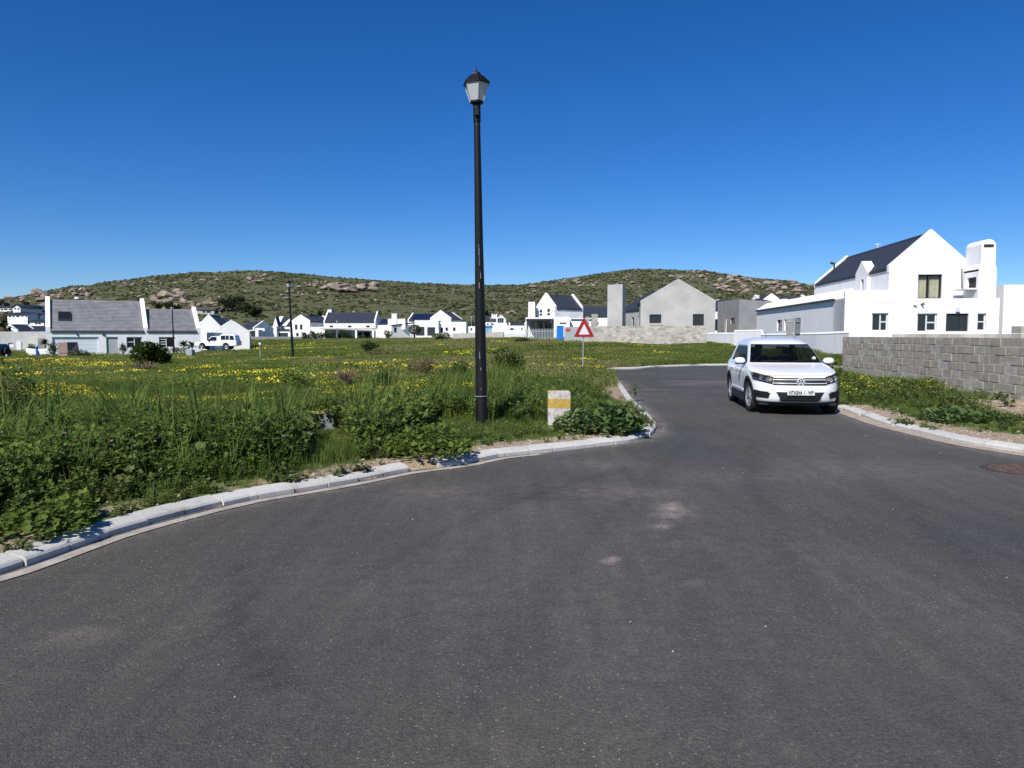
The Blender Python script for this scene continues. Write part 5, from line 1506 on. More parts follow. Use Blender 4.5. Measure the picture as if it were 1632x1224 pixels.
# ================================================================== instanced ground cover
def scatter(name, pts, srcs, mats_, kind='stuff', material=None):
    """pts: array rows x,y,z,rotz,scale,idx,tilt ; one object, points carry instances"""
    pts = np.asarray(pts, float)
    me = bpy.data.meshes.new(name)
    me.vertices.add(len(pts)); me.vertices.foreach_set('co', pts[:, :3].ravel().astype(np.float32))
    a = me.attributes.new('rot', 'FLOAT_VECTOR', 'POINT')
    rot = np.stack([pts[:, 6] * np.cos(pts[:, 3] * 3), pts[:, 6] * np.sin(pts[:, 3] * 5), pts[:, 3]], -1)
    a.data.foreach_set('vector', rot.ravel().astype(np.float32))
    a = me.attributes.new('scl', 'FLOAT', 'POINT'); a.data.foreach_set('value', pts[:, 4].astype(np.float32))
    a = me.attributes.new('idx', 'INT', 'POINT'); a.data.foreach_set('value', pts[:, 5].astype(np.int32))
    me.update()
    o = bpy.data.objects.new(name, me); C.objects.link(o)
    g = bpy.data.node_groups.new(name, 'GeometryNodeTree')
    g.interface.new_socket('Geometry', in_out='INPUT', socket_type='NodeSocketGeometry')
    g.interface.new_socket('Geometry', in_out='OUTPUT', socket_type='NodeSocketGeometry')
    gi = g.nodes.new('NodeGroupInput'); go = g.nodes.new('NodeGroupOutput')
    def attr(nm, ty):
        q = g.nodes.new('GeometryNodeInputNamedAttribute'); q.data_type = ty; q.inputs['Name'].default_value = nm; return q.outputs['Attribute']
    ar, as_, ai = attr('rot', 'FLOAT_VECTOR'), attr('scl', 'FLOAT'), attr('idx', 'INT')
    jn = g.nodes.new('GeometryNodeJoinGeometry')
    for k, s_ in enumerate(srcs):
        oi = g.nodes.new('GeometryNodeObjectInfo'); oi.inputs['Object'].default_value = s_; oi.inputs['As Instance'].default_value = True
        ip = g.nodes.new('GeometryNodeInstanceOnPoints')
        cm = g.nodes.new('FunctionNodeCompare'); cm.data_type = 'INT'; cm.operation = 'EQUAL'
        g.links.new(ai, cm.inputs[2]); cm.inputs[3].default_value = k
        g.links.new(gi.outputs[0], ip.inputs['Points']); g.links.new(cm.outputs[0], ip.inputs['Selection'])
        g.links.new(oi.outputs['Geometry'], ip.inputs['Instance']); g.links.new(ar, ip.inputs['Rotation']); g.links.new(as_, ip.inputs['Scale'])
        g.links.new(ip.outputs[0], jn.inputs[0])
    g.links.new(jn.outputs[0], go.inputs[0])
    md = o.modifiers.new('scatter', 'NODES'); md.node_group = g
    put(o, kind=kind)
    return o
def src(mb, name, mats_, smooth=False):
    return bpy.data.objects.new(name, mb.mesh(name, mats_, smooth))     # never linked to the scene: only an instance source

M['grass'] = leaf_mat('green_grass', (.075, .13, .024), (.20, .265, .06), .48, .6, spec=.15)
M['grass_far'] = leaf_mat('field_grass', (.095, .15, .030), (.25, .29, .075), .48, .65, spec=.1)
M['grass_dry'] = leaf_mat('yellowing_grass', (.13, .16, .04), (.30, .27, .11), .35, .7)
M['herb'] = leaf_mat('weed_leaf', (.070, .12, .022), (.21, .275, .055), .46, .6, spec=.15)
M['herb_grey'] = leaf_mat('grey_green_leaf', (.075, .11, .03), (.17, .20, .07), .28, .65, spec=.15)
M['yellow'] = mat('yellow_petal', (.58, .50, .03), .6)
M['pink'] = mat('pink_petal', (.30, .16, .24), .6)
M['white_petal'] = mat('white_petal', (.7, .7, .62), .6)
M['stem'] = mat('green_stem', (.06, .10, .03), .7)
M['twig'] = mat('dry_twig', (.17, .12, .08), .85)
def blade(mb, r, x, y, h, w, mi=0, lean=None):
    a = r.uniform(0, 6.28); ln = lean if lean is not None else r.uniform(.15, .75)
    dx, dy = math.cos(a), math.sin(a); px, py = -dy, dx
    prev = None; n = 3; pts = []
    for i in range(n + 1):
        t = i / n
        hz = h * t * (1 - .25 * ln * t * t); off = h * ln * t * t * .8
        ww = w * (1 - t) ** .7 * .5 if i < n else .0
        cx, cy = x + dx * off, y + dy * off
        pts.append(((cx + px * ww, cy + py * ww, hz), (cx - px * ww, cy - py * ww, hz)))
    vs = [p for q in pts[:-1] for p in q] + [pts[-1][0]]
    fs = [(2 * i, 2 * i + 1, 2 * i + 3, 2 * i + 2) for i in range(n - 1)] + [(2 * n - 2, 2 * n - 1, 2 * n)]
    mb.add(vs, fs, mi)
def leaf(mb, r, p, size, up=.5, mi=0, lobed=False):
    a = r.uniform(0, 6.28); el = r.uniform(-.3, .9) * up
    d = Vector((math.cos(a) * math.cos(el), math.sin(a) * math.cos(el), math.sin(el)))
    s = Vector((-math.sin(a), math.cos(a), r.uniform(-.4, .4))).normalized()
    n = d.cross(s); p = Vector(p)
    w = size * r.uniform(.32, .5)
    tip = p + d * size - n * size * .12 * -1
    mid = p + d * size * .5
    if lobed:
        v = [p, p + d * size * .25 + s * w, p + d * size * .4 + s * w * .55, p + d * size * .62 + s * w * .95, tip, p + d * size * .62 - s * w * .95, p + d * size * .4 - s * w * .55, p + d * size * .25 - s * w, mid - n * size * .05]
        mb.add(v, [(0, 1, 2, 8), (8, 2, 3, 4), (4, 5, 6, 8), (8, 6, 7, 0)], mi)
    else:
        mb.add([p, mid + s * w + n * size * .08, tip, mid - s * w + n * size * .08, mid], [(0, 1, 4), (1, 2, 4), (0, 4, 3), (4, 2, 3)], mi)
def mk_tuft(seed, n, h0, h1, rad, w, mi=0, lean=None, extra=None):
    r = random.Random(seed); mb = MB()
    for i in range(n):
        a = r.uniform(0, 6.28); q = rad * math.sqrt(r.random())
        blade(mb, r, q * math.cos(a), q * math.sin(a), r.uniform(h0, h1), w * r.uniform(.7, 1.3), mi, lean)
    return mb
def mk_herb(seed, stems, h, rad, ls, nl, flower=None, lobed=False, mi=0):
    r = random.Random(seed); mb = MB()
    for s in range(stems):
        a = r.uniform(0, 6.28); ln = r.uniform(.1, .8); hh = h * r.uniform(.55, 1.1)
        bx, by = rad * .3 * math.cos(a), rad * .3 * math.sin(a)
        top = Vector((bx + math.cos(a) * rad * ln, by + math.sin(a) * rad * ln, hh))
        mb.tube([(bx, by, 0), (bx * .5 + top.x * .5, by * .5 + top.y * .5, hh * .6), tuple(top)], [.005, .004, .002], 3, 1)
        for k in range(nl):
            t = r.uniform(.12, 1.0)
            p = Vector((bx, by, 0)).lerp(top, t) + Vector((r.uniform(-1, 1), r.uniform(-1, 1), 0)) * .03
            p.z = hh * t
            leaf(mb, r, p, ls * r.uniform(.6, 1.2) * (1.15 - .4 * t), .9, mi, lobed)
        if flower is not None and r.random() < flower[1]:
            c = top + Vector((0, 0, .03)); rr_ = flower[2]; ax = Vector((r.uniform(-.5, .5), r.uniform(-.8, .3), 1)).normalized()
            u = ax.orthogonal().normalized(); v = ax.cross(u)
            ring = [c + (u * math.cos(k * PI / 3) + v * math.sin(k * PI / 3)) * rr_ * (1 if k % 2 else .9) + ax * .006 for k in range(6)]
            mb.add([c] + ring, [(0, k + 1, (k + 1) % 6 + 1) for k in range(6)], flower[0])
    return mb
GM = [M['grass'], M['stem'], M['yellow'], M['pink'], M['white_petal']]
HM = [M['herb'], M['stem'], M['yellow'], M['pink'], M['white_petal']]
S_tuft = [src(mk_tuft(s, 26, .16, .42, .12, .009), 'grass_tuft', GM) for s in range(4)]
S_reed = [src(mk_tuft(40 + s, 9, .55, 1.0, .10, .017, 0, None), 'tall_grass', GM) for s in range(4)]
S_herb = [src(mk_herb(60 + s, 7, .42, .26, .075, 12), 'weed', HM) for s in range(4)]
S_hpink = [src(mk_herb(80 + s, 7, .45, .26, .07, 12, (3, .13, .013), True), 'flowering_weed', HM) for s in range(2)]
S_lobed = [src(mk_herb(90 + s, 6, .34, .28, .12, 9, None, True), 'lobed_weed', [M['herb_grey'], M['stem']]) for s in range(3)]
S_daisy = [src(mk_herb(100 + s, 12, .30, .24, .045, 9, (2, .75, .026)), 'yellow_daisy', HM) for s in range(3)]
S_dry = [src(mk_tuft(120 + s, 22, .15, .4, .13, .007), 'dry_grass', [M['grass_dry']]) for s in range(2)]
GF = [M['grass_far'], M['stem'], M['yellow'], M['pink'], M['white_petal']]
def mk_patch(seed, n, h0, h1, rad, w, flowers=0, herb=40):
    mb = mk_tuft(seed, n, h0, h1, rad, w)
    r = random.Random(seed)
    for i in range(herb):
        a = r.uniform(0, 6.28); q = rad * math.sqrt(r.random()); leaf(mb, r, (q * math.cos(a), q * math.sin(a), r.uniform(.03, h1 * .7)), .09, .8)
    for i in range(flowers):
        a = r.uniform(0, 6.28); q = rad * math.sqrt(r.random()); c = Vector((q * math.cos(a), q * math.sin(a), h1 * r.uniform(.6, .95)))
        ax = Vector((r.uniform(-.3, .3), r.uniform(-1.2, -.2), 1)).normalized(); u = ax.orthogonal().normalized(); v = ax.cross(u)
        ring = [c + (u * math.cos(k * PI / 2.5) + v * math.sin(k * PI / 2.5)) * .035 for k in range(5)]
        mb.add(ring, [(0, 1, 2, 3, 4)], 2)
    return mb
S_patch = [src(mk_patch(140 + s, 110, .14, .34, .55, .016), 'grass_patch', GF) for s in range(3)]
S_pdry = [src(mk_patch(150 + s, 100, .14, .34, .55, .014, 0, 10), 'dry_patch', [M['grass_dry'], M['stem'], M['yellow']]) for s in range(2)]
S_pyel = [src(mk_patch(160 + s, 80, .12, .26, .55, .016, 15), 'flower_patch', GF) for s in range(2)]
S_pherb = [src(mk_patch(170 + s, 20, .14, .3, .55, .014, 0, 170), 'weed_patch', HM) for s in range(2)]

def region_points(n, y0, y1, umax=.85, power=1.0):
    """uniform by area inside a fan in front of the camera"""
    y = np.sqrt(RNG.random(n) * (y1 * y1 - y0 * y0) + y0 * y0); x = (RNG.random(n) * 2 - 1) * umax * y
    return x, y
def ok_mask(x, y, dmin=.33):
    i = in_poly(x, y, ROAD); d = edge_dist(x, y)
    return (~i) & (d > dmin), d
def emit(x, y, rot=None, scl=None, idx=None, tilt=.12, dz=0):
    z = ground_z(x, y) + dz
    n = len(x)
    return np.stack([x, y, z, RNG.random(n) * 6.28, scl, idx, RNG.random(n) * tilt], -1)
# obstacles where nothing grows through
OBS = [(gnd(1250, 640)[0], gnd(1250, 640)[1], .0)]
WU = (NW_B - NW_A).normalized()
def wall_side(x, y):      # distance to the left of the near block wall (positive = verge side)
    return (x - NW_A.x) * WU.y - (y - NW_A.y) * WU.x
def near_field():
    x, y = region_points(60000, 3.2, 24, 1.0)
    m, d = ok_mask(x, y, .22); x, y, d = x[m], y[m], d[m]
    left = x < np.interp(y, [3, 12, 20, 40], [2.6, 2.9, 5, 6])
    right = ~left
    # ---- left field
    xl, yl, dl = x[left], y[left], d[left]
    bare = bare_of(xl, yl) + .25 * fbm(xl * 2, yl * 2, 2)
    keep = (RNG.random(len(xl)) > np.clip(bare, 0, .93)); xl, yl, dl = xl[keep], yl[keep], dl[keep]
    n1 = fbm(xl * .45 + 5, yl * .45, 3); n2 = fbm(xl * .9 - 30, yl * .9 + 11, 3)
    tall = np.clip((1.3 - xl) / 2.6, .15, 1) * np.clip(1.1 - np.clip(dl - 2.8, 0, 9) / 3.6, .05, 1)
    tall = np.maximum(tall, .50 * (xl > -3) * (xl < 0.3) * (yl > 9.5) * (yl < 12.6))
    edge = np.clip((dl - .25) / 1.2, .25, 1)
    hs = (.52 + .72 * tall) * edge * (1 + .35 * n1)
    r = RNG.random(len(xl)); idx = np.zeros(len(xl), int)
    herbp = np.clip(.34 * (xl < .3) * (dl < 5.5) + .22 + .6 * n2, .05, .8)
    far_ = np.clip((yl - 12) / 6, 0, 1)
    herbp = herbp * (1 - .55 * far_)
    isherb = r < herbp
    rr2 = RNG.random(len(xl))
    idx = np.where(isherb, np.where(rr2 < .68, 8 + (rr2 * 97).astype(int) % 4, np.where(rr2 < .82, 12 + (rr2 * 97).astype(int) % 2, 14 + (rr2 * 97).astype(int) % 3)),
                   np.where(rr2 < .80, (rr2 * 89).astype(int) % 4, np.where(rr2 < .94, 4 + (rr2 * 89).astype(int) % 4, 20 + (rr2 * 89).astype(int) % 2)))
    idx = np.where((dl > 5.2) & (idx >= 4) & (idx < 8) & (RNG.random(len(xl)) < .8), idx - 4, idx)
    yel = (fbm(xl * .5 + 70, yl * .5 + 3, 3) > .15) & (yl > 15.5) & (RNG.random(len(xl)) < .3) & (xl < -1.5 + .35 * (yl - 16))
    idx = np.where(yel, 17 + (rr2 * 83).astype(int) % 3, idx)
    # right corner by the stone: short grass only
    short = (xl > .2) & (yl < 20)
    idx = np.where(short & (idx >= 4) & (idx < 8), idx - 4, idx)
    hs = np.where(short, np.clip(hs * np.where(yl > 13.6, 1.5, 1), .3, np.where(yl > 13.6, 1.25, .85)), hs)
    # keep the lamp foot, marker and block readable
    def near(cx, cy, rad): return np.hypot(xl - cx, yl - cy) < rad
    low = (xl > -1.5 + .0 * yl) & (yl < 13.2) & (yl > 9)
    hs = np.where(low, np.minimum(hs, .30 + .16 * n1 + .10 * (xl < -.6)), hs)
    frontl = (np.abs(xl - LAMP_XY[0] * yl / LAMP_XY[1]) < .30) & (yl < LAMP_XY[1] + .1) & (yl > 9.6)
    hs = np.where(frontl, np.minimum(hs, .34), hs)
    idx = np.where((low | frontl) & (idx >= 4) & (idx < 8), idx - 4, idx)
    inst = near(.80, 12.6, .24) | near(LAMP_XY[0], LAMP_XY[1], .10) | near(BLK_XY[0], BLK_XY[1], .2)
    front = ((np.abs(xl - .8 * yl / 12.6) < .25) & (yl < 12.6) & (yl > 11.2)) | ((np.abs(xl - BLK_XY[0] * yl / BLK_XY[1]) < .42) & (yl < BLK_XY[1]) & (yl > BLK_XY[1] - 4.2))
    hs = np.where(front, np.minimum(hs, np.clip(.22 + .16 * (BLK_XY[1] - yl), .2, .8)), hs); idx = np.where(front & (idx >= 4) & (idx < 17), 0, idx)
    dens = np.clip(1.15 - .45 * (yl > 14) , 0, 1)
    kp = (~inst) & (RNG.random(len(xl)) < dens)
    P1 = emit(xl[kp], yl[kp], scl=hs[kp], idx=idx[kp])
    # ---- right verge
    xr, yr, dr = x[right], y[right], d[right]
    ws = wall_side(xr, yr)
    okr = (ws > .10) | (yr > 25.6)
    bare = bare_of(xr, yr)
    n1 = fbm(xr * .7, yr * .7 + 40, 3)
    okr &= RNG.random(len(xr)) > np.clip(bare * 1.5 - .08 + .7 * n1 * (bare > .05), 0, .985)
    okr &= RNG.random(len(xr)) < .5
    xr, yr, dr, n1 = xr[okr], yr[okr], dr[okr], n1[okr]
    r = RNG.random(len(xr))
    idx = np.where(r < .22, 14 + (r * 101).astype(int) % 3, np.where(r < .55, 8 + (r * 101).astype(int) % 4, np.where(r < .90, (r * 101).astype(int) % 4, 20)))
    idx = np.where((RNG.random(len(xr)) < .12) & (yr > 17.5), 17 + (r * 83).astype(int) % 3, idx)
    hs = np.clip(.24 + .34 * np.clip(dr / 2, 0, 1) + .3 * n1, .16, .75) * np.clip((yr - 9) / 6, .4, 1)
    P2 = emit(xr, yr, scl=hs, idx=idx)
    # small creeping weeds lying over the back edge of the kerb, in patches
    xe, ye = region_points(26000, 3.2, 17, 1.0)
    me_, de = ok_mask(xe, ye, .10); me_ &= (de < .26) & (fbm(xe * .9 + 31, ye * .9 + 4, 3) > .06) & (RNG.random(len(xe)) < .8)
    xe, ye, de = xe[me_], ye[me_], de[me_]
    P3 = emit(xe, ye, scl=.16 + .22 * RNG.random(len(xe)), idx=np.where(RNG.random(len(xe)) < .6, 14 + RNG.integers(0, 3, len(xe)), RNG.integers(0, 4, len(xe))), tilt=.5)
    P3[:, 2] = .075
    return np.concatenate([P1, P2, P3])
LAMP_XY = gnd(768, 676, .12); BLK_XY = (xat(518, 12.2), 12.2)
SRC_NEAR = S_tuft + S_reed + S_herb + S_hpink + S_lobed + S_daisy + S_dry
scatter('ground_cover', near_field(), SRC_NEAR, None)
def mid_field():
    x, y = region_points(52000, 22, 78, .92)
    m, d = ok_mask(x, y, .35); x, y, d = x[m], y[m], d[m]
    keep = RNG.random(len(x)) > np.clip(bare_of(x, y), 0, .97)
    keep &= ~((wall_side(x, y) < .15) & (y < 25.6))
    x, y, d = x[keep], y[keep], d[keep]
    n1 = fbm(x * .16, y * .16, 4); n2 = fbm(x * .3 + 50, y * .22, 4); n3 = fbm(x * .12 + 9, y * .10 + 70, 3)
    r = RNG.random(len(x))
    idx = np.where(n1 + .4 * (r - .5) > .12, 3 + (r * 97).astype(int) % 2, (r * 97).astype(int) % 3)
    idx = np.where((n3 + .3 * (r - .5)) > .25, 7 + (r * 89).astype(int) % 2, idx)
    yel = (n2 + .35 * (RNG.random(len(x)) - .5) > .17 + .22 * (x > -2) + .1 * (y > 55)) & (RNG.random(len(x)) < .6)
    idx = np.where(yel, 5 + (r * 83).astype(int) % 2, idx)
    idx = np.where((np.hypot((x + 46) / 9, (y - 68) / 4) < 1), 3 + (r * 91).astype(int) % 2, idx)
    sc = .75 + .35 * RNG.random(len(x)) + .35 * n1 + .0 * y
    return emit(x, y, scl=sc, idx=idx, tilt=.08)
SRC_FAR = S_patch + S_pdry + S_pyel + S_pherb
scatter('field_cover', mid_field(), SRC_FAR, None)
def far_field():
    x, y = region_points(30000, 74, 225, .86)
    # keep out of buildings / yards roughly
    px = 816 + F_PX * x / y
    m = ~((y > 79) & (px > 60) & (px < 330) & (y < 112)) & ~((y > 75) & (px > 925) & (px < 1240)) & ~((px > 1200)) & ~((y > 120) & (px > 835) & (px < 1000)) & ~((y > 160) & (px > 400) & (px < 840)) & ~((y>98) & (px>290) & (px<400))
    x, y = x[m], y[m]; px = px[m]
    n1 = fbm(x * .07, y * .07, 4); r = RNG.random(len(x)); n2 = fbm(x * .12 + 5, y * .09, 3)
    idx = np.where(n1 > .1, 3 + (r * 97).astype(int) % 2, (r * 97).astype(int) % 3)
    idx = np.where((n2 > .22) & (y < 130) & (RNG.random(len(x)) < .5), 5 + (r * 83).astype(int) % 2, idx)
    return emit(x, y, scl=1.3 + .7 * r, idx=idx, tilt=.05)
scatter('far_field_cover', far_field(), SRC_FAR, None)
# gravel and chips along the kerbs
PEB = [src(MB(), 'x', [M['granite']]) for _ in range(0)]
def pebble_src(seed, mt):
    me = rock_mesh('pebble', seed, 1, .6, mt=mt); return bpy.data.objects.new('pebble', me)
M['gravel'] = mat('pale_gravel', (.46, .41, .34), .9, .3, 30)
M['gravel2'] = mat('dark_gravel', (.20, .18, .16), .9, .3, 30)
SP = [pebble_src(31, M['gravel']), pebble_src(32, M['gravel']), pebble_src(33, M['gravel2'])]
x, y = region_points(70000, 3.2, 17, 1.0)
ins = in_poly(x, y, ROAD); d = edge_dist(x, y)
b_ = bare_of(x, y)
mv = (~ins) & (d > .20) & (RNG.random(len(x)) < np.clip(b_ * 1.1, 0, 1) * .8) & ~((wall_side(x, y) < .05) & (x > 8))
mr_ = ins & (d < .20) & (RNG.random(len(x)) < .35) & (fbm(x * 1.4, y * 1.4, 2) > -.1)
ms = ins & (d >= .2) & (RNG.random(len(x)) < .006)
sc = np.where(mv, .006 + .026 * RNG.random(len(x)) ** 3, .003 + .009 * RNG.random(len(x)) ** 3)
z = np.where(ins, .004, ground_z(x, y))
mm = mv | mr_ | ms
pts = np.stack([x, y, z, RNG.random(len(x)) * 6.28, sc, RNG.integers(0, 3, len(x)), RNG.random(len(x)) * .6], -1)[mm]
scatter('gravel', pts, SP, None)
# scrub on the hill
M['scrub'] = leaf_mat('hill_scrub', (.065, .078, .032), (.16, .16, .08), .35, .8, spec=.1)
def scrub_src(seed, nl=60):
    r = random.Random(seed); mb = MB()
    for i in range(nl):
        a = r.uniform(0, 6.28); el = r.uniform(0, 1.4); q = r.uniform(.6, 1.0)
        p = Vector((q * math.cos(a) * math.cos(el), q * math.sin(a) * math.cos(el), q * .7 * math.sin(el)))
        leaf(mb, r, p - Vector((0, 0, .1)), .55, 1.2)
    return src(mb, 'scrub_bush', [M['scrub']])
SS = [scrub_src(s) for s in range(4)]
n = 42000
yy_ = np.sqrt(RNG.random(n) * (770 ** 2 - 232 ** 2) + 232 ** 2); xx_ = (RNG.random(n) * 1.64 - .84) * yy_
keep = fbm(xx_ / 16, yy_ / 16, 4) + .5 * (RNG.random(n) - .5) > -.12
RK = np.array([(o.location.x, o.location.y, max(o.scale)) for o in C.objects if o.name.startswith('boulder')])
for q in RK: keep &= (np.abs(xx_ - q[0]) > q[2] * 1.05) | (yy_ > q[1] + q[2]) | (yy_ < q[1] - q[2] - 9)
xx_, yy_ = xx_[keep], yy_[keep]
pts = np.stack([xx_, yy_, hill_z(xx_, yy_) - .1, RNG.random(len(xx_)) * 6.28, .35 + .85 * RNG.random(len(xx_)) ** 2, RNG.integers(0, 4, len(xx_)), np.zeros(len(xx_))], -1)
scatter('hill_scrub', pts, SS, None)
# small stones strewn over the hill
n = 7000
yy_ = np.sqrt(RNG.random(n) * (770 ** 2 - 240 ** 2) + 240 ** 2); xx_ = (RNG.random(n) * 1.64 - .84) * yy_
pxh = 816 + F_PX * xx_ / yy_
rocky = fbm(xx_ / 22 + 40, yy_ / 22, 4) + .45 * np.clip((pxh - 900) / 200, 0, 1) * np.clip((yy_ - 420) / 200, 0, 1) + .18 * (pxh < 350) + .3 * (RNG.random(n) - .5)
keep = rocky > .30; xx_, yy_ = xx_[keep], yy_[keep]
SR = []
for s in (3, 4, 5):
    SR.append(bpy.data.objects.new('stone', rock_mesh('stone', 50 + s, 1, .6)))
pts = np.stack([xx_, yy_, hill_z(xx_, yy_) + .1, RNG.random(len(xx_)) * 6.28, .35 + 1.3 * RNG.random(len(xx_)) ** 3, RNG.integers(0, 3, len(xx_)), np.zeros(len(xx_))], -1)
scatter('hill_stones', pts, SR, None)

# ================================================================== single shrubs, trees and garden plants
def crown(mb, r, c, rx, ry, rz, n, ls, lobes=7, mi=0, shell=.55):
    L = [(Vector((r.uniform(-.55, .55) * rx, r.uniform(-.55, .55) * ry, r.uniform(-.35, .6) * rz)), r.uniform(.42, .68)) for _ in range(lobes)]
    for i in range(n):
        lc, lr = r.choice(L)
        v = Vector((r.gauss(0, 1), r.gauss(0, 1), r.gauss(0, 1))).normalized() * (shell + (1 - shell) * r.random())
        p = Vector(c) + lc + Vector((v.x * rx * lr, v.y * ry * lr, v.z * rz * lr))
        if p.z < .02: p.z = abs(p.z) * .3 + .02
        leaf(mb, r, p, ls * r.uniform(.7, 1.3), 1.3, mi)
def shrub(name, label, px, py, D, w, h, ls, n, mt='herb', cat='bush', twigs=14, zadd=0, group=None, seed=None, base=None):
    x = xat(px, D); z = (gz(x, D) if base is None else base) + zadd
    r = random.Random(seed if seed is not None else int(px * 7 + py))
    t = thing(name, label, cat, (x, D, z), group)
    mb = MB(); crown(mb, r, (0, 0, h * .5), w / 2, w / 2 * .9, h * .52, n, ls)
    mb.build('foliage', M[mt], t)
    tb = MB()
    for k in range(twigs):
        a = r.uniform(0, 6.28); q = r.uniform(.3, .8)
        tb.tube([(0, 0, -.05), (math.cos(a) * w * .15, math.sin(a) * w * .15, h * .4), (math.cos(a) * w * .5 * q, math.sin(a) * w * .5 * q, h * r.uniform(.65, 1.0))], [.02 * h + .004, .012 * h + .003, .003], 4)
    tb.build('stems', M['twig'], t)
    return t
M['bushleaf'] = leaf_mat('dark_bush_leaf', (.035, .065, .012), (.11, .155, .03), .28, .5, spec=.25)
M['drybush'] = leaf_mat('dry_bush_leaf', (.07, .06, .03), (.16, .13, .07), .15, .8)
M['tree'] = leaf_mat('dark_tree_leaf', (.024, .038, .014), (.065, .082, .032), .25, .7)
M['gardenleaf'] = leaf_mat('garden_leaf', (.03, .06, .02), (.10, .14, .04), .2, .6)
def baseD(py, zref): return (CAM_H - zref) / math.tan(PITCH - math.atan((612 - py) / F_PX))
shrub('bush', 'large rounded dark green bush in the left field, in front of the grey-roofed house', 238, 592, 36, 1.95, 1.35, .14, 2600, 'bushleaf')
shrub('bush', 'dense bright green bush just right of the tall lamp post', 802, 606, 25.5, 1.45, 1.1, .075, 3400, 'bushleaf')
shrub('bush', 'brownish half-dry bush with red-brown twigs, left of the tall lamp post', 674, 612, 24, 1.15, .85, .05, 1300, 'drybush', twigs=40)
shrub('bush', 'low green bush between the brownish bush and the tall lamp post', 722, 612, 23, 1.0, .6, .06, 1500, 'bushleaf')
shrub('bush', 'dark mounded bush in the far field with grass around, far below the long house', 588, 562, 60, 2.0, .95, .14, 1000, 'bushleaf', twigs=20)
shrub('bush', 'low brownish mat bush just right of the dark mounded bush', 610, 572, 50, 1.9, .55, .10, 900, 'drybush')
shrub('bush', 'small dark leafy plant in the field left of the brownish bush', 611, 624, 19.5, .5, .5, .08, 420, 'bushleaf')
shrub('bush', 'broad-leaved light green bush in front of the yellow flowers, left part of field', 470, 622, 20.5, .95, .55, .09, 700, 'herb')
shrub('bush', 'bare twiggy grey-brown bush beside yellow flowers, mid field', 552, 620, 21, .95, .6, .035, 320, 'drybush', twigs=90)
shrub('bush', 'grey-brown bare shrub just below the large rounded dark bush', 232, 606, 31, 1.7, .6, .04, 420, 'drybush', twigs=70)
shrub('bush', 'dark green bush at the left edge rising above the tall weeds', 10, 650, 10.6, 1.3, 1.15, .06, 1900, 'bushleaf')
shrub('bush', 'blackish-green bush in front of the blue railing', 830, 545, 90, 2.3, 1.0, .2, 600, 'tree')
shrub('bush', 'green bush mound in front of the dark garage doors', 702, 541, 130, 3.8, 1.6, .25, 900, 'gardenleaf')
shrub('bush', 'fuzzy green bush at the foot of the right end of the stone pillar block', 128, 572, 62, 1.7, .9, .14, 700, 'gardenleaf')
for k, (px, py, D, w_, h_, mt) in enumerate([(487, 545, 165, 2.0, 1.6, 'tree'), (500, 545, 166, 1.6, 2.0, 'gardenleaf'), (510, 545, 165, 3.4, 1.7, 'tree'), (521, 545, 168, 2.0, 1.9, 'gardenleaf'), (546, 544, 172, 2.2, 2.6, 'gardenleaf'), (556, 544, 172, 1.6, 1.2, 'tree'), (619, 543, 160, 2.4, 2.0, 'gardenleaf')]):
    shrub('bush', 'garden bush along the front of the long dark-roofed house', px, py, D, w_, h_, .3, 420, mt, group='garden bushes before the long dark-roofed house', twigs=5)
for k, (px, py, D, w_, h_, lab) in enumerate([(196, 568, 86, 1.0, 1.3, 'spiky green shrub just right of the grey front door'), (222, 566, 86, 2.4, 1.1, 'low wide green shrub under the first aluminium window'), (262, 566, 84, 1.6, 1.0, 'brownish low shrub beside the second street lamp'), (285, 565, 86, 2.0, 1.1, 'olive green shrub between the second lamp and the aloes'), (85, 566, 76, 1.3, 1.7, 'bushy green shrub just left of the red stone block'), (52, 556, 84, 1.6, 1.2, 'yellowish green shrub growing over the low curved white wall')]):
    shrub('shrub', lab, px, py, D, w_, h_, .16, 420, 'gardenleaf', cat='shrub', twigs=5)
# plants overhanging the kerb
def leafy(label, x, y, w_, h_, ls, n, mt, lobed=True, seed=1):
    t = thing('weed_plant', label, 'weed', (x, y, .10)); r = random.Random(seed); mb = MB()
    for i in range(n):
        a = r.uniform(0, 6.28); q = math.sqrt(r.random()); p = (math.cos(a) * q * w_ / 2, math.sin(a) * q * w_ / 2, h_ * (1 - q * q * .75) * r.uniform(.25, 1))
        leaf(mb, r, p, ls * r.uniform(.6, 1.2), 1.0, 0, lobed)
    mb.build('leaves', M[mt], t); s_ = MB()
    for i in range(14):
        a = r.uniform(0, 6.28); q = r.uniform(.3, .95); s_.tube([(0, 0, 0), (math.cos(a) * w_ * .25 * q, math.sin(a) * w_ * .25 * q, h_ * .6), (math.cos(a) * w_ * .5 * q, math.sin(a) * w_ * .5 * q, h_ * (1 - .7 * q * q))], [.008, .006, .003], 4)
    s_.build('stems', M['stem'], t)
M['malva'] = leaf_mat('broad_grey_green_leaf', (.07, .12, .035), (.16, .22, .08), .25, .6, spec=.15)
a = gnd(975, 702); leafy('big broad-leaved weed spilling over the kerb at the road corner', a[0], a[1] + .40, 1.1, .42, .14, 560, 'malva', seed=3)
a = gnd(935, 705); leafy('smaller broad-leaved weed on the kerb edge, left of the big corner weed', a[0] - .1, a[1] + .55, .8, .38, .10, 380, 'malva', seed=4)
a = gnd(686, 744); leafy('leafy green weed hanging over the broken kerb left of the lamp post', a[0] - .08, a[1] + .36, 1.15, .42, .08, 900, 'herb', seed=5)
a = gnd(100, 880); leafy('low weed with leaves lying across the kerb at bottom left', a[0] - .32, a[1] + .28, .75, .22, .085, 330, 'herb', seed=6)
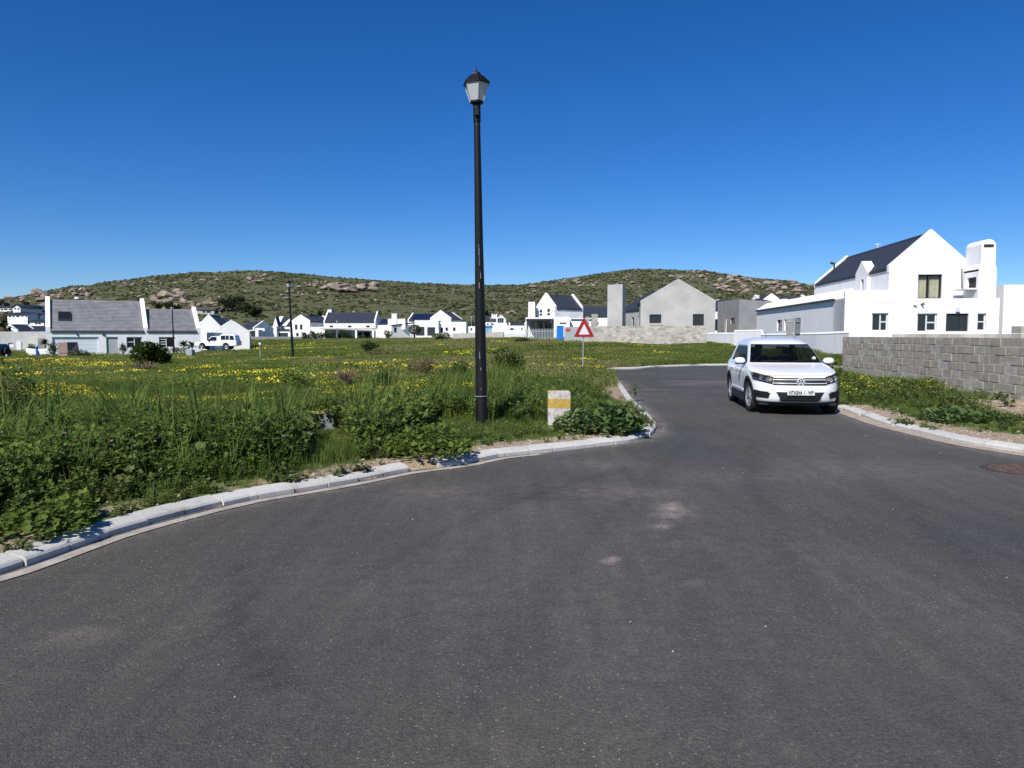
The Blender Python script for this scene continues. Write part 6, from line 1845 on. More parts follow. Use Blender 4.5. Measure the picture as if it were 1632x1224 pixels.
a = gnd(160, 858); leafy('small weed tuft at the kerb back edge beside bare gravel', a[0] - .42, a[1] + .32, .4, .22, .07, 180, 'herb', seed=7)
a = gnd(1518, 662, .2); leafy('dense green weed clump in the middle of the right-hand verge', a[0], a[1], 1.1, .26, .09, 620, 'malva', seed=8)
a = gnd(1585, 664, .2); leafy('smaller green weed clump on bare sand near the right edge', a[0], a[1], .6, .18, .08, 200, 'malva', seed=9)
leafy('yellow-green weed mass at the far end of the near block wall', xat(1322, 23.5), 23.5, 1.3, .8, .10, 900, 'herb', seed=10)
a = gnd(1016, 640); leafy('thin upright weed with reddish stems growing at the kerb bend', a[0] - .05, a[1] + .1, .3, .45, .05, 70, 'drybush', seed=11)

def palm(label, px, D, z, h, fr, n=26, trunk=.22, tcol='twig', name='palm_tree', cat='palm', droop=1.0, skirt=True):
    t = thing(name, label, cat, (xat(px, D), D, z)); r = random.Random(int(px * 3 + D))
    mb = MB(); mb.lathe([(trunk * 1.25, -.3), (trunk, h * .3), (trunk * .9, h)], 8); mb.build('trunk', M[tcol], t)
    f = MB()
    for k in range(n):
        a = 6.28 * k / n + r.uniform(-.15, .15); el = r.uniform(-.3, 1.25)
        pts = []
        for i in range(6):
            s = i / 5; q = fr * s
            pts.append(Vector((math.cos(a) * math.cos(el) * q, math.sin(a) * math.cos(el) * q, h + math.sin(el) * q - droop * fr * .45 * s * s)))
        sd_ = Vector((-math.sin(a), math.cos(a), 0))
        for i in range(5):
            w0 = fr * .16 * math.sin(PI * min(1, (i + .35) / 5.2)); w1 = fr * .16 * math.sin(PI * min(1, (i + 1.35) / 5.4))
            dn = Vector((0, 0, -.5))
            f.quad(pts[i], pts[i + 1], pts[i + 1] + (sd_ + dn) * w1, pts[i] + (sd_ + dn) * w0)
            f.quad(pts[i], pts[i + 1], pts[i + 1] - (sd_ - dn) * w1, pts[i] - (sd_ - dn) * w0)
    f.build('fronds', M['palmleaf'], t)
    if skirt:
        d = MB()
        for k in range(12):
            a = 6.28 * k / 12; d.quad((math.cos(a) * trunk, math.sin(a) * trunk, h), (math.cos(a + .3) * trunk, math.sin(a + .3) * trunk, h), (math.cos(a + .3) * fr * .38, math.sin(a + .3) * fr * .38, h - fr * .75), (math.cos(a) * fr * .38, math.sin(a) * fr * .38, h - fr * .75))
        d.build('dead_fronds', M['twig'], t)
    return t
M['palmleaf'] = leaf_mat('palm_frond', (.022, .04, .012), (.085, .095, .035), .1, .6)
palm('bushy palm with brown dead fronds between the stepped gables and the long house', 499, 212, .5, zat(507, 212) - .5, 2.9)
palm('taller palm right beside the end chimney of the long dark-roofed house', 509, 214, .5, zat(503, 214) - .5, 2.9)
palm('palm behind the tall lamp post, above the distant white houses', 775, 225, 1, zat(500, 225) - 1, 2.6)
palm('palm with orange-brown trunk at the left picture edge', 3, 118, -.5, zat(519, 118) + .5, 2.0, tcol='twig')
palm('small cordyline palm with thin trunk, left of the double garage', 72, 80, -.95, 1.7, .75, 22, .05, name='cordyline', cat='palm', skirt=False, droop=.5)
palm('left one of two small aloe-like palms right of the second street lamp', 293, 84, -.9, 1.5, .8, 24, .06, name='cordyline', skirt=False, droop=.5)
palm('right one of two small aloe-like palms right of the second street lamp', 306, 85, -.9, 1.4, .8, 24, .06, name='cordyline', skirt=False, droop=.5)
def tree(label, px, D, z, w_, h_, crown_h, n=900, ls=.5, mt='tree', name='tree', trunk=.2, group=None, ball=False):
    t = thing(name, label, 'tree', (xat(px, D), D, z), group); r = random.Random(int(px * 5 + D))
    mb = MB(); mb.tube([(0, 0, -1), (0.05, 0, h_ * .4), (.1, 0, h_ * .75)], [trunk * 1.3, trunk, trunk * .5], 7)
    for k in range(5):
        a = 6.28 * k / 5; mb.tube([(0.03, 0, h_ * .4), (math.cos(a) * w_ * .3, math.sin(a) * w_ * .3, h_ * .75)], [trunk * .6, trunk * .2], 5)
    mb.build('trunk', M['twig'], t)
    f = MB()
    if ball: 
        for i in range(n):
            v = Vector((r.gauss(0, 1), r.gauss(0, 1), r.gauss(0, 1))).normalized() * r.uniform(.86, 1.03)
            leaf(f, r, (v.x * w_ / 2, v.y * w_ / 2, h_ - crown_h / 2 + v.z * crown_h / 2), ls, 1.2)
    else: crown(f, r, (0, 0, h_ - crown_h / 2), w_ / 2, w_ / 2, crown_h / 2, n, ls, 9)
    f.build('crown', M[mt], t)
    return t
tree('clipped round ball tree in front of the garage house, crossed by a street lamp', 661, 158, .9, 2.5, 2.9, 2.1, 1400, .22, 'gardenleaf', ball=True, trunk=.12)
for k, (px, py, w_, h_) in enumerate([(362, 497, 8, 6), (374, 494, 9, 6.5), (386, 498, 8, 5), (398, 501, 7, 4.5), (408, 505, 5, 3.5)]):
    hh = hill_hit(px, py); tree('round evergreen on the lower hill, right of the brown roofs', px, hh[1], hh[2] - .5, w_, h_, h_ * .85, 900, .8, group='evergreen clump right of the brown roofs')
tree('wide dark bush tree just left of the stepped white gables', 422, 222, .4, 5.5, 4.6, 4.0, 900, .6)
tree('second wide dark tree touching the slate roof left of the stepped gables', 410, 224, .3, 4.0, 3.6, 3.2, 600, .6)
for k, (px, D, w_, h_) in enumerate([(727, 214, 4, 5.0), (738, 216, 4.6, 5.6), (749, 214, 4, 4.6), (760, 212, 3.6, 3.8)]):
    tree('grey-green bushy tree behind the garage house, left of the tall lamp', px, D, .8, w_, h_, h_ * .8, 700, .5, 'gardenleaf', group='bushy trees behind the garage house')
for k, (px, py, w_, h_) in enumerate([(256, 494, 6, 4), (270, 495, 6, 4), (280, 496, 5, 3)]):
    hh = hill_hit(px, py); tree('dark shrub tree on the hill between the two tiled roofs', px, hh[1], hh[2] - .4, w_, h_, h_ * .9, 600, .7, group='shrub trees above the small tiled roof')
for k, (px, py, w_, h_) in enumerate([(3, 489, 5, 5), (12, 489, 4, 3), (44, 489, 5, 3.4), (36, 521, 4, 3.2), (30, 521, 3.4, 2.4), (47, 520, 3, 2.5), (8, 516, 4, 2.4)]):
    hh = hill_hit(px, py) or (xat(px, 236), 236, .6); tree('small dark tree among the white hillside houses at far left', px, hh[1], hh[2] - .4, w_, h_, h_ * .9, 500, .6, group='small trees among the hillside houses')

# ================================================================== street lamps
M['grey_post'] = mat('grey_metal_post', (.36, .37, .37), .5, metal=.4)
M['lamp_black'] = mat('black_painted_post', (.008, .008, .009), .5, .2, 8, .15, 30, spec=.25)
M['pole_glint'] = mat('painted_highlight', (.30, .31, .33), .8)  # pale colour for the pole's painted highlight
def opal():
    m, n, l, b = nt('frosted_lamp_glass')
    b.inputs['Base Color'].default_value = (.78, .80, .80, 1); b.inputs['Roughness'].default_value = .35
    t = n.new('ShaderNodeBsdfTranslucent'); t.inputs['Color'].default_value = (.6, .62, .62, 1)
    mx = n.new('ShaderNodeMixShader'); mx.inputs[0].default_value = .45
    l.new(b.outputs[0], mx.inputs[1]); l.new(t.outputs[0], mx.inputs[2]); l.new(mx.outputs[0], n['Material Output'].inputs['Surface'])
    return m
M['opal'] = opal()
def street_lamp(label, x, y, z, H, top_dx=0, scale=1.0, pole_glints=False, group='black lantern street lamps'):
    t = thing('street_lamp', label, 'street lamp', (x, y, z), group)
    t.scale = (scale,) * 3; H = H / scale
    hl = H - .62                                  # lantern foot
    mb = MB(); mb.lathe([(.105, -.3), (.105, .30), (.098, .34), (.092, 1.6), (.072, hl * .55), (.052, hl - .25), (.050, hl)], 16)
    p = mb.build('pole', M['lamp_black'], t, smooth=True); m = p.modifiers.new('e', 'EDGE_SPLIT')
    mb = MB(); mb.lathe([(.062, hl - .30), (.062, hl - .02), (.11, hl), (.11, hl + .03)], 16); mb.build('collar', M['lamp_black'], t)
    g = MB(); g.lathe([(.120, hl + .03), (.215, hl + .315)], 6, ph=PI / 6 + .2, cap=True); gl = g.build('lantern_glass', M['opal'], t)
    fr = MB()
    for k in range(6):
        a = 2 * PI * k / 6 + PI / 6 + .2
        fr.tube([(.122 * math.cos(a), .122 * math.sin(a), hl + .03), (.217 * math.cos(a), .217 * math.sin(a), hl + .315)], .005, 4)
    fr.build('glazing_bars', M['opal'], gl)
    c = MB(); c.lathe([(.235, hl + .30), (.238, hl + .33), (.13, hl + .435), (.085, hl + .46), (.07, hl + .495), (.03, hl + .515), (.014, hl + .53), (.004, hl + .62)], 6, ph=PI / 6 + .2); cp_ = c.build('lantern_cap', M['lamp_black'], t)
    if pole_glints:  # pale streaks painted down the middle as the pole's highlight
        s_ = MB(); r = random.Random(4)
        for (h0, L_) in ((3.05, .04), (2.9, .16), (2.72, .22), (2.5, .12), (2.34, .1), (1.15, .12), (.95, .05), (5.05, .02), (.62, .03)):
            a0 = -PI / 2 + r.uniform(-.25, .25); rr_ = np.interp(h0, [.3, 1.6, 3, 5.2], [.099, .0925, .0735, .053]) + .0012
            n_ = 4
            for k in range(n_):
                z0 = h0 + L_ * k / n_; w_ = r.uniform(.04, .12)
                s_.quad((rr_ * math.cos(a0), rr_ * math.sin(a0), z0), (rr_ * math.cos(a0 + w_), rr_ * math.sin(a0 + w_), z0), (rr_ * math.cos(a0 + w_), rr_ * math.sin(a0 + w_), z0 + L_ / n_ * .9), (rr_ * math.cos(a0), rr_ * math.sin(a0), z0 + L_ / n_ * .9))
        put(s_.build('painted_highlights', M['pole_glint'], p), kind='stuff')
        tie = MB(); tie.lathe([(.112, .50), (.112, .512)], 16); tie.build('wire_tie', M['grey_post'], t)
        pl_ = MB(); pl_.box(-.03, -.112, hl - .22, .03, -.06, hl - .13); pl_.build('bolt_plate', M['lamp_black'], t)
    return t
lx, ly = LAMP_XY
L1 = street_lamp('tall black street lamp with frosted six-sided lantern, nearest one, standing in the weeds', lx, ly, .1, zat(104, ly) - .1, pole_glints=True)
L1.rotation_euler = (0, R(-.75), 0)
x2 = xat(467, 52.6); L2 = street_lamp('medium-distance black street lamp in the left field, in front of the hill', x2, 52.6, gz(x2, 52.6), zat(444, 52.6) - gz(x2, 52.6)); L2.rotation_euler = (0, R(-2.2), 0)
z3 = gz(xat(277, 84), 84); L3 = street_lamp('distant black street lamp standing before the grey tiled roof of the left house', xat(277, 84), 84, z3, zat(485, 84) - z3); L3.rotation_euler = (0, R(-.6), 0)
L4 = street_lamp('farthest black street lamp, in front of the round ball tree', xat(660, 150), 150, .7, zat(487, 150) - .7); L4.rotation_euler = (0, R(-.8), 0)
M['grey_post'] = mat('grey_metal_post', (.36, .37, .37), .5, metal=.4)
def grey_lamp(label, px, ytop, ybot, D):
    z0 = min(zat(ybot, D), gz(xat(px, D), D) + 2); H = zat(ytop, D) - z0
    t = thing('street_lamp', label, 'street lamp', (xat(px, D), D, z0), 'plain grey street lamps')
    mb = MB(); mb.lathe([(.11, -.5), (.08, H * .5), (.055, H - .5)], 8); mb.build('pole', M['grey_post'], t)
    mb = MB(); mb.lathe([(.12, H - .5), (.2, H - .2)], 8); mb.build('lantern_glass', M['opal'], t)
    mb = MB(); mb.lathe([(.24, H - .2), (.12, H - .05), (.02, H)], 8); mb.build('lantern_cap', M['grey_post'], t)
grey_lamp('thin grey street lamp in front of the long dark-roofed house', 537.5, 511, 545, 172)
grey_lamp('small grey street lamp left of the stepped white gables', 424.5, 519, 536, 185)
grey_lamp('small grey street lamp left of the tall lamp, above the low white house', 751.5, 504, 519, 200)
grey_lamp('thin grey street lamp right of the tall lamp, beside the blue gate panel', 782.5, 505, 531, 165)

# ================================================================== warning sign
M['signred'] = mat('sign_red', (.30, .015, .018), .5)
M['signwhite'] = mat('sign_white', (.62, .62, .60), .5)
M['signback'] = mat('grey_sign_back', (.27, .28, .27), .55, .15, 5, metal=.3)
Ds = 31.0; sx, sz = xat(929, Ds), zat(585, Ds)
ws = thing('warning_sign', 'red-bordered triangular warning sign on a grey post by the kerb', 'road sign', (sx, Ds, sz))
px2m = Ds / F_PX
H_ = (585 - 538) * px2m
mb = MB(); mb.lathe([(.028, -.4), (.028, H_ + .55)], 10); mb.build('post', M['grey_post'], ws).rotation_euler = (0, R(.6), 0)
dxs = 930.5; tb = H_ + .02; tw_ = 33 * px2m; th2 = 32.5 * px2m
def rtri(half, bot, top_, rad, y, n=5):
    P = [(-half, bot), (half, bot), (0, top_)]; out = []
    for i in range(3):
        p = Vector(P[i]); a = (Vector(P[i - 1]) - p).normalized(); b = (Vector(P[(i + 1) % 3]) - p).normalized()
        for k in range(n + 1):
            t = k / n; out.append(tuple(p + (a * (1 - t) ** 2 + b * t ** 2) * rad * 1.4))
    return [(q[0], q[1]) for q in out]
ox = (dxs - 929) * px2m
tri = MB(); tri.prism([(u + ox, v) for u, v in rtri(tw_ / 2, tb, tb + th2, .045, 0)], -.034, -.030, lambda u, v, q: (u, q, v)); fix_normals(tri.build('sign_plate', M['signback'], ws))
tri = MB(); tri.prism([(u + ox, v) for u, v in rtri(tw_ / 2 - .004, tb + .004, tb + th2 - .01, .045, 0)], -.040, -.0345, lambda u, v, q: (u, q, v)); fix_normals(tri.build('red_border', M['signred'], ws))
iw = tw_ * .52; ih = th2 * .52
tri = MB(); tri.prism([(u + ox, v) for u, v in rtri(iw / 2, tb + .105, tb + .105 + ih, .02, 0)], -.046, -.0405, lambda u, v, q: (u, q, v)); fix_normals(tri.build('white_centre', M['signwhite'], ws))
for zz_ in (tb + .12, tb + .45):
    c = MB(); c.box(-.05, -.0299, zz_ - .015, .05, .03, zz_ + .015); c.build('clamp', M['grey_post'], ws)

# road sign seen from behind, beyond the car
Db = 27.5; bx = xat(1265, Db)
bs = thing('road_sign', 'back of a two-panel grey road sign on a post, behind the white car roof', 'road sign', (bx, Db, .05))
k_ = Db / F_PX
mb = MB(); mb.lathe([(.035, -.3), (.035, zat(507, Db))], 10); mb.build('post', M['grey_post'], bs)
zt_ = zat(507.5, Db) - .05; zb_ = zat(536, Db) - .05
for sg in (-1, 1):
    mb = MB(); a0 = .045 * sg; a1 = sg * 12.2 * k_
    mb.prism([(a0, zb_), (a1 * .88, zb_), (a1, zt_ - .02), (a0, zt_)], .04 + .01 * sg, .046 + .01 * sg, lambda u, v, q: (u, q + abs(u) * .35, v)); o = mb.build('sign_panel', M['signback'], bs); fix_normals(o)
    for zz_ in (zb_ + .12, zt_ - .12):
        c = MB(); c.box(min(a0, a1 * .9), .015, zz_ - .02, max(a0, a1 * .9), .035, zz_ + .02, 0, lambda x, y, z: (x, y + abs(x) * .35, z)); c.build('bracket', M['grey_post'], bs)

# ================================================================== marker stone with yellow band
def stone_mat(name, c1, c2, lich, sc=14):
    m, n, l, b = nt(name); b.inputs['Roughness'].default_value = .9; b.inputs['Specular IOR Level'].default_value = .2
    tc = n.new('ShaderNodeTexCoord')
    nz = n.new('ShaderNodeTexNoise'); nz.inputs['Scale'].default_value = sc; nz.inputs['Detail'].default_value = 8; nz.inputs['Roughness'].default_value = .75; l.new(tc.outputs['Object'], nz.inputs['Vector'])
    r = n.new('ShaderNodeValToRGB'); e = r.color_ramp.elements; e[0].position = .36; e[0].color = (*c2, 1); e[1].position = .5; e[1].color = (*c1, 1); l.new(nz.outputs['Fac'], r.inputs['Fac'])
    n2 = n.new('ShaderNodeTexNoise'); n2.inputs['Scale'].default_value = 7; n2.inputs['Detail'].default_value = 5; l.new(tc.outputs['Object'], n2.inputs['Vector'])
    sp = n.new('ShaderNodeSeparateXYZ'); l.new(tc.outputs['Object'], sp.inputs[0])
    ma = n.new('ShaderNodeMath'); ma.operation = 'MULTIPLY_ADD'; ma.inputs[1].default_value = 1.1; ma.inputs[2].default_value = -.50; l.new(sp.outputs[2], ma.inputs[0])
    mb_ = n.new('ShaderNodeMath'); mb_.operation = 'ADD'; l.new(ma.outputs[0], mb_.inputs[0]); l.new(n2.outputs['Fac'], mb_.inputs[1])
    mr = n.new('ShaderNodeMapRange'); mr.inputs[1].default_value = .66; mr.inputs[2].default_value = .72; l.new(mb_.outputs[0], mr.inputs[0])
    mx = n.new('ShaderNodeMix'); mx.data_type = 'RGBA'; l.new(mr.outputs[0], mx.inputs['Factor']); l.new(r.outputs['Color'], mx.inputs['A']); mx.inputs['B'].default_value = (*lich, 1)
    l.new(mx.outputs['Result'], b.inputs['Base Color'])
    bp = n.new('ShaderNodeBump'); bp.inputs['Strength'].default_value = .8; bp.inputs['Distance'].default_value = .01; l.new(nz.outputs['Fac'], bp.inputs['Height']); l.new(bp.outputs['Normal'], b.inputs['Normal'])
    return m
Dm = 12.6; km = Dm / F_PX; mx0 = xat(874, Dm); mx1 = xat(909, Dm); mw = mx1 - mx0; mz = .08; mh = zat(624, Dm) - mz
ms = thing('marker_stone', 'short whitewashed concrete marker with a mustard yellow band, in the grass', 'marker stone', ((mx0 + mx1) / 2, Dm, mz))
M['mk_white'] = stone_mat('flaking_whitewash', (.50, .48, .44), (.20, .18, .16), (.40, .26, .07))
M['mk_yellow'] = mat('mustard_paint', (.48, .32, .075), .8, .25, 20, .3, 50)
c = .10; hw = mw / 2
def foot(s, y0=0.): return [(-hw * s, .05 - y0), (-hw * s + c * .8, 0 - y0), (hw * s, 0 - y0), (hw * s + .0, .30 + y0), (-hw * s, .30 + y0)]
mb = MB(); mb.ring([[(x, y, z) for x, y in foot(1)] for z in (-.25, mh * .3, mh * .6, mh - .012)] + [[(x * .95, y * .95 + .006, mh) for x, y in foot(1)]])
o = mb.build('stone_body', M['mk_white'], ms)
mb = MB(); mb.ring([[(x, y, z) for x, y in foot(1.0, .003)] for z in (mh - .285, mh - .125)]); b_ = mb.build('yellow_band', M['mk_yellow'], ms); b_.scale = (1.006, 1.0, 1)

# concrete block hidden in the weeds
Dk = BLK_XY[1]; bt_ = zat(656.5, Dk)
ck = thing('concrete_block', 'grey concrete block with pale yellow top, half hidden in weeds left of the lamp', 'concrete block', (xat(508, Dk), Dk, .05))
wK = xat(532, Dk) - xat(508, Dk)
mb = MB(); mb.ring([[(0, 0, -.1), (wK, .06, -.1), (wK, .32, -.1), (0, .26, -.1)], [(0, 0, bt_ - .05), (wK, .06, bt_ - .05), (wK, .32, bt_ - .05), (0, .26, bt_ - .05)]]); bevel(mb.build('block_body', mat('blue_grey_concrete', (.24, .26, .27), .9, .3, 12, .5, 60), ck), .01)
mb = MB(); mb.box(-.16, .0, bt_ - .075, .08, .24, bt_ - .05 + .006); mb.build('painted_top', mat('pale_yellow_paint', (.46, .36, .16), .85, .3, 14), ck)

# red granite block stack near the left house
Dg = 62; gw = xat(122, Dg) - xat(92, Dg); gbse = zat(577, Dg); gh_ = zat(545, Dg) - gbse
sg = thing('stone_block', 'upright reddish granite block in two courses, standing in front of the double garage', 'stone block', (xat(91, Dg), Dg, gbse))
M['redstone'] = mat('reddish_granite', (.30, .21, .18), .9, .35, 6, .5, 20)
mb = MB(); mb.ring([[(0.02, 0, -.6), (gw * .68, -.25, -.6), (gw, .7, -.6), (gw * .35, .9, -.6)], [(0.03, 0, gh_ * .42), (gw * .66, -.25, gh_ * .42), (gw * .97, .7, gh_ * .42), (gw * .35, .9, gh_ * .42)]]); bevel(mb.build('lower_block', M['redstone'], sg), .04)
mb = MB(); mb.ring([[(0.06, 0.02, gh_ * .43), (gw * .64, -.22, gh_ * .43), (gw * .96, .7, gh_ * .43), (gw * .35, .88, gh_ * .43)], [(0.03, 0.02, gh_ * .98), (gw * .60, -.22, gh_), (gw * .86, .7, gh_), (gw * .3, .88, gh_ * .98)]]); bevel(mb.build('upper_block', M['redstone'], sg), .04)
# grey service box
Dx = 55; bz = zat(574, Dx)
sbx = thing('service_box', 'small blue-grey service box in the field, right of the dark bush', 'service box', (xat(296, Dx), Dx, bz))
wB = xat(306, Dx) - xat(296, Dx); hB = zat(557.5, Dx) - bz
mb = MB(); mb.box(0, 0, -.3, wB, .5, hB); bevel(mb.build('box_body', mat('blue_grey_box', (.26, .31, .34), .6, .15, 6), sbx), .02)
mb = MB(); mb.box(.04, -.012, .1, wB - .04, -.002, hB - .06); mb.build('door', mat('blue_grey_door', (.30, .35, .37), .6), sbx)
# white post and blue bundle
pz = zat(577, 66); wp = thing('white_post', 'short white post beside the dark vehicle at the left edge', 'post', (xat(10, 66), 66, pz))
mb = MB(); mb.lathe([(.07, -.3), (.07, zat(565, 66) - pz - .02), (.05, zat(565, 66) - pz)], 10); mb.build('post_body', M['signwhite'], wp)
mb = MB(); mb.lathe([(.073, -.3), (.073, .12)], 10); mb.build('black_foot', M['darkframe'], wp)
pz = -.85; bb = thing('wrapped_bundle', 'bright blue upright wrapped bundle in front of the low curved white wall', 'bundle', (xat(59, 76), 76, pz))
hb_ = zat(551, 76) - pz; r = random.Random(9); rings = []
for k, (q, rr_) in enumerate([(0, .24), (.25, .2), (.5, .15), (.66, .13), (.72, .09), (.8, .12), (.93, .12), (1, .04)]):
    rings.append([(rr_ * (1 + .25 * math.sin(3 * a + k)) * math.cos(a) + .05 * math.sin(q * 5), rr_ * math.sin(a), hb_ * q) for a in [2 * PI * i / 12 for i in range(12)]])
mb = MB(); mb.ring(rings); mb.build('blue_wrapping', mat('blue_cloth', (.02, .08, .42), .7, .4, 6), bb, smooth=True)
mb = MB(); mb.ring([[(x * 1.04, y * 1.04, z) for x, y, z in q] for q in rings[5:]]); mb.build('pale_blue_top', mat('light_blue_cloth', (.05, .30, .48), .7), bb, smooth=True)
# small stakes in the field
for px_, yt, yb, D, lab in ((737, 530, 541, 110, 'thin wooden stake in front of the green bush mound'), (414.5, 549, 562, 52, 'thin white-topped stake in the field left of the second lamp')):
    z0 = zat(yb, D); s_ = thing('stake', lab, 'stake', (xat(px_, D), D, z0)); hh = zat(yt, D) - z0
    mb = MB(); mb.box(-.03, -.03, -.3, .03, .03, hh); mb.build('stick', M['timber'] if px_ == 737 else M['signback'], s_)
    mb = MB(); mb.box(-.09, -.04, hh, .09, .04, hh + .12); mb.build('tag', M['signwhite'], s_)
# manhole on the road
mc = gnd(1628, 749); mh_ = thing('manhole_cover', 'round rusty manhole cover in the asphalt at the right edge', 'manhole cover', (mc[0], mc[1], .0))
mb = MB(); mb.lathe([(.43, -.02), (.43, .010), (.36, .012), (.355, .006)], 28); mb.build('frame_ring', mat('cast_iron', (.07, .055, .05), .7, .3, 20), mh_)
mb = MB(); mb.lathe([(.35, -.02), (.35, .011), (.02, .012)], 28)
mb.build('lid', mat('rusty_cover', (.15, .095, .08), .85, .45, 14, .8, 30), mh_)
rb = MB(); r = random.Random(2)
for i in range(-5, 6):
    for j in range(-5, 6):
        if math.hypot(i, j) < 5.2: rb.box(i * .06 - .018, j * .06 - .018, .0122, i * .06 + .018, j * .06 + .018, .017)
put(rb.build('raised_pattern', bpy.data.materials['rusty_cover'], mh_), kind='stuff')

# ================================================================== vehicles
M['paint'] = mat('white_car_paint', (.78, .79, .80), .32, spec=.5, coat=.6)
M['black_plastic'] = mat('black_plastic', (.022, .022, .024), .55)
M['tyre'] = mat('tyre_rubber', (.022, .022, .022), .85, .2, 20)
M['alloy'] = mat('alloy_wheel', (.50, .51, .52), .35, metal=.7)
M['chrome'] = mat('chrome', (.75, .76, .78), .12, metal=1)
M['lens'] = mglass('headlamp_lens', (.9, .93, .95), .8)
M['reflector'] = mat('lamp_reflector', (.42, .44, .46), .25, metal=.8)
M['amber'] = mat('amber_indicator', (.55, .36, .20), .35)
M['seat'] = mat('dark_seat_fabric', (.035, .035, .038), .9)
M['silver'] = mat('bright_silver', (.62, .63, .64), .35, spec=.6)
M['grille_metal'] = mat('satin_grille_bar', (.20, .205, .21), .4, metal=.6)
M['plate'] = mat('number_plate', (.70, .71, .69), .5)
M['ink'] = mat('black_ink', (.01, .012, .015), .6)
def paint_two_sided():
    m, n, l, b = nt('white_body_paint')
    b.inputs['Roughness'].default_value = .3; b.inputs['Coat Weight'].default_value = .7; b.inputs['Coat Roughness'].default_value = .04
    g = n.new('ShaderNodeNewGeometry'); mx = n.new('ShaderNodeMix'); mx.data_type = 'RGBA'
    l.new(g.outputs['Backfacing'], mx.inputs['Factor']); mx.inputs['A'].default_value = (.78, .79, .80, 1); mx.inputs['B'].default_value = (.03, .03, .03, 1)
    l.new(mx.outputs['Result'], b.inputs['Base Color'])
    return m
M['body'] = paint_two_sided()
M['carglass'] = mglass('tinted_car_glass', (.46, .50, .48), .78)
# body tables: z, x_front, x_rear, half width, corner length front, corner length rear, exponent
TB = np.array([
 (.20, .26, 4.22, .78, .95, .8, 3.2), (.24, .12, 4.32, .84, 1.0, .8, 3.0), (.30, .045, 4.38, .875, 1.0, .8, 2.8), (.38, .015, 4.42, .893, 1.0, .8, 2.7), (.50, .0, 4.43, .902, 1.0, .8, 2.7),
 (.62, .02, 4.43, .905, 1.0, .8, 2.7), (.70, .05, 4.42, .905, .98, .8, 2.7), (.78, .10, 4.42, .903, .95, .7, 2.8), (.825, .17, 4.41, .90, .9, .7, 3.0), (.86, .27, 4.41, .893, .85, .7, 3.3),
 (.90, .45, 4.40, .88, .75, .6, 3.8), (.94, .68, 4.40, .868, .65, .6, 4.2), (.97, .88, 4.39, .855, .6, .6, 4.6), (1.0, 1.10, 4.38, .84, .55, .55, 4.8), (1.03, 1.26, 4.36, .815, .5, .5, 4.8),
 (1.06, 1.33, 4.34, .79, .5, .5, 4.6), (1.14, 1.44, 4.30, .765, .52, .5, 4.4), (1.24, 1.58, 4.24, .735, .55, .5, 4.2), (1.34, 1.74, 4.17, .70, .6, .5, 4.0), (1.43, 1.90, 4.10, .665, .65, .5, 4.0),
 (1.475, 2.0, 4.06, .645, .7, .5, 3.8), (1.515, 2.12, 4.0, .61, .75, .55, 3.6), (1.55, 2.28, 3.9, .55, .8, .6, 3.4), (1.575, 2.5, 3.75, .45, .8, .65, 3.0), (1.59, 2.78, 3.5, .28, .6, .6, 2.6)])
def tb(z, k): return float(np.interp(z, TB[:, 0], TB[:, k]))
def outline(z, nf=15, ns=26):
    xf, xr, w, a, ar, e = [tb(z, k) for k in range(1, 7)]
    a = min(a, (xr - xf) * .45); ar = min(ar, (xr - xf) * .45)
    pts = []
    for i in range(nf + 1):                    # front centre -> left side (y+)
        th = PI / 2 * (i / nf); s, c_ = math.sin(th) ** (2 / e), math.cos(th) ** (2 / e)
        pts.append((xf + a * (1 - c_), w * s))
    for i in range(1, ns):
        t = i / ns; pts.append((xf + a + (xr - ar - xf - a) * t, w))
    for i in range(nf + 1):
        th = PI / 2 * (1 - i / nf); s, c_ = math.sin(th) ** (2 / e), math.cos(th) ** (2 / e)
        pts.append((xr - ar * (1 - c_), w * s))
    return pts                                   # half outline, front centre to rear centre
def front_x(y, z):
    xf, xr, w, a, ar, e = [tb(z, k) for k in range(1, 7)]
    q = min(abs(y) / w, .9995)
    return xf + a * (1 - (1 - q ** e) ** (1 / e))
def side_y(x, z):
    xf, xr, w, a, ar, e = [tb(z, k) for k in range(1, 7)]
    if x < xf + a:
        q = min(max((xf + a - x) / a, 0), 1); return w * (1 - q ** e) ** (1 / e)
    if x > xr - ar:
        q = min(max((x - xr + ar) / ar, 0), 1); return w * (1 - q ** e) ** (1 / e)
    return w
car_dir = Vector((.14, .99, 0)).normalized()
CAR_LOC = (xat(1276.5, 14.95), 14.95, 0)
car = thing('suv_car', 'white compact SUV facing the camera on the right side of the road, with a driver', 'car', CAR_LOC, rotz=math.atan2(car_dir.y, car_dir.x))
WHX = (.90, 3.49); WR = .342
zs = sorted(set([round(v, 4) for v in list(np.linspace(.20, 1.0, 29)) + list(np.linspace(1.0, 1.06, 5)) + list(np.linspace(1.06, 1.475, 15)) + list(np.linspace(1.475, 1.59, 9))]))
rows = [outline(z) for z in zs]; NH = len(rows[0]); nf, ns = 15, 26
body_f, groups = [], {'body': [], 'windscreen': [], 'side_window': [[], [], [], []], 'rear_window': [], 'pillar': []}
V = {}
def vid(k, i, s): return (k, i, s)
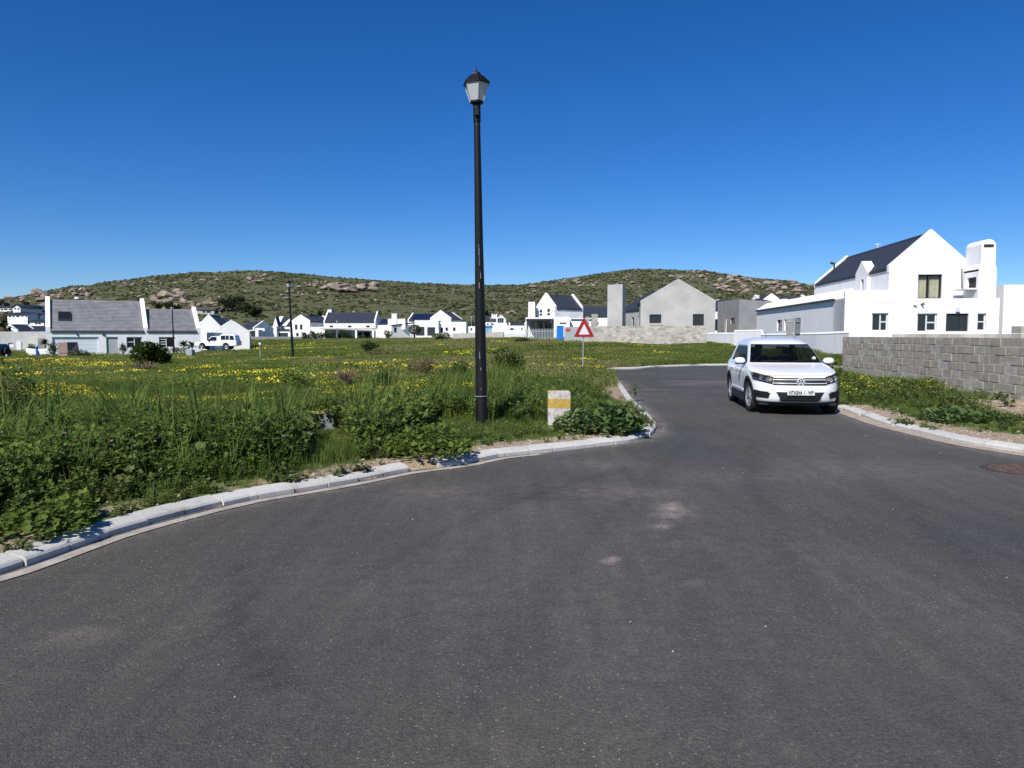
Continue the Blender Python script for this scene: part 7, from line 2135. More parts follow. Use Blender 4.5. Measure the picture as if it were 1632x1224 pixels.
def classify(k, i):
    zc = (zs[k] + zs[k + 1]) / 2
    p0, p1 = rows[k][i], rows[k][i + 1]; xc = (p0[0] + p1[0]) / 2; yc = (p0[1] + p1[1]) / 2; w = tb(zc, 3)
    if 1.05 < zc < 1.452:
        if i < nf and i <= nf - 5: return 'windscreen'
        if i >= nf + ns - 1 + 6: return 'rear_window' if zc > 1.10 else 'body'
        t = (i - (nf - 1.5)) / (ns + 3)
        if zc < 1.425 and i >= nf - 1 and i < nf + ns + 2:
            j = i - (nf - 1)
            if j < 10: return ('side', 0)
            if j < 11: return 'pillar'
            if j < 21: return ('side', 1)
            if j < 22: return 'pillar'
            if j < 26: return ('side', 2)
            return 'body'
        return 'body'
    # wheel arches
    for wx in WHX:
        if abs(yc) > .52 and math.hypot(xc - wx, zc - WR) < .405: return None
    if zc < .262 or (zc < .36 and .45 < xc < 4.0): return 'cladding'
    return 'body'
faces = {}
for k in range(len(zs) - 1):
    for i in range(NH - 1):
        c = classify(k, i)
        if c is None: continue
        for s in (1, -1):
            key = c if isinstance(c, str) else ('side_window', c[1], s)
            q = [(rows[k][i], zs[k]), (rows[k][i + 1], zs[k]), (rows[k + 1][i + 1], zs[k + 1]), (rows[k + 1][i], zs[k + 1])]
            vs = [(p[0], p[1] * s, z) for p, z in q]
            if s == 1: vs = vs[::-1]
            faces.setdefault(key, []).append(vs)
top = [(p[0], p[1], zs[-1]) for p in rows[-1]]; 
for i in range(NH - 1):
    a, b = top[i], top[i + 1]; faces['body'].append([a, b, (b[0], -b[1], b[2]), (a[0], -a[1], a[2])][::-1])
def facemesh(name, fl, mt, parent, smooth=True, solid=None):
    mb = MB()
    for f in fl: mb.add(f, [list(range(len(f)))])
    me = mb.mesh(name, mt, smooth)
    bm = bmesh.new(); bm.from_mesh(me); bmesh.ops.remove_doubles(bm, verts=bm.verts, dist=.0006); bm.to_mesh(me); bm.free()
    if smooth: me.polygons.foreach_set('use_smooth', [True] * len(me.polygons))
    o = bpy.data.objects.new(name, me); C.objects.link(o); o.parent = parent
    return o
facemesh('body', faces['body'], M['body'], car)
facemesh('windscreen', faces['windscreen'], M['carglass'], car)
facemesh('rear_window', faces['rear_window'], M['carglass'], car)
for k_, v_ in faces.items():
    if isinstance(k_, tuple): facemesh('side_window', v_, M['carglass'], car)
facemesh('door_pillar', faces['pillar'], M['black_plastic'], car)
facemesh('lower_cladding', faces['cladding'], M['black_plastic'], car)
fl_ = MB(); fl_.box(.25, -.76, .21, 4.2, .76, .25); fl_.build('underbody', M['black_plastic'], car)
sil = MB()
for s in (1, -1): sil.box(1.32, s * .80 - .07, .20, 3.07, s * .80 + .10 * s + (.0 if s > 0 else 0) + .07 * 0, .345)
sil.build('sill', M['black_plastic'], car)
def arch(wx, s):
    mb = MB(); n = 26; A = []
    for k in range(n + 1):
        a = R(-22) + (PI + R(44)) * k / n; row = []
        for rr_, off in ((.355, -.12), (.385, .012), (.43, .014), (.445, -.004)):
            x = wx - rr_ * math.cos(a); z = max(WR + rr_ * math.sin(a), .19); row.append((x, s * (side_y(x, z) + off), z))
        A.append(row)
    vs = [p for r_ in A for p in r_]; fs = []
    for k in range(n):
        for j in range(3):
            f = (k * 4 + j, k * 4 + j + 1, (k + 1) * 4 + j + 1, (k + 1) * 4 + j); fs.append(f if s > 0 else f[::-1])
    mb.add(vs, fs); mb.build('wheel_arch', M['black_plastic'], car, smooth=True)
    g = MB(); ys = (s * .52, s * .80)
    rings = [[(wx - .43 * math.cos(a), y, max(WR + .43 * math.sin(a), .21)) for a in [PI * k / 14 for k in range(15)]] for y in ys]
    for k in range(14): g.quad(rings[0][k], rings[0][k + 1], rings[1][k + 1], rings[1][k])
    g.box(wx - .43, min(s * .50, s * .52), .2, wx + .43, max(s * .50, s * .52), .78); g.build('arch_liner', M['black_plastic'], car)
for wx in WHX:
    for s in (1, -1): arch(wx, s)
def wheel(parent, x, y, r_, w_, steer=0, side=1, spokes=5, rimc='alloy'):
    o = bpy.data.objects.new('wheel', None); C.objects.link(o); o.parent = parent; o.location = (x, y, r_); o.rotation_euler = (0, 0, steer)
    t = MB(); t.lathe([(r_ * .66, -w_ / 2 + .01), (r_ * .93, -w_ / 2), (r_ * .985, -w_ / 2 + .02), (r_, -w_ * .3), (r_, w_ * .3), (r_ * .985, w_ / 2 - .02), (r_ * .93, w_ / 2), (r_ * .66, w_ / 2 - .01)], 32, axis='y', cap=False)
    t.build('tyre', M['tyre'], o, smooth=True)
    m_ = MB(); s = side
    m_.lathe([(r_ * .67, -w_ * .45), (r_ * .67, w_ * .45)], 32, axis='y', cap=False)
    m_.lathe([(r_ * .67, s * w_ * .42), (r_ * .60, s * w_ * .36)], 32, axis='y', cap=False)
    for k in range(spokes):
        a = 2 * PI * k / spokes; ca, sa = math.cos(a), math.sin(a)
        P = lambda u, v, q: (u * ca - v * sa, q, u * sa + v * ca)
        m_.prism([(.05, -.032), (r_ * .64, -.055), (r_ * .64, .055), (.05, .032)], s * w_ * .24, s * w_ * .38, P)
    m_.lathe([(.07, s * w_ * .2), (.065, s * w_ * .41), (.02, s * w_ * .42)], 16, axis='y')
    m_.build('rim', M[rimc], o)
    d = MB(); d.lathe([(r_ * .6, s * w_ * .05), (r_ * .6, s * w_ * .12)], 24, axis='y'); d.build('brake_disc', M['black_plastic'], o)
    return o
wheel(car, WHX[0], .775, WR, .215, R(6), 1); wheel(car, WHX[0], -.775, WR, .215, R(6), -1); wheel(car, WHX[1], .775, WR, .215, 0, 1); wheel(car, WHX[1], -.775, WR, .215, 0, -1)
# patches that follow the nose
def patch(name, ptsyz, off, mt, parent, nu=8, nv=4, thick=.0, both=True):
    """ptsyz: four corners (y,z): lower-inner, lower-outer, upper-outer, upper-inner"""
    def P(y, z, o_): 
        x = front_x(y, z); e = .004
        dx = (front_x(y + e, z) - front_x(y - e, z)) / (2 * e); dz = (front_x(y, z + e) - front_x(y, z - e)) / (2 * e)
        nrm = Vector((-1, dx, dz)).normalized(); return Vector((x, y, z)) + nrm * o_
    for s in ((1, -1) if both else (1,)):
        mb = MB(); g = []
        for j in range(nv + 1):
            v = j / nv
            for i in range(nu + 1):
                u = i / nu
                a = Vector(ptsyz[0]).lerp(Vector(ptsyz[1]), u); b = Vector(ptsyz[3]).lerp(Vector(ptsyz[2]), u); q = a.lerp(b, v); g.append(P(q.x * s, q.y, off))
        fs = [(j * (nu + 1) + i, (j + 1) * (nu + 1) + i, (j + 1) * (nu + 1) + i + 1, j * (nu + 1) + i + 1) for j in range(nv) for i in range(nu)]
        if s < 0: fs = [f[::-1] for f in fs]
        mb.add(g, fs)
        if thick:
            g2 = []
            n = len(g)
            bd = [i for i in range(nu + 1)] + [(j) * (nu + 1) + nu for j in range(1, nv + 1)] + [nv * (nu + 1) + i for i in range(nu - 1, -1, -1)] + [j * (nu + 1) for j in range(nv - 1, 0, -1)]
            inn = []
            for idx_ in bd:
                q = g[idx_]; inn.append((q[0] + thick, q[1], q[2]))
            m2 = [g[i] for i in bd] + inn; k = len(bd)
            mb.add(m2, [(i, (i + 1) % k, (i + 1) % k + k, i + k) for i in range(k)])
        yield mb.build(name, mt, parent, smooth=True)
HL = [(.535, .638), (.85, .715), (.875, .878), (.50, .785)]
for o in patch('headlight', HL, .003, M['black_plastic'], car, 12, 5):
    s = 1 if sum(v.co.y for v in o.data.vertices) > 0 else -1
    P = lambda y, z, q: Vector((front_x(y, z) - q, y, z))
    a = MB()
    for (cy, cz, rr_, mt_) in ((.605, .735, .052, 'reflector'), (.72, .765, .050, 'reflector')):
        c_ = P(s * cy, cz, .006); q = MB(); q.lathe([(rr_, 0), (rr_ * 1.05, .018), (rr_ * .6, .010), (.004, .004)], 20, c=(0, 0, 0), axis='x'); 
        q.v = [(c_.x - v[0] * 1.0 - .004 + (abs(v[1]) * .0), c_.y + v[1], c_.z + v[2]) for v in q.v]; q.build('reflector', M['reflector'], o)
    for b in patch('indicator', [(.545, .70), (.60, .715), (.595, .78), (.53, .765)], .012, M['amber'], o, 3, 3, both=False):
        if s < 0: b.scale = (1, -1, 1)
    for b in patch('chrome_trim', [(.56, .672), (.84, .742), (.845, .755), (.56, .69)], .009, M['reflector'], o, 8, 1, both=False):
        if s < 0: b.scale = (1, -1, 1)
    for b in patch('lens', HL, .02, M['lens'], o, 12, 5, both=False):
        if s < 0: b.scale = (1, -1, 1)
for o in patch('grille', [(-.53, .625), (.53, .625), (.50, .775), (-.50, .775)], .004, M['ink'], car, 24, 5, both=False):
    grille = o
for zz_ in (.665, .735):
    for o in patch('grille_bar', [(-.525, zz_ - .006), (.525, zz_ - .006), (.515, zz_ + .006), (-.515, zz_ + .006)], .012, M['silver'], grille, 24, 2, thick=.014, both=False): pass
for o in patch('lower_intake', [(-.36, .295), (.36, .295), (.47, .49), (-.47, .49)], .004, M['black_plastic'], car, 16, 5, both=False): low = o
for zz_ in (.335, .385, .435):
    for o in patch('intake_bar', [(-.40, zz_ - .007), (.40, zz_ - .007), (.41, zz_ + .007), (-.41, zz_ + .007)], .014, M['black_plastic'], low, 16, 1, thick=.012, both=False): pass
for o in patch('fog_vent', [(.60, .345), (.83, .365), (.845, .515), (.57, .46)], .004, M['black_plastic'], car, 8, 4):
    s = 1 if sum(v.co.y for v in o.data.vertices) > 0 else -1
    for zz_ in (.38, .415, .45, .485):
        for b in patch('vent_bar', [(.60, zz_ - .008), (.83, zz_ - .002), (.83, zz_ + .012), (.60, zz_ + .006)], .016, M['reflector'], o, 6, 1, thick=.01, both=False):
            b.data.materials[0] = M['black_plastic']
            if s < 0: b.scale = (1, -1, 1)
for o in patch('bumper_lip', [(-.80, .205), (.80, .205), (.80, .285), (-.80, .285)], .012, M['black_plastic'], car, 30, 3, both=False): pass
for o in patch('bonnet_seam', [(-.80, .812), (.80, .812), (.80, .818), (-.80, .818)], .003, M['black_plastic'], car, 30, 1, both=False): pass
# round emblem
ex_ = front_x(0, .70) - .024
em = MB(); em.lathe([(.082, 0), (.082, .012), (.072, .016), (.069, .006)], 32, axis='x'); em.v = [(ex_ - v[0], v[1], .70 + v[2]) for v in em.v]
emo = em.build('emblem', M['silver'], car)
em = MB(); em.lathe([(.070, 0), (.061, .004), (.002, .0045)], 28, axis='x'); em.v = [(ex_ - v[0], v[1], .70 + v[2]) for v in em.v]; em.v = [(v[0] - .0065, v[1], v[2]) for v in em.v]; em.build('emblem_field', mat('deep_blue_enamel', (.015, .02, .05), .5), emo)
def stroke(mb, y0, z0, y1, z1, w_=.011):
    a = Vector((y0, z0)); b = Vector((y1, z1)); n_ = Vector((-(b - a).y, (b - a).x)).normalized() * w_ / 2
    mb.prism([tuple(a + n_), tuple(b + n_), tuple(b - n_), tuple(a - n_)], ex_ - .0175, ex_ - .0105, lambda u, v, q: (q, u, v))
em = MB()
for s in (1, -1):
    stroke(em, s * .030, .762, 0, .708, .014); stroke(em, s * .056, .742, s * .028, .648, .014); stroke(em, s * .028, .648, 0, .694, .014)
fix_normals(em.build('emblem_letters', M['silver'], emo))
# number plate with its text
px_ = front_x(0.0, .48) - .035
pm = MB(); pm.box(px_, -.265, .425, px_ + .03, .265, .54); pl_o = pm.build('number_plate', M['plate'], car); bevel(pl_o, .004)
pm = MB()
for (a, b, c_, d) in ((-.258, .431, .258, .434), (-.258, .531, .258, .534), (-.258, .434, -.254, .531), (.254, .434, .258, .531)): pm.box(px_ - .0015, a, b, px_ - .0003, c_, d)
pm.build('plate_border', M['ink'], pl_o)
def text_obj(name, s_, size, mt, parent, mtx, ext=.001, width=None):
    cu = bpy.data.curves.new(name, 'FONT'); cu.body = s_; cu.size = size; cu.extrude = ext; cu.offset = .0035; cu.align_x = 'CENTER'; cu.align_y = 'CENTER'
    to = bpy.data.objects.new(name, cu); C.objects.link(to); bpy.context.view_layer.update()
    me = bpy.data.meshes.new_from_object(to.evaluated_get(bpy.context.evaluated_depsgraph_get())); bpy.data.objects.remove(to)
    xs_ = [v.co.x for v in me.vertices]; ys_ = [v.co.y for v in me.vertices]
    k = (width / (max(xs_) - min(xs_))) if width else 1
    cx_ = (max(xs_) + min(xs_)) / 2; cy_ = (max(ys_) + min(ys_)) / 2
    for v in me.vertices: v.co = mtx @ Vector(((v.co.x - cx_) * k, v.co.y - cy_, v.co.z))
    me.materials.clear(); me.materials.append(mt)
    o = bpy.data.objects.new(name, me); C.objects.link(o); o.parent = parent; return o
# text plane: text x -> car -y (left to right for someone facing the nose), text y -> z, normal -> -x
mt_ = Matrix(((0, 0, -1, px_ - .003), (-1, 0, 0, 0), (0, 1, 0, .4825), (0, 0, 0, 1)))
text_obj('plate_text', 'NTASHA 1 - WP', .105, M['ink'], pl_o, mt_, width=.47)
# mirrors
for s in (1, -1):
    c_ = (1.62, s * .955, 1.075); r_ = MB(); rings = []
    for k in range(9):
        a = -1 + 2 * k / 8; q = math.sqrt(max(0, 1 - abs(a) ** 2.6)); rings.append([(c_[0] + .055 * q * math.cos(t) * (1.3 if math.cos(t) < 0 else .6), c_[1] + a * .125, c_[2] + .078 * q * math.sin(t)) for t in [2 * PI * i / 14 for i in range(14)]])
    r_.ring(rings); mo = r_.build('wing_mirror', M['paint'], car, smooth=True)
    g = MB(); g.box(1.655, c_[1] - .10, 1.02, 1.662, c_[1] + .10, 1.135); g.build('mirror_glass', M['chrome'], mo)
    g = MB(); g.box(1.58, min(s * .80, s * .87), 1.01, 1.66, max(s * .80, s * .87), 1.045); g.box(1.56, min(s * .84, s * 1.05), .993, 1.66, max(s * .84, s * 1.05), 1.012); g.build('mirror_foot', M['black_plastic'], mo)
# doors: shut lines, handles, side moulding
for s in (1, -1):
    sm = MB()
    for x_ in (1.42, 2.42, 3.28):
        pts = [(x_ + (.06 if x_ > 3 and z_ > .75 else 0) * ((z_ - .75) * 3), z_) for z_ in np.linspace(.37, 1.045, 12)]
        for a, b in zip(pts[:-1], pts[1:]):
            sm.quad((a[0] - .004, s * (side_y(a[0], a[1]) + .0015), a[1]), (a[0] + .004, s * (side_y(a[0], a[1]) + .0015), a[1]), (b[0] + .004, s * (side_y(b[0], b[1]) + .0015), b[1]), (b[0] - .004, s * (side_y(b[0], b[1]) + .0015), b[1]))
    sm.build('door_seams', M['black_plastic'], car)
    for x_ in (2.22, 3.12):
        h_ = MB(); yy0 = side_y(x_, .88); h_.ring([[(x_ - .10, s * (yy0 + .005), .865), (x_ - .10, s * (yy0 + .005), .89), (x_ - .10, s * (yy0 + .012), .878)], [(x_ - .05, s * (yy0 + .02), .86), (x_ - .05, s * (yy0 + .02), .895), (x_ - .05, s * (yy0 + .045), .878)], [(x_ + .06, s * (yy0 + .02), .86), (x_ + .06, s * (yy0 + .02), .895), (x_ + .06, s * (yy0 + .045), .878)], [(x_ + .11, s * (yy0 + .005), .865), (x_ + .11, s * (yy0 + .005), .89), (x_ + .11, s * (yy0 + .012), .878)]]); h_.build('door_handle', M['paint'], car, smooth=True)
    m2 = MB(); m2.box(1.40, s * .905 - .008, .42, 3.05, s * .905 + .008, .46); m2.build('side_moulding', M['paint'], car)
# roof aerial, wipers, dashboard, steering wheel, seats, licence disc
an = MB(); an.tube([(3.6, 0, 1.55), (3.74, 0, 1.72)], .006, 5); an.build('aerial', M['black_plastic'], car)
wi = MB(); wi.tube([(1.33, .55, 1.075), (1.40, -.05, 1.10)], .008, 4); wi.tube([(1.33, -.1, 1.075), (1.42, -.62, 1.12)], .008, 4); wi.build('wipers', M['black_plastic'], car)
ds = MB(); ds.prism([(1.38, .85), (1.45, 1.03), (1.75, 1.06), (1.95, .98), (1.95, .7), (1.4, .6)], -.70, .70, lambda u, v, q: (u, q, v)); ds.build('dashboard', M['seat'], car)
sw = MB(); n = 20; cs = Vector((2.02, .36, 1.02)); 
sw.tube([cs + Vector((.06 * math.sin(2 * PI * k / n), .18 * math.cos(2 * PI * k / n), .17 * math.sin(2 * PI * k / n))) for k in range(n + 1)], .016, 6); sw.tube([cs + Vector((-.3, 0, -.1)), cs], .03, 6); sw.build('steering_wheel', M['black_plastic'], car)
for s in (1, -1):
    st = MB()
    st.ring([[(x, s * .37 + y, z) for x, y, z in ((2.2, -.25, .52), (2.2, .25, .52), (2.2, .25, .68), (2.2, -.25, .68))], [(x, s * .37 + y, z) for x, y, z in ((2.72, -.25, .50), (2.72, .25, .50), (2.72, .25, .64), (2.72, -.25, .64))]])
    st.ring([[(2.66, s * .37 - .25, .6), (2.66, s * .37 + .25, .6), (2.80, s * .37 + .25, .6), (2.80, s * .37 - .25, .6)], [(2.86, s * .37 - .23, 1.16), (2.86, s * .37 + .23, 1.16), (2.96, s * .37 + .23, 1.16), (2.96, s * .37 - .23, 1.16)]])
    st.ring([[(2.88, s * .37 - .12, 1.19), (2.88, s * .37 + .12, 1.19), (2.97, s * .37 + .12, 1.19), (2.97, s * .37 - .12, 1.19)], [(2.91, s * .37 - .11, 1.36), (2.91, s * .37 + .11, 1.36), (2.98, s * .37 + .11, 1.36), (2.98, s * .37 - .11, 1.36)]])
    bevel(st.build('seat', M['seat'], car), .03, 2)
st = MB(); st.box(3.25, -.62, .5, 3.5, .62, 1.12); bevel(st.build('rear_seat', M['seat'], car), .04, 2)
rm = MB(); rm.box(1.90, -.12, 1.335, 1.93, .12, 1.395); bevel(rm.build('rear_view_mirror', M['black_plastic'], car), .01)
ld = MB(); ld.lathe([(.04, 0), (.04, .003)], 16, axis='x'); ld.v = [(1.455 + v[0], -.60 + v[1], 1.14 + v[2]) for v in ld.v]; ld.build('licence_disc', M['signwhite'], car)

# the driver
def skin_figure(name, joints, bones, radii, mt, parent, root=0, sub=1):
    me = bpy.data.meshes.new(name); me.from_pydata(joints, bones, []); me.materials.append(mt)
    o = bpy.data.objects.new(name, me); C.objects.link(o); o.parent = parent
    m = o.modifiers.new('skin', 'SKIN'); me.skin_vertices.new() if not me.skin_vertices else None
    for i, r_ in enumerate(radii):
        me.skin_vertices[0].data[i].radius = (r_, r_ if not isinstance(r_, tuple) else r_[1]); me.skin_vertices[0].data[i].use_root = (i == root)
    s_ = o.modifiers.new('sub', 'SUBSURF'); s_.levels = sub; s_.render_levels = sub
    return o
drv = thing('person', 'driver sitting behind the windscreen in dark clothes, hands on the steering wheel', 'person', CAR_LOC, rotz=math.atan2(car_dir.y, car_dir.x))
yd = .37
J = [(2.62, yd, .72), (2.68, yd, .92), (2.70, yd, 1.10), (2.66, yd, 1.19), (2.63, yd, 1.26),            # pelvis..neck
     (2.68, yd + .17, 1.10), (2.50, yd + .22, .92), (2.22, yd + .17, 1.02),                              # right arm
     (2.68, yd - .17, 1.10), (2.50, yd - .22, .92), (2.22, yd - .17, 1.02),
     (2.56, yd + .10, .72), (2.20, yd + .14, .76), (1.98, yd + .12, .40),
     (2.56, yd - .10, .72), (2.20, yd - .14, .76), (1.98, yd - .12, .40)]
B_ = [(0, 1), (1, 2), (2, 3), (3, 4), (2, 5), (5, 6), (6, 7), (2, 8), (8, 9), (9, 10), (0, 11), (11, 12), (12, 13), (0, 14), (14, 15), (15, 16)]
Rr = [.13, .13, .12, .055, .05, .065, .045, .032, .065, .045, .032, .085, .065, .045, .085, .065, .045]
M['shirt'] = mat('dark_shirt', (.05, .05, .06), .9); M['skin'] = mat('skin', (.30, .18, .12), .6); M['hair'] = mat('dark_hair', (.02, .015, .012), .8)
skin_figure('body', J, B_, Rr, M['shirt'], drv)
hd = MB(); rings = []
for k in range(11):
    t = k / 10; z_ = 1.25 + .225 * t; q = math.sin(PI * (.10 + .86 * t)) ** .6
    rings.append([(2.615 + (.095 * q * (1.08 if math.cos(a) < 0 else 1)) * math.cos(a) - (.018 if abs(t - .42) < .08 and abs(a - PI) < .2 else 0), yd + .075 * q * math.sin(a), z_) for a in [2 * PI * i / 20 for i in range(20)]])
hd.ring(rings); head = hd.build('head', M['skin'], drv, smooth=True)
for s in (1, -1):
    e = MB(); e.lathe([(.002, -.004), (.011, 0), (.002, .004)], 8, axis='x'); e.v = [(2.522 + v[0], yd + s * .031 + v[1], 1.367 + v[2]) for v in e.v]; e.build('eye', M['ink'], head)
    e = MB(); e.lathe([(.004, -.012), (.026, -.006), (.026, .006), (.004, .012)], 10, axis='y'); e.v = [(2.625 + v[0], yd + s * .080 + v[1], 1.355 + v[2] * 1.2) for v in e.v]; e.build('ear', M['skin'], head)
mo = MB(); mo.box(2.526, yd - .024, 1.303, 2.532, yd + .024, 1.310); mo.build('mouth', mat('lips', (.22, .09, .07), .6), head)
hr = MB(); rings = []
for k in range(7):
    t = .52 + .48 * k / 6; z_ = 1.255 + .235 * t; q = math.sin(PI * (.10 + .86 * t)) ** .6
    rings.append([(2.628 + .108 * q * math.cos(a), yd + .086 * q * math.sin(a), z_) for a in [2 * PI * i / 20 for i in range(20)]])
hr.ring(rings); hr.build('hair', M['hair'], drv, smooth=True)
for s in (1, -1):
    base = Vector((2.20, yd + s * .17, 1.03)); j = [tuple(base), tuple(base + Vector((-.07, 0, .01)))]; e_ = [(0, 1)]; ra = [.024, .030]
    for f_ in range(4):
        o0 = (f_ - 1.5) * .018; L_ = .075 if f_ in (1, 2) else .062
        p1 = base + Vector((-.10, o0 * .4, .0 + o0)); p2 = p1 + Vector((-L_ * .45, -s * .012, 0)); p3 = p2 + Vector((L_ * .1, -s * .03, 0))
        k = len(j); j += [tuple(p1), tuple(p2), tuple(p3)]; e_ += [(1, k), (k, k + 1), (k + 1, k + 2)]; ra += [.010, .009, .008]
    k = len(j); t1 = base + Vector((-.06, -s * .03, .035)); t2 = t1 + Vector((-.035, -s * .012, .01)); j += [tuple(t1), tuple(t2)]; e_ += [(0, k), (k, k + 1)]; ra += [.012, .009]
    skin_figure('hand', j, e_, ra, M['skin'], drv)

# ---- simple side-profile vehicles farther away (lofted across the width)
def profile_vehicle(root, prof, W_, mt, name='body', tumble=.10, zt=1.0, sect=(-1, -.94, -.8, 0, .8, .94, 1)):
    """prof: closed list (x,z). rings across y, shrinking inwards near the sides and above zt"""
    mb = MB(); rings = []
    for s in sect:
        k = 1.0 if abs(s) < .9 else (.985 if abs(s) < .97 else .955)
        ring = []
        cx_ = sum(p[0] for p in prof) / len(prof); cz_ = sum(p[1] for p in prof) / len(prof)
        for x, z in prof:
            nar = 1 - tumble * max(0, (z - zt)) / .7
            ring.append((cx_ + (x - cx_) * k, s * W_ / 2 * nar, cz_ + (z - cz_) * k))
        rings.append(ring)
    mb.ring(rings); o = mb.build(name, mt, root); fix_normals(o); return o
# white pickup with canopy, side view, nose to the left
Dp = 84.0; pk_z = zat(557, Dp); Lp = xat(381.5, Dp) - xat(313.5, Dp)
pk = thing('pickup_truck', 'white pickup with white canopy parked side-on by the two plain white gables', 'pickup truck', (xat(313.5, Dp), Dp, pk_z))
S_ = Lp / 4.95; pk.scale = (S_,) * 3
prof = [(.02, .42), (.0, .70), (.08, .82), (1.25, .97), (1.42, 1.0), (1.95, 1.50), (2.1, 1.55), (2.9, 1.56), (3.0, 1.56), (3.05, 1.70), (3.3, 1.76), (4.5, 1.74), (4.72, 1.62), (4.86, 1.02), (4.95, .98), (4.95, .5), (4.6, .42), (4.15, .42), (4.10, .62), (3.9, .78), (3.68, .80), (3.45, .70), (3.35, .42), (1.32, .42), (1.25, .62), (1.05, .78), (.85, .80), (.62, .70), (.52, .42)]
profile_vehicle(pk, prof, 1.68, M['paint'], tumble=.16)
def side_win(root, pts, y, name='side_window', mt='pane', t=.02):
    mb = MB(); mb.prism(pts, y - t, y, lambda u, v, q: (u, q * (1 - .0) + max(0, v - 1.0) * .19, v)); fix_normals(mb.build(name, M[mt], root))
for pts in ([(1.62, 1.03), (2.02, 1.44), (2.10, 1.47), (2.62, 1.47), (2.62, 1.05)], [(3.12, 1.14), (3.12, 1.60), (3.62, 1.63), (3.62, 1.14)], [(3.68, 1.14), (3.68, 1.63), (4.02, 1.63), (4.02, 1.14)], [(4.12, 1.14), (4.12, 1.62), (4.55, 1.58), (4.66, 1.14)]):
    side_win(pk, pts, -.825)
mb = MB(); mb.add([(1.48, -.66, 1.03), (1.48, .66, 1.03), (1.93, .58, 1.47), (1.93, -.58, 1.47)], [(0, 1, 2, 3)]); mb.v = [(v[0] - .03, v[1], v[2] + .02) for v in mb.v]; mb.build('windscreen', M['pane'], pk)
for x_ in (.88, 3.72):
    for s in (-1, 1): wheel(pk, x_, s * .70, .335, .2, 0, s, 6)
mb = MB(); mb.box(-.10, -.80, .42, .10, .80, .58); mb.build('bumper', M['black_plastic'], pk)
mb = MB(); mb.box(-.03, -.72, .6, .0, .72, .76); mb.build('grille', M['black_plastic'], pk)
for s in (-1, 1):
    mb = MB(); mb.box(-.045, s * .62 - .12, .62, -.03, s * .62 + .12, .75); mb.build('headlight', M['reflector'], pk)
    mb = MB(); mb.box(1.65, s * .95 - .08, 1.05, 1.78, s * .95 + .08, 1.22); mb.build('wing_mirror', M['black_plastic'], pk)
mb = MB(); mb.box(2.35, -.865, .88, 2.52, -.83, .92); mb.build('door_handle', M['black_plastic'], pk)
# dark SUV cut by the left edge
Dv = 70; vz = zat(577, Dv)
dv = thing('dark_vehicle', 'black four-wheel-drive cut off by the left edge of the photo', 'car', (xat(8.5, Dv) - 4.4, Dv, vz))
prof = [(.0, .45), (.02, .85), (.9, 1.0), (1.35, 1.05), (1.8, 1.62), (2.1, 1.72), (4.0, 1.72), (4.25, 1.62), (4.38, 1.05), (4.4, .5), (4.0, .42), (3.95, .65), (3.55, .8), (3.1, .65), (3.05, .42), (1.35, .42), (1.25, .68), (.9, .8), (.5, .68), (.42, .42)]
M['blackpaint'] = mat('black_car_paint', (.012, .013, .016), .3, coat=.5)
profile_vehicle(dv, prof, 1.8, M['blackpaint'])
for pts in ([(1.55, 1.1), (1.9, 1.55), (2.6, 1.58), (2.6, 1.1)], [(2.7, 1.1), (2.7, 1.58), (3.5, 1.58), (3.5, 1.1)], [(3.6, 1.1), (3.6, 1.58), (4.05, 1.5), (4.2, 1.1)]): side_win(dv, pts, -.885)
for x_ in (.9, 3.55):
    for s in (-1, 1): wheel(dv, x_, s * .75, .36, .22, 0, s, 5)
sw = MB(); sw.lathe([(.35, 0), (.35, .2)], 20, axis='x'); sw.v = [(4.4 + v[0], v[1], 1.0 + v[2]) for v in sw.v]; sw.build('spare_wheel', M['tyre'], dv)
for s in (-1, 1):
    mb = MB(); mb.box(4.36, s * .78 - .06, .8, 4.42, s * .78 + .06, 1.1); mb.build('tail_light', M['signred'], dv)
# red car under the white carport, nose towards us
def small_front_car(label, px, D, z, W_, mt, Hk=1.45, col='car'):
    t = thing('parked_car', label, col, (xat(px, D), D, z))
    prof = [(.0, .25), (.0, .62), (.15, .72), (1.0, .90), (1.6, 1.38), (1.9, 1.45), (3.1, 1.44), (3.7, 1.0), (4.0, .92), (4.0, .3), (3.5, .25), (3.2, .55), (2.8, .25), (1.1, .25), (.8, .55), (.5, .25)]
    mb = MB(); rings = []
    for s in (-1, -.9, 0, .9, 1):
        k = 1 if abs(s) < .95 else .95
        rings.append([(s * W_ / 2 * (1 - .18 * max(0, z_ - .9)), y_ * k + .1 * (1 - k), z_ * (1 if k == 1 else .97)) for y_, z_ in prof])
    mb.ring(rings); fix_normals(mb.build('body', mt, t))
    mb = MB(); mb.add([(-W_ * .42, 1.0, .93), (W_ * .42, 1.0, .93), (W_ * .36, 1.58, 1.37), (-W_ * .36, 1.58, 1.37)], [(0, 1, 2, 3)]); mb.v = [(v[0], v[1] - .03, v[2] + .02) for v in mb.v]; mb.build('windscreen', M['pane'], t)
    mb = MB(); mb.box(-W_ * .3, -.03, .4, W_ * .3, -.005, .55); mb.build('grille', M['black_plastic'], t)
    for s in (-1, 1):
        mb = MB(); mb.box(s * W_ * .38 - .14, -.03, .55, s * W_ * .38 + .14, 0, .68); mb.build('headlight', M['reflector'], t)
        for y_ in (.8, 3.2):
            mb = MB(); mb.lathe([(.3, -.1), (.3, .1)], 16, axis='x'); mb.v = [(s * (W_ / 2 - .12) + v[0], y_ + v[1], .3 + v[2]) for v in mb.v]; mb.build('wheel', M['tyre'], t)
    return t
M['redpaint'] = mat('red_car_paint', (.34, .035, .02), .35, coat=.5)
z_ = zat(542, 172)
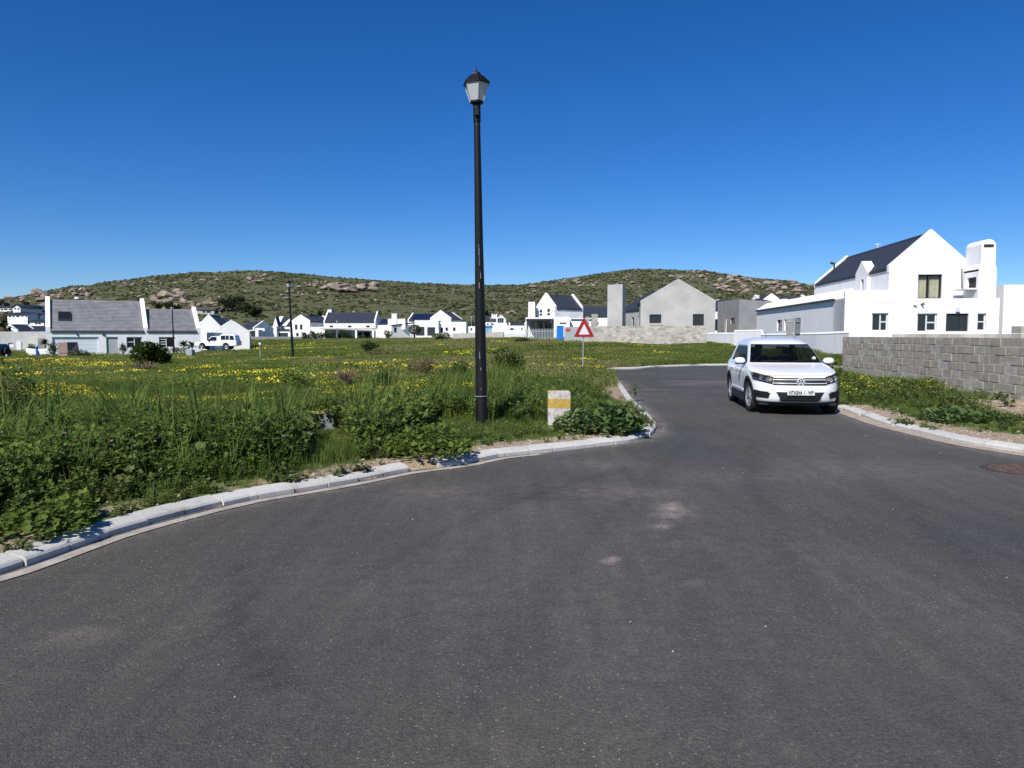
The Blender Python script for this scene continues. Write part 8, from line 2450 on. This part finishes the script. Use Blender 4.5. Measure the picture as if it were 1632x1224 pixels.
small_front_car('red car parked in the yard between the long dark-roofed house and the chimney wall', 608.5, 172, z_, 2.2, M['redpaint'])
small_front_car('small dark red car roof showing above the grey concrete wall, left of the tall lamp', 745, 155, zat(534.5, 155) - 1.0, 1.8, M['redpaint'])
small_front_car('small dark grey car parked in the shade of the long house veranda', 548, 181, .3, 1.8, M['blackpaint'])
# children's play things / pots on the veranda, kept as tiny real shapes
M['terracotta'] = mat('terracotta', (.35, .12, .06), .8)
r = random.Random(14)
for k, (px_, c_) in enumerate(((526, 'bluepaint'), (532, 'signwhite'), (562, 'terracotta'), (573, 'terracotta'), (579, 'signwhite'), (590, 'terracotta'))):
    t = thing('plant_pot', 'small plant pot on the shaded veranda of the long white house', 'plant pot', (xat(px_, 182.6), 182.6, .3), 'pots on the veranda')
    mb = MB(); mb.lathe([(.2, 0), (.32, .45), (.34, .5)], 10); mb.build('pot', M[c_], t)
    mb = MB(); rr_ = random.Random(k)
    for q in range(60): leaf(mb, rr_, (rr_.uniform(-.3, .3), rr_.uniform(-.3, .3), .5 + rr_.random() * .6), .3, 1.2)
    mb.build('foliage', M['gardenleaf'], t)
# litter on the road edge
mp_ = gnd(1140, 739)

# ---- tell the members of a group apart by their place, where nothing else does
ORD = ['leftmost', 'second from left', 'third from left', 'fourth from left', 'fifth from left', 'sixth from left', 'seventh from left', 'eighth from left', 'ninth from left', 'tenth from left', 'eleventh from left', 'twelfth from left']
by = {}
for o in C.objects:
    if o.parent is None and o.get('group') and o.get('label'): by.setdefault((o['group'], o['label']), []).append(o)
for (g_, lab), L_ in by.items():
    if len(L_) < 2: continue
    pos = {o.name: (o.location.x / max(o.location.y, 1), o.location.z / max(o.location.y, 1)) for o in L_}
    S = sorted(L_, key=lambda o: pos[o.name][0])
    base = lab.split(' ')
    if len(S) <= 12:
        for i, o in enumerate(S):
            w_ = 'rightmost' if i == len(S) - 1 else ORD[i]
            o['label'] = w_ + ', ' + lab
    else:
        used = {}
        ws_ = lab.split(' ')
        lab_ = lab
        for nm_, key in (('leftmost', lambda o: pos[o.name][0]), ('rightmost', lambda o: -pos[o.name][0]), ('highest', lambda o: -pos[o.name][1]), ('lowest', lambda o: pos[o.name][1]), ('largest', lambda o: -o.scale.x * o.scale.z / o.location.y ** 2), ('smallest', lambda o: o.scale.x * o.scale.z / o.location.y ** 2)):
            o = min([q for q in S if q.name not in used], key=key); used[o.name] = 1; o['label'] = nm_ + ', ' + lab
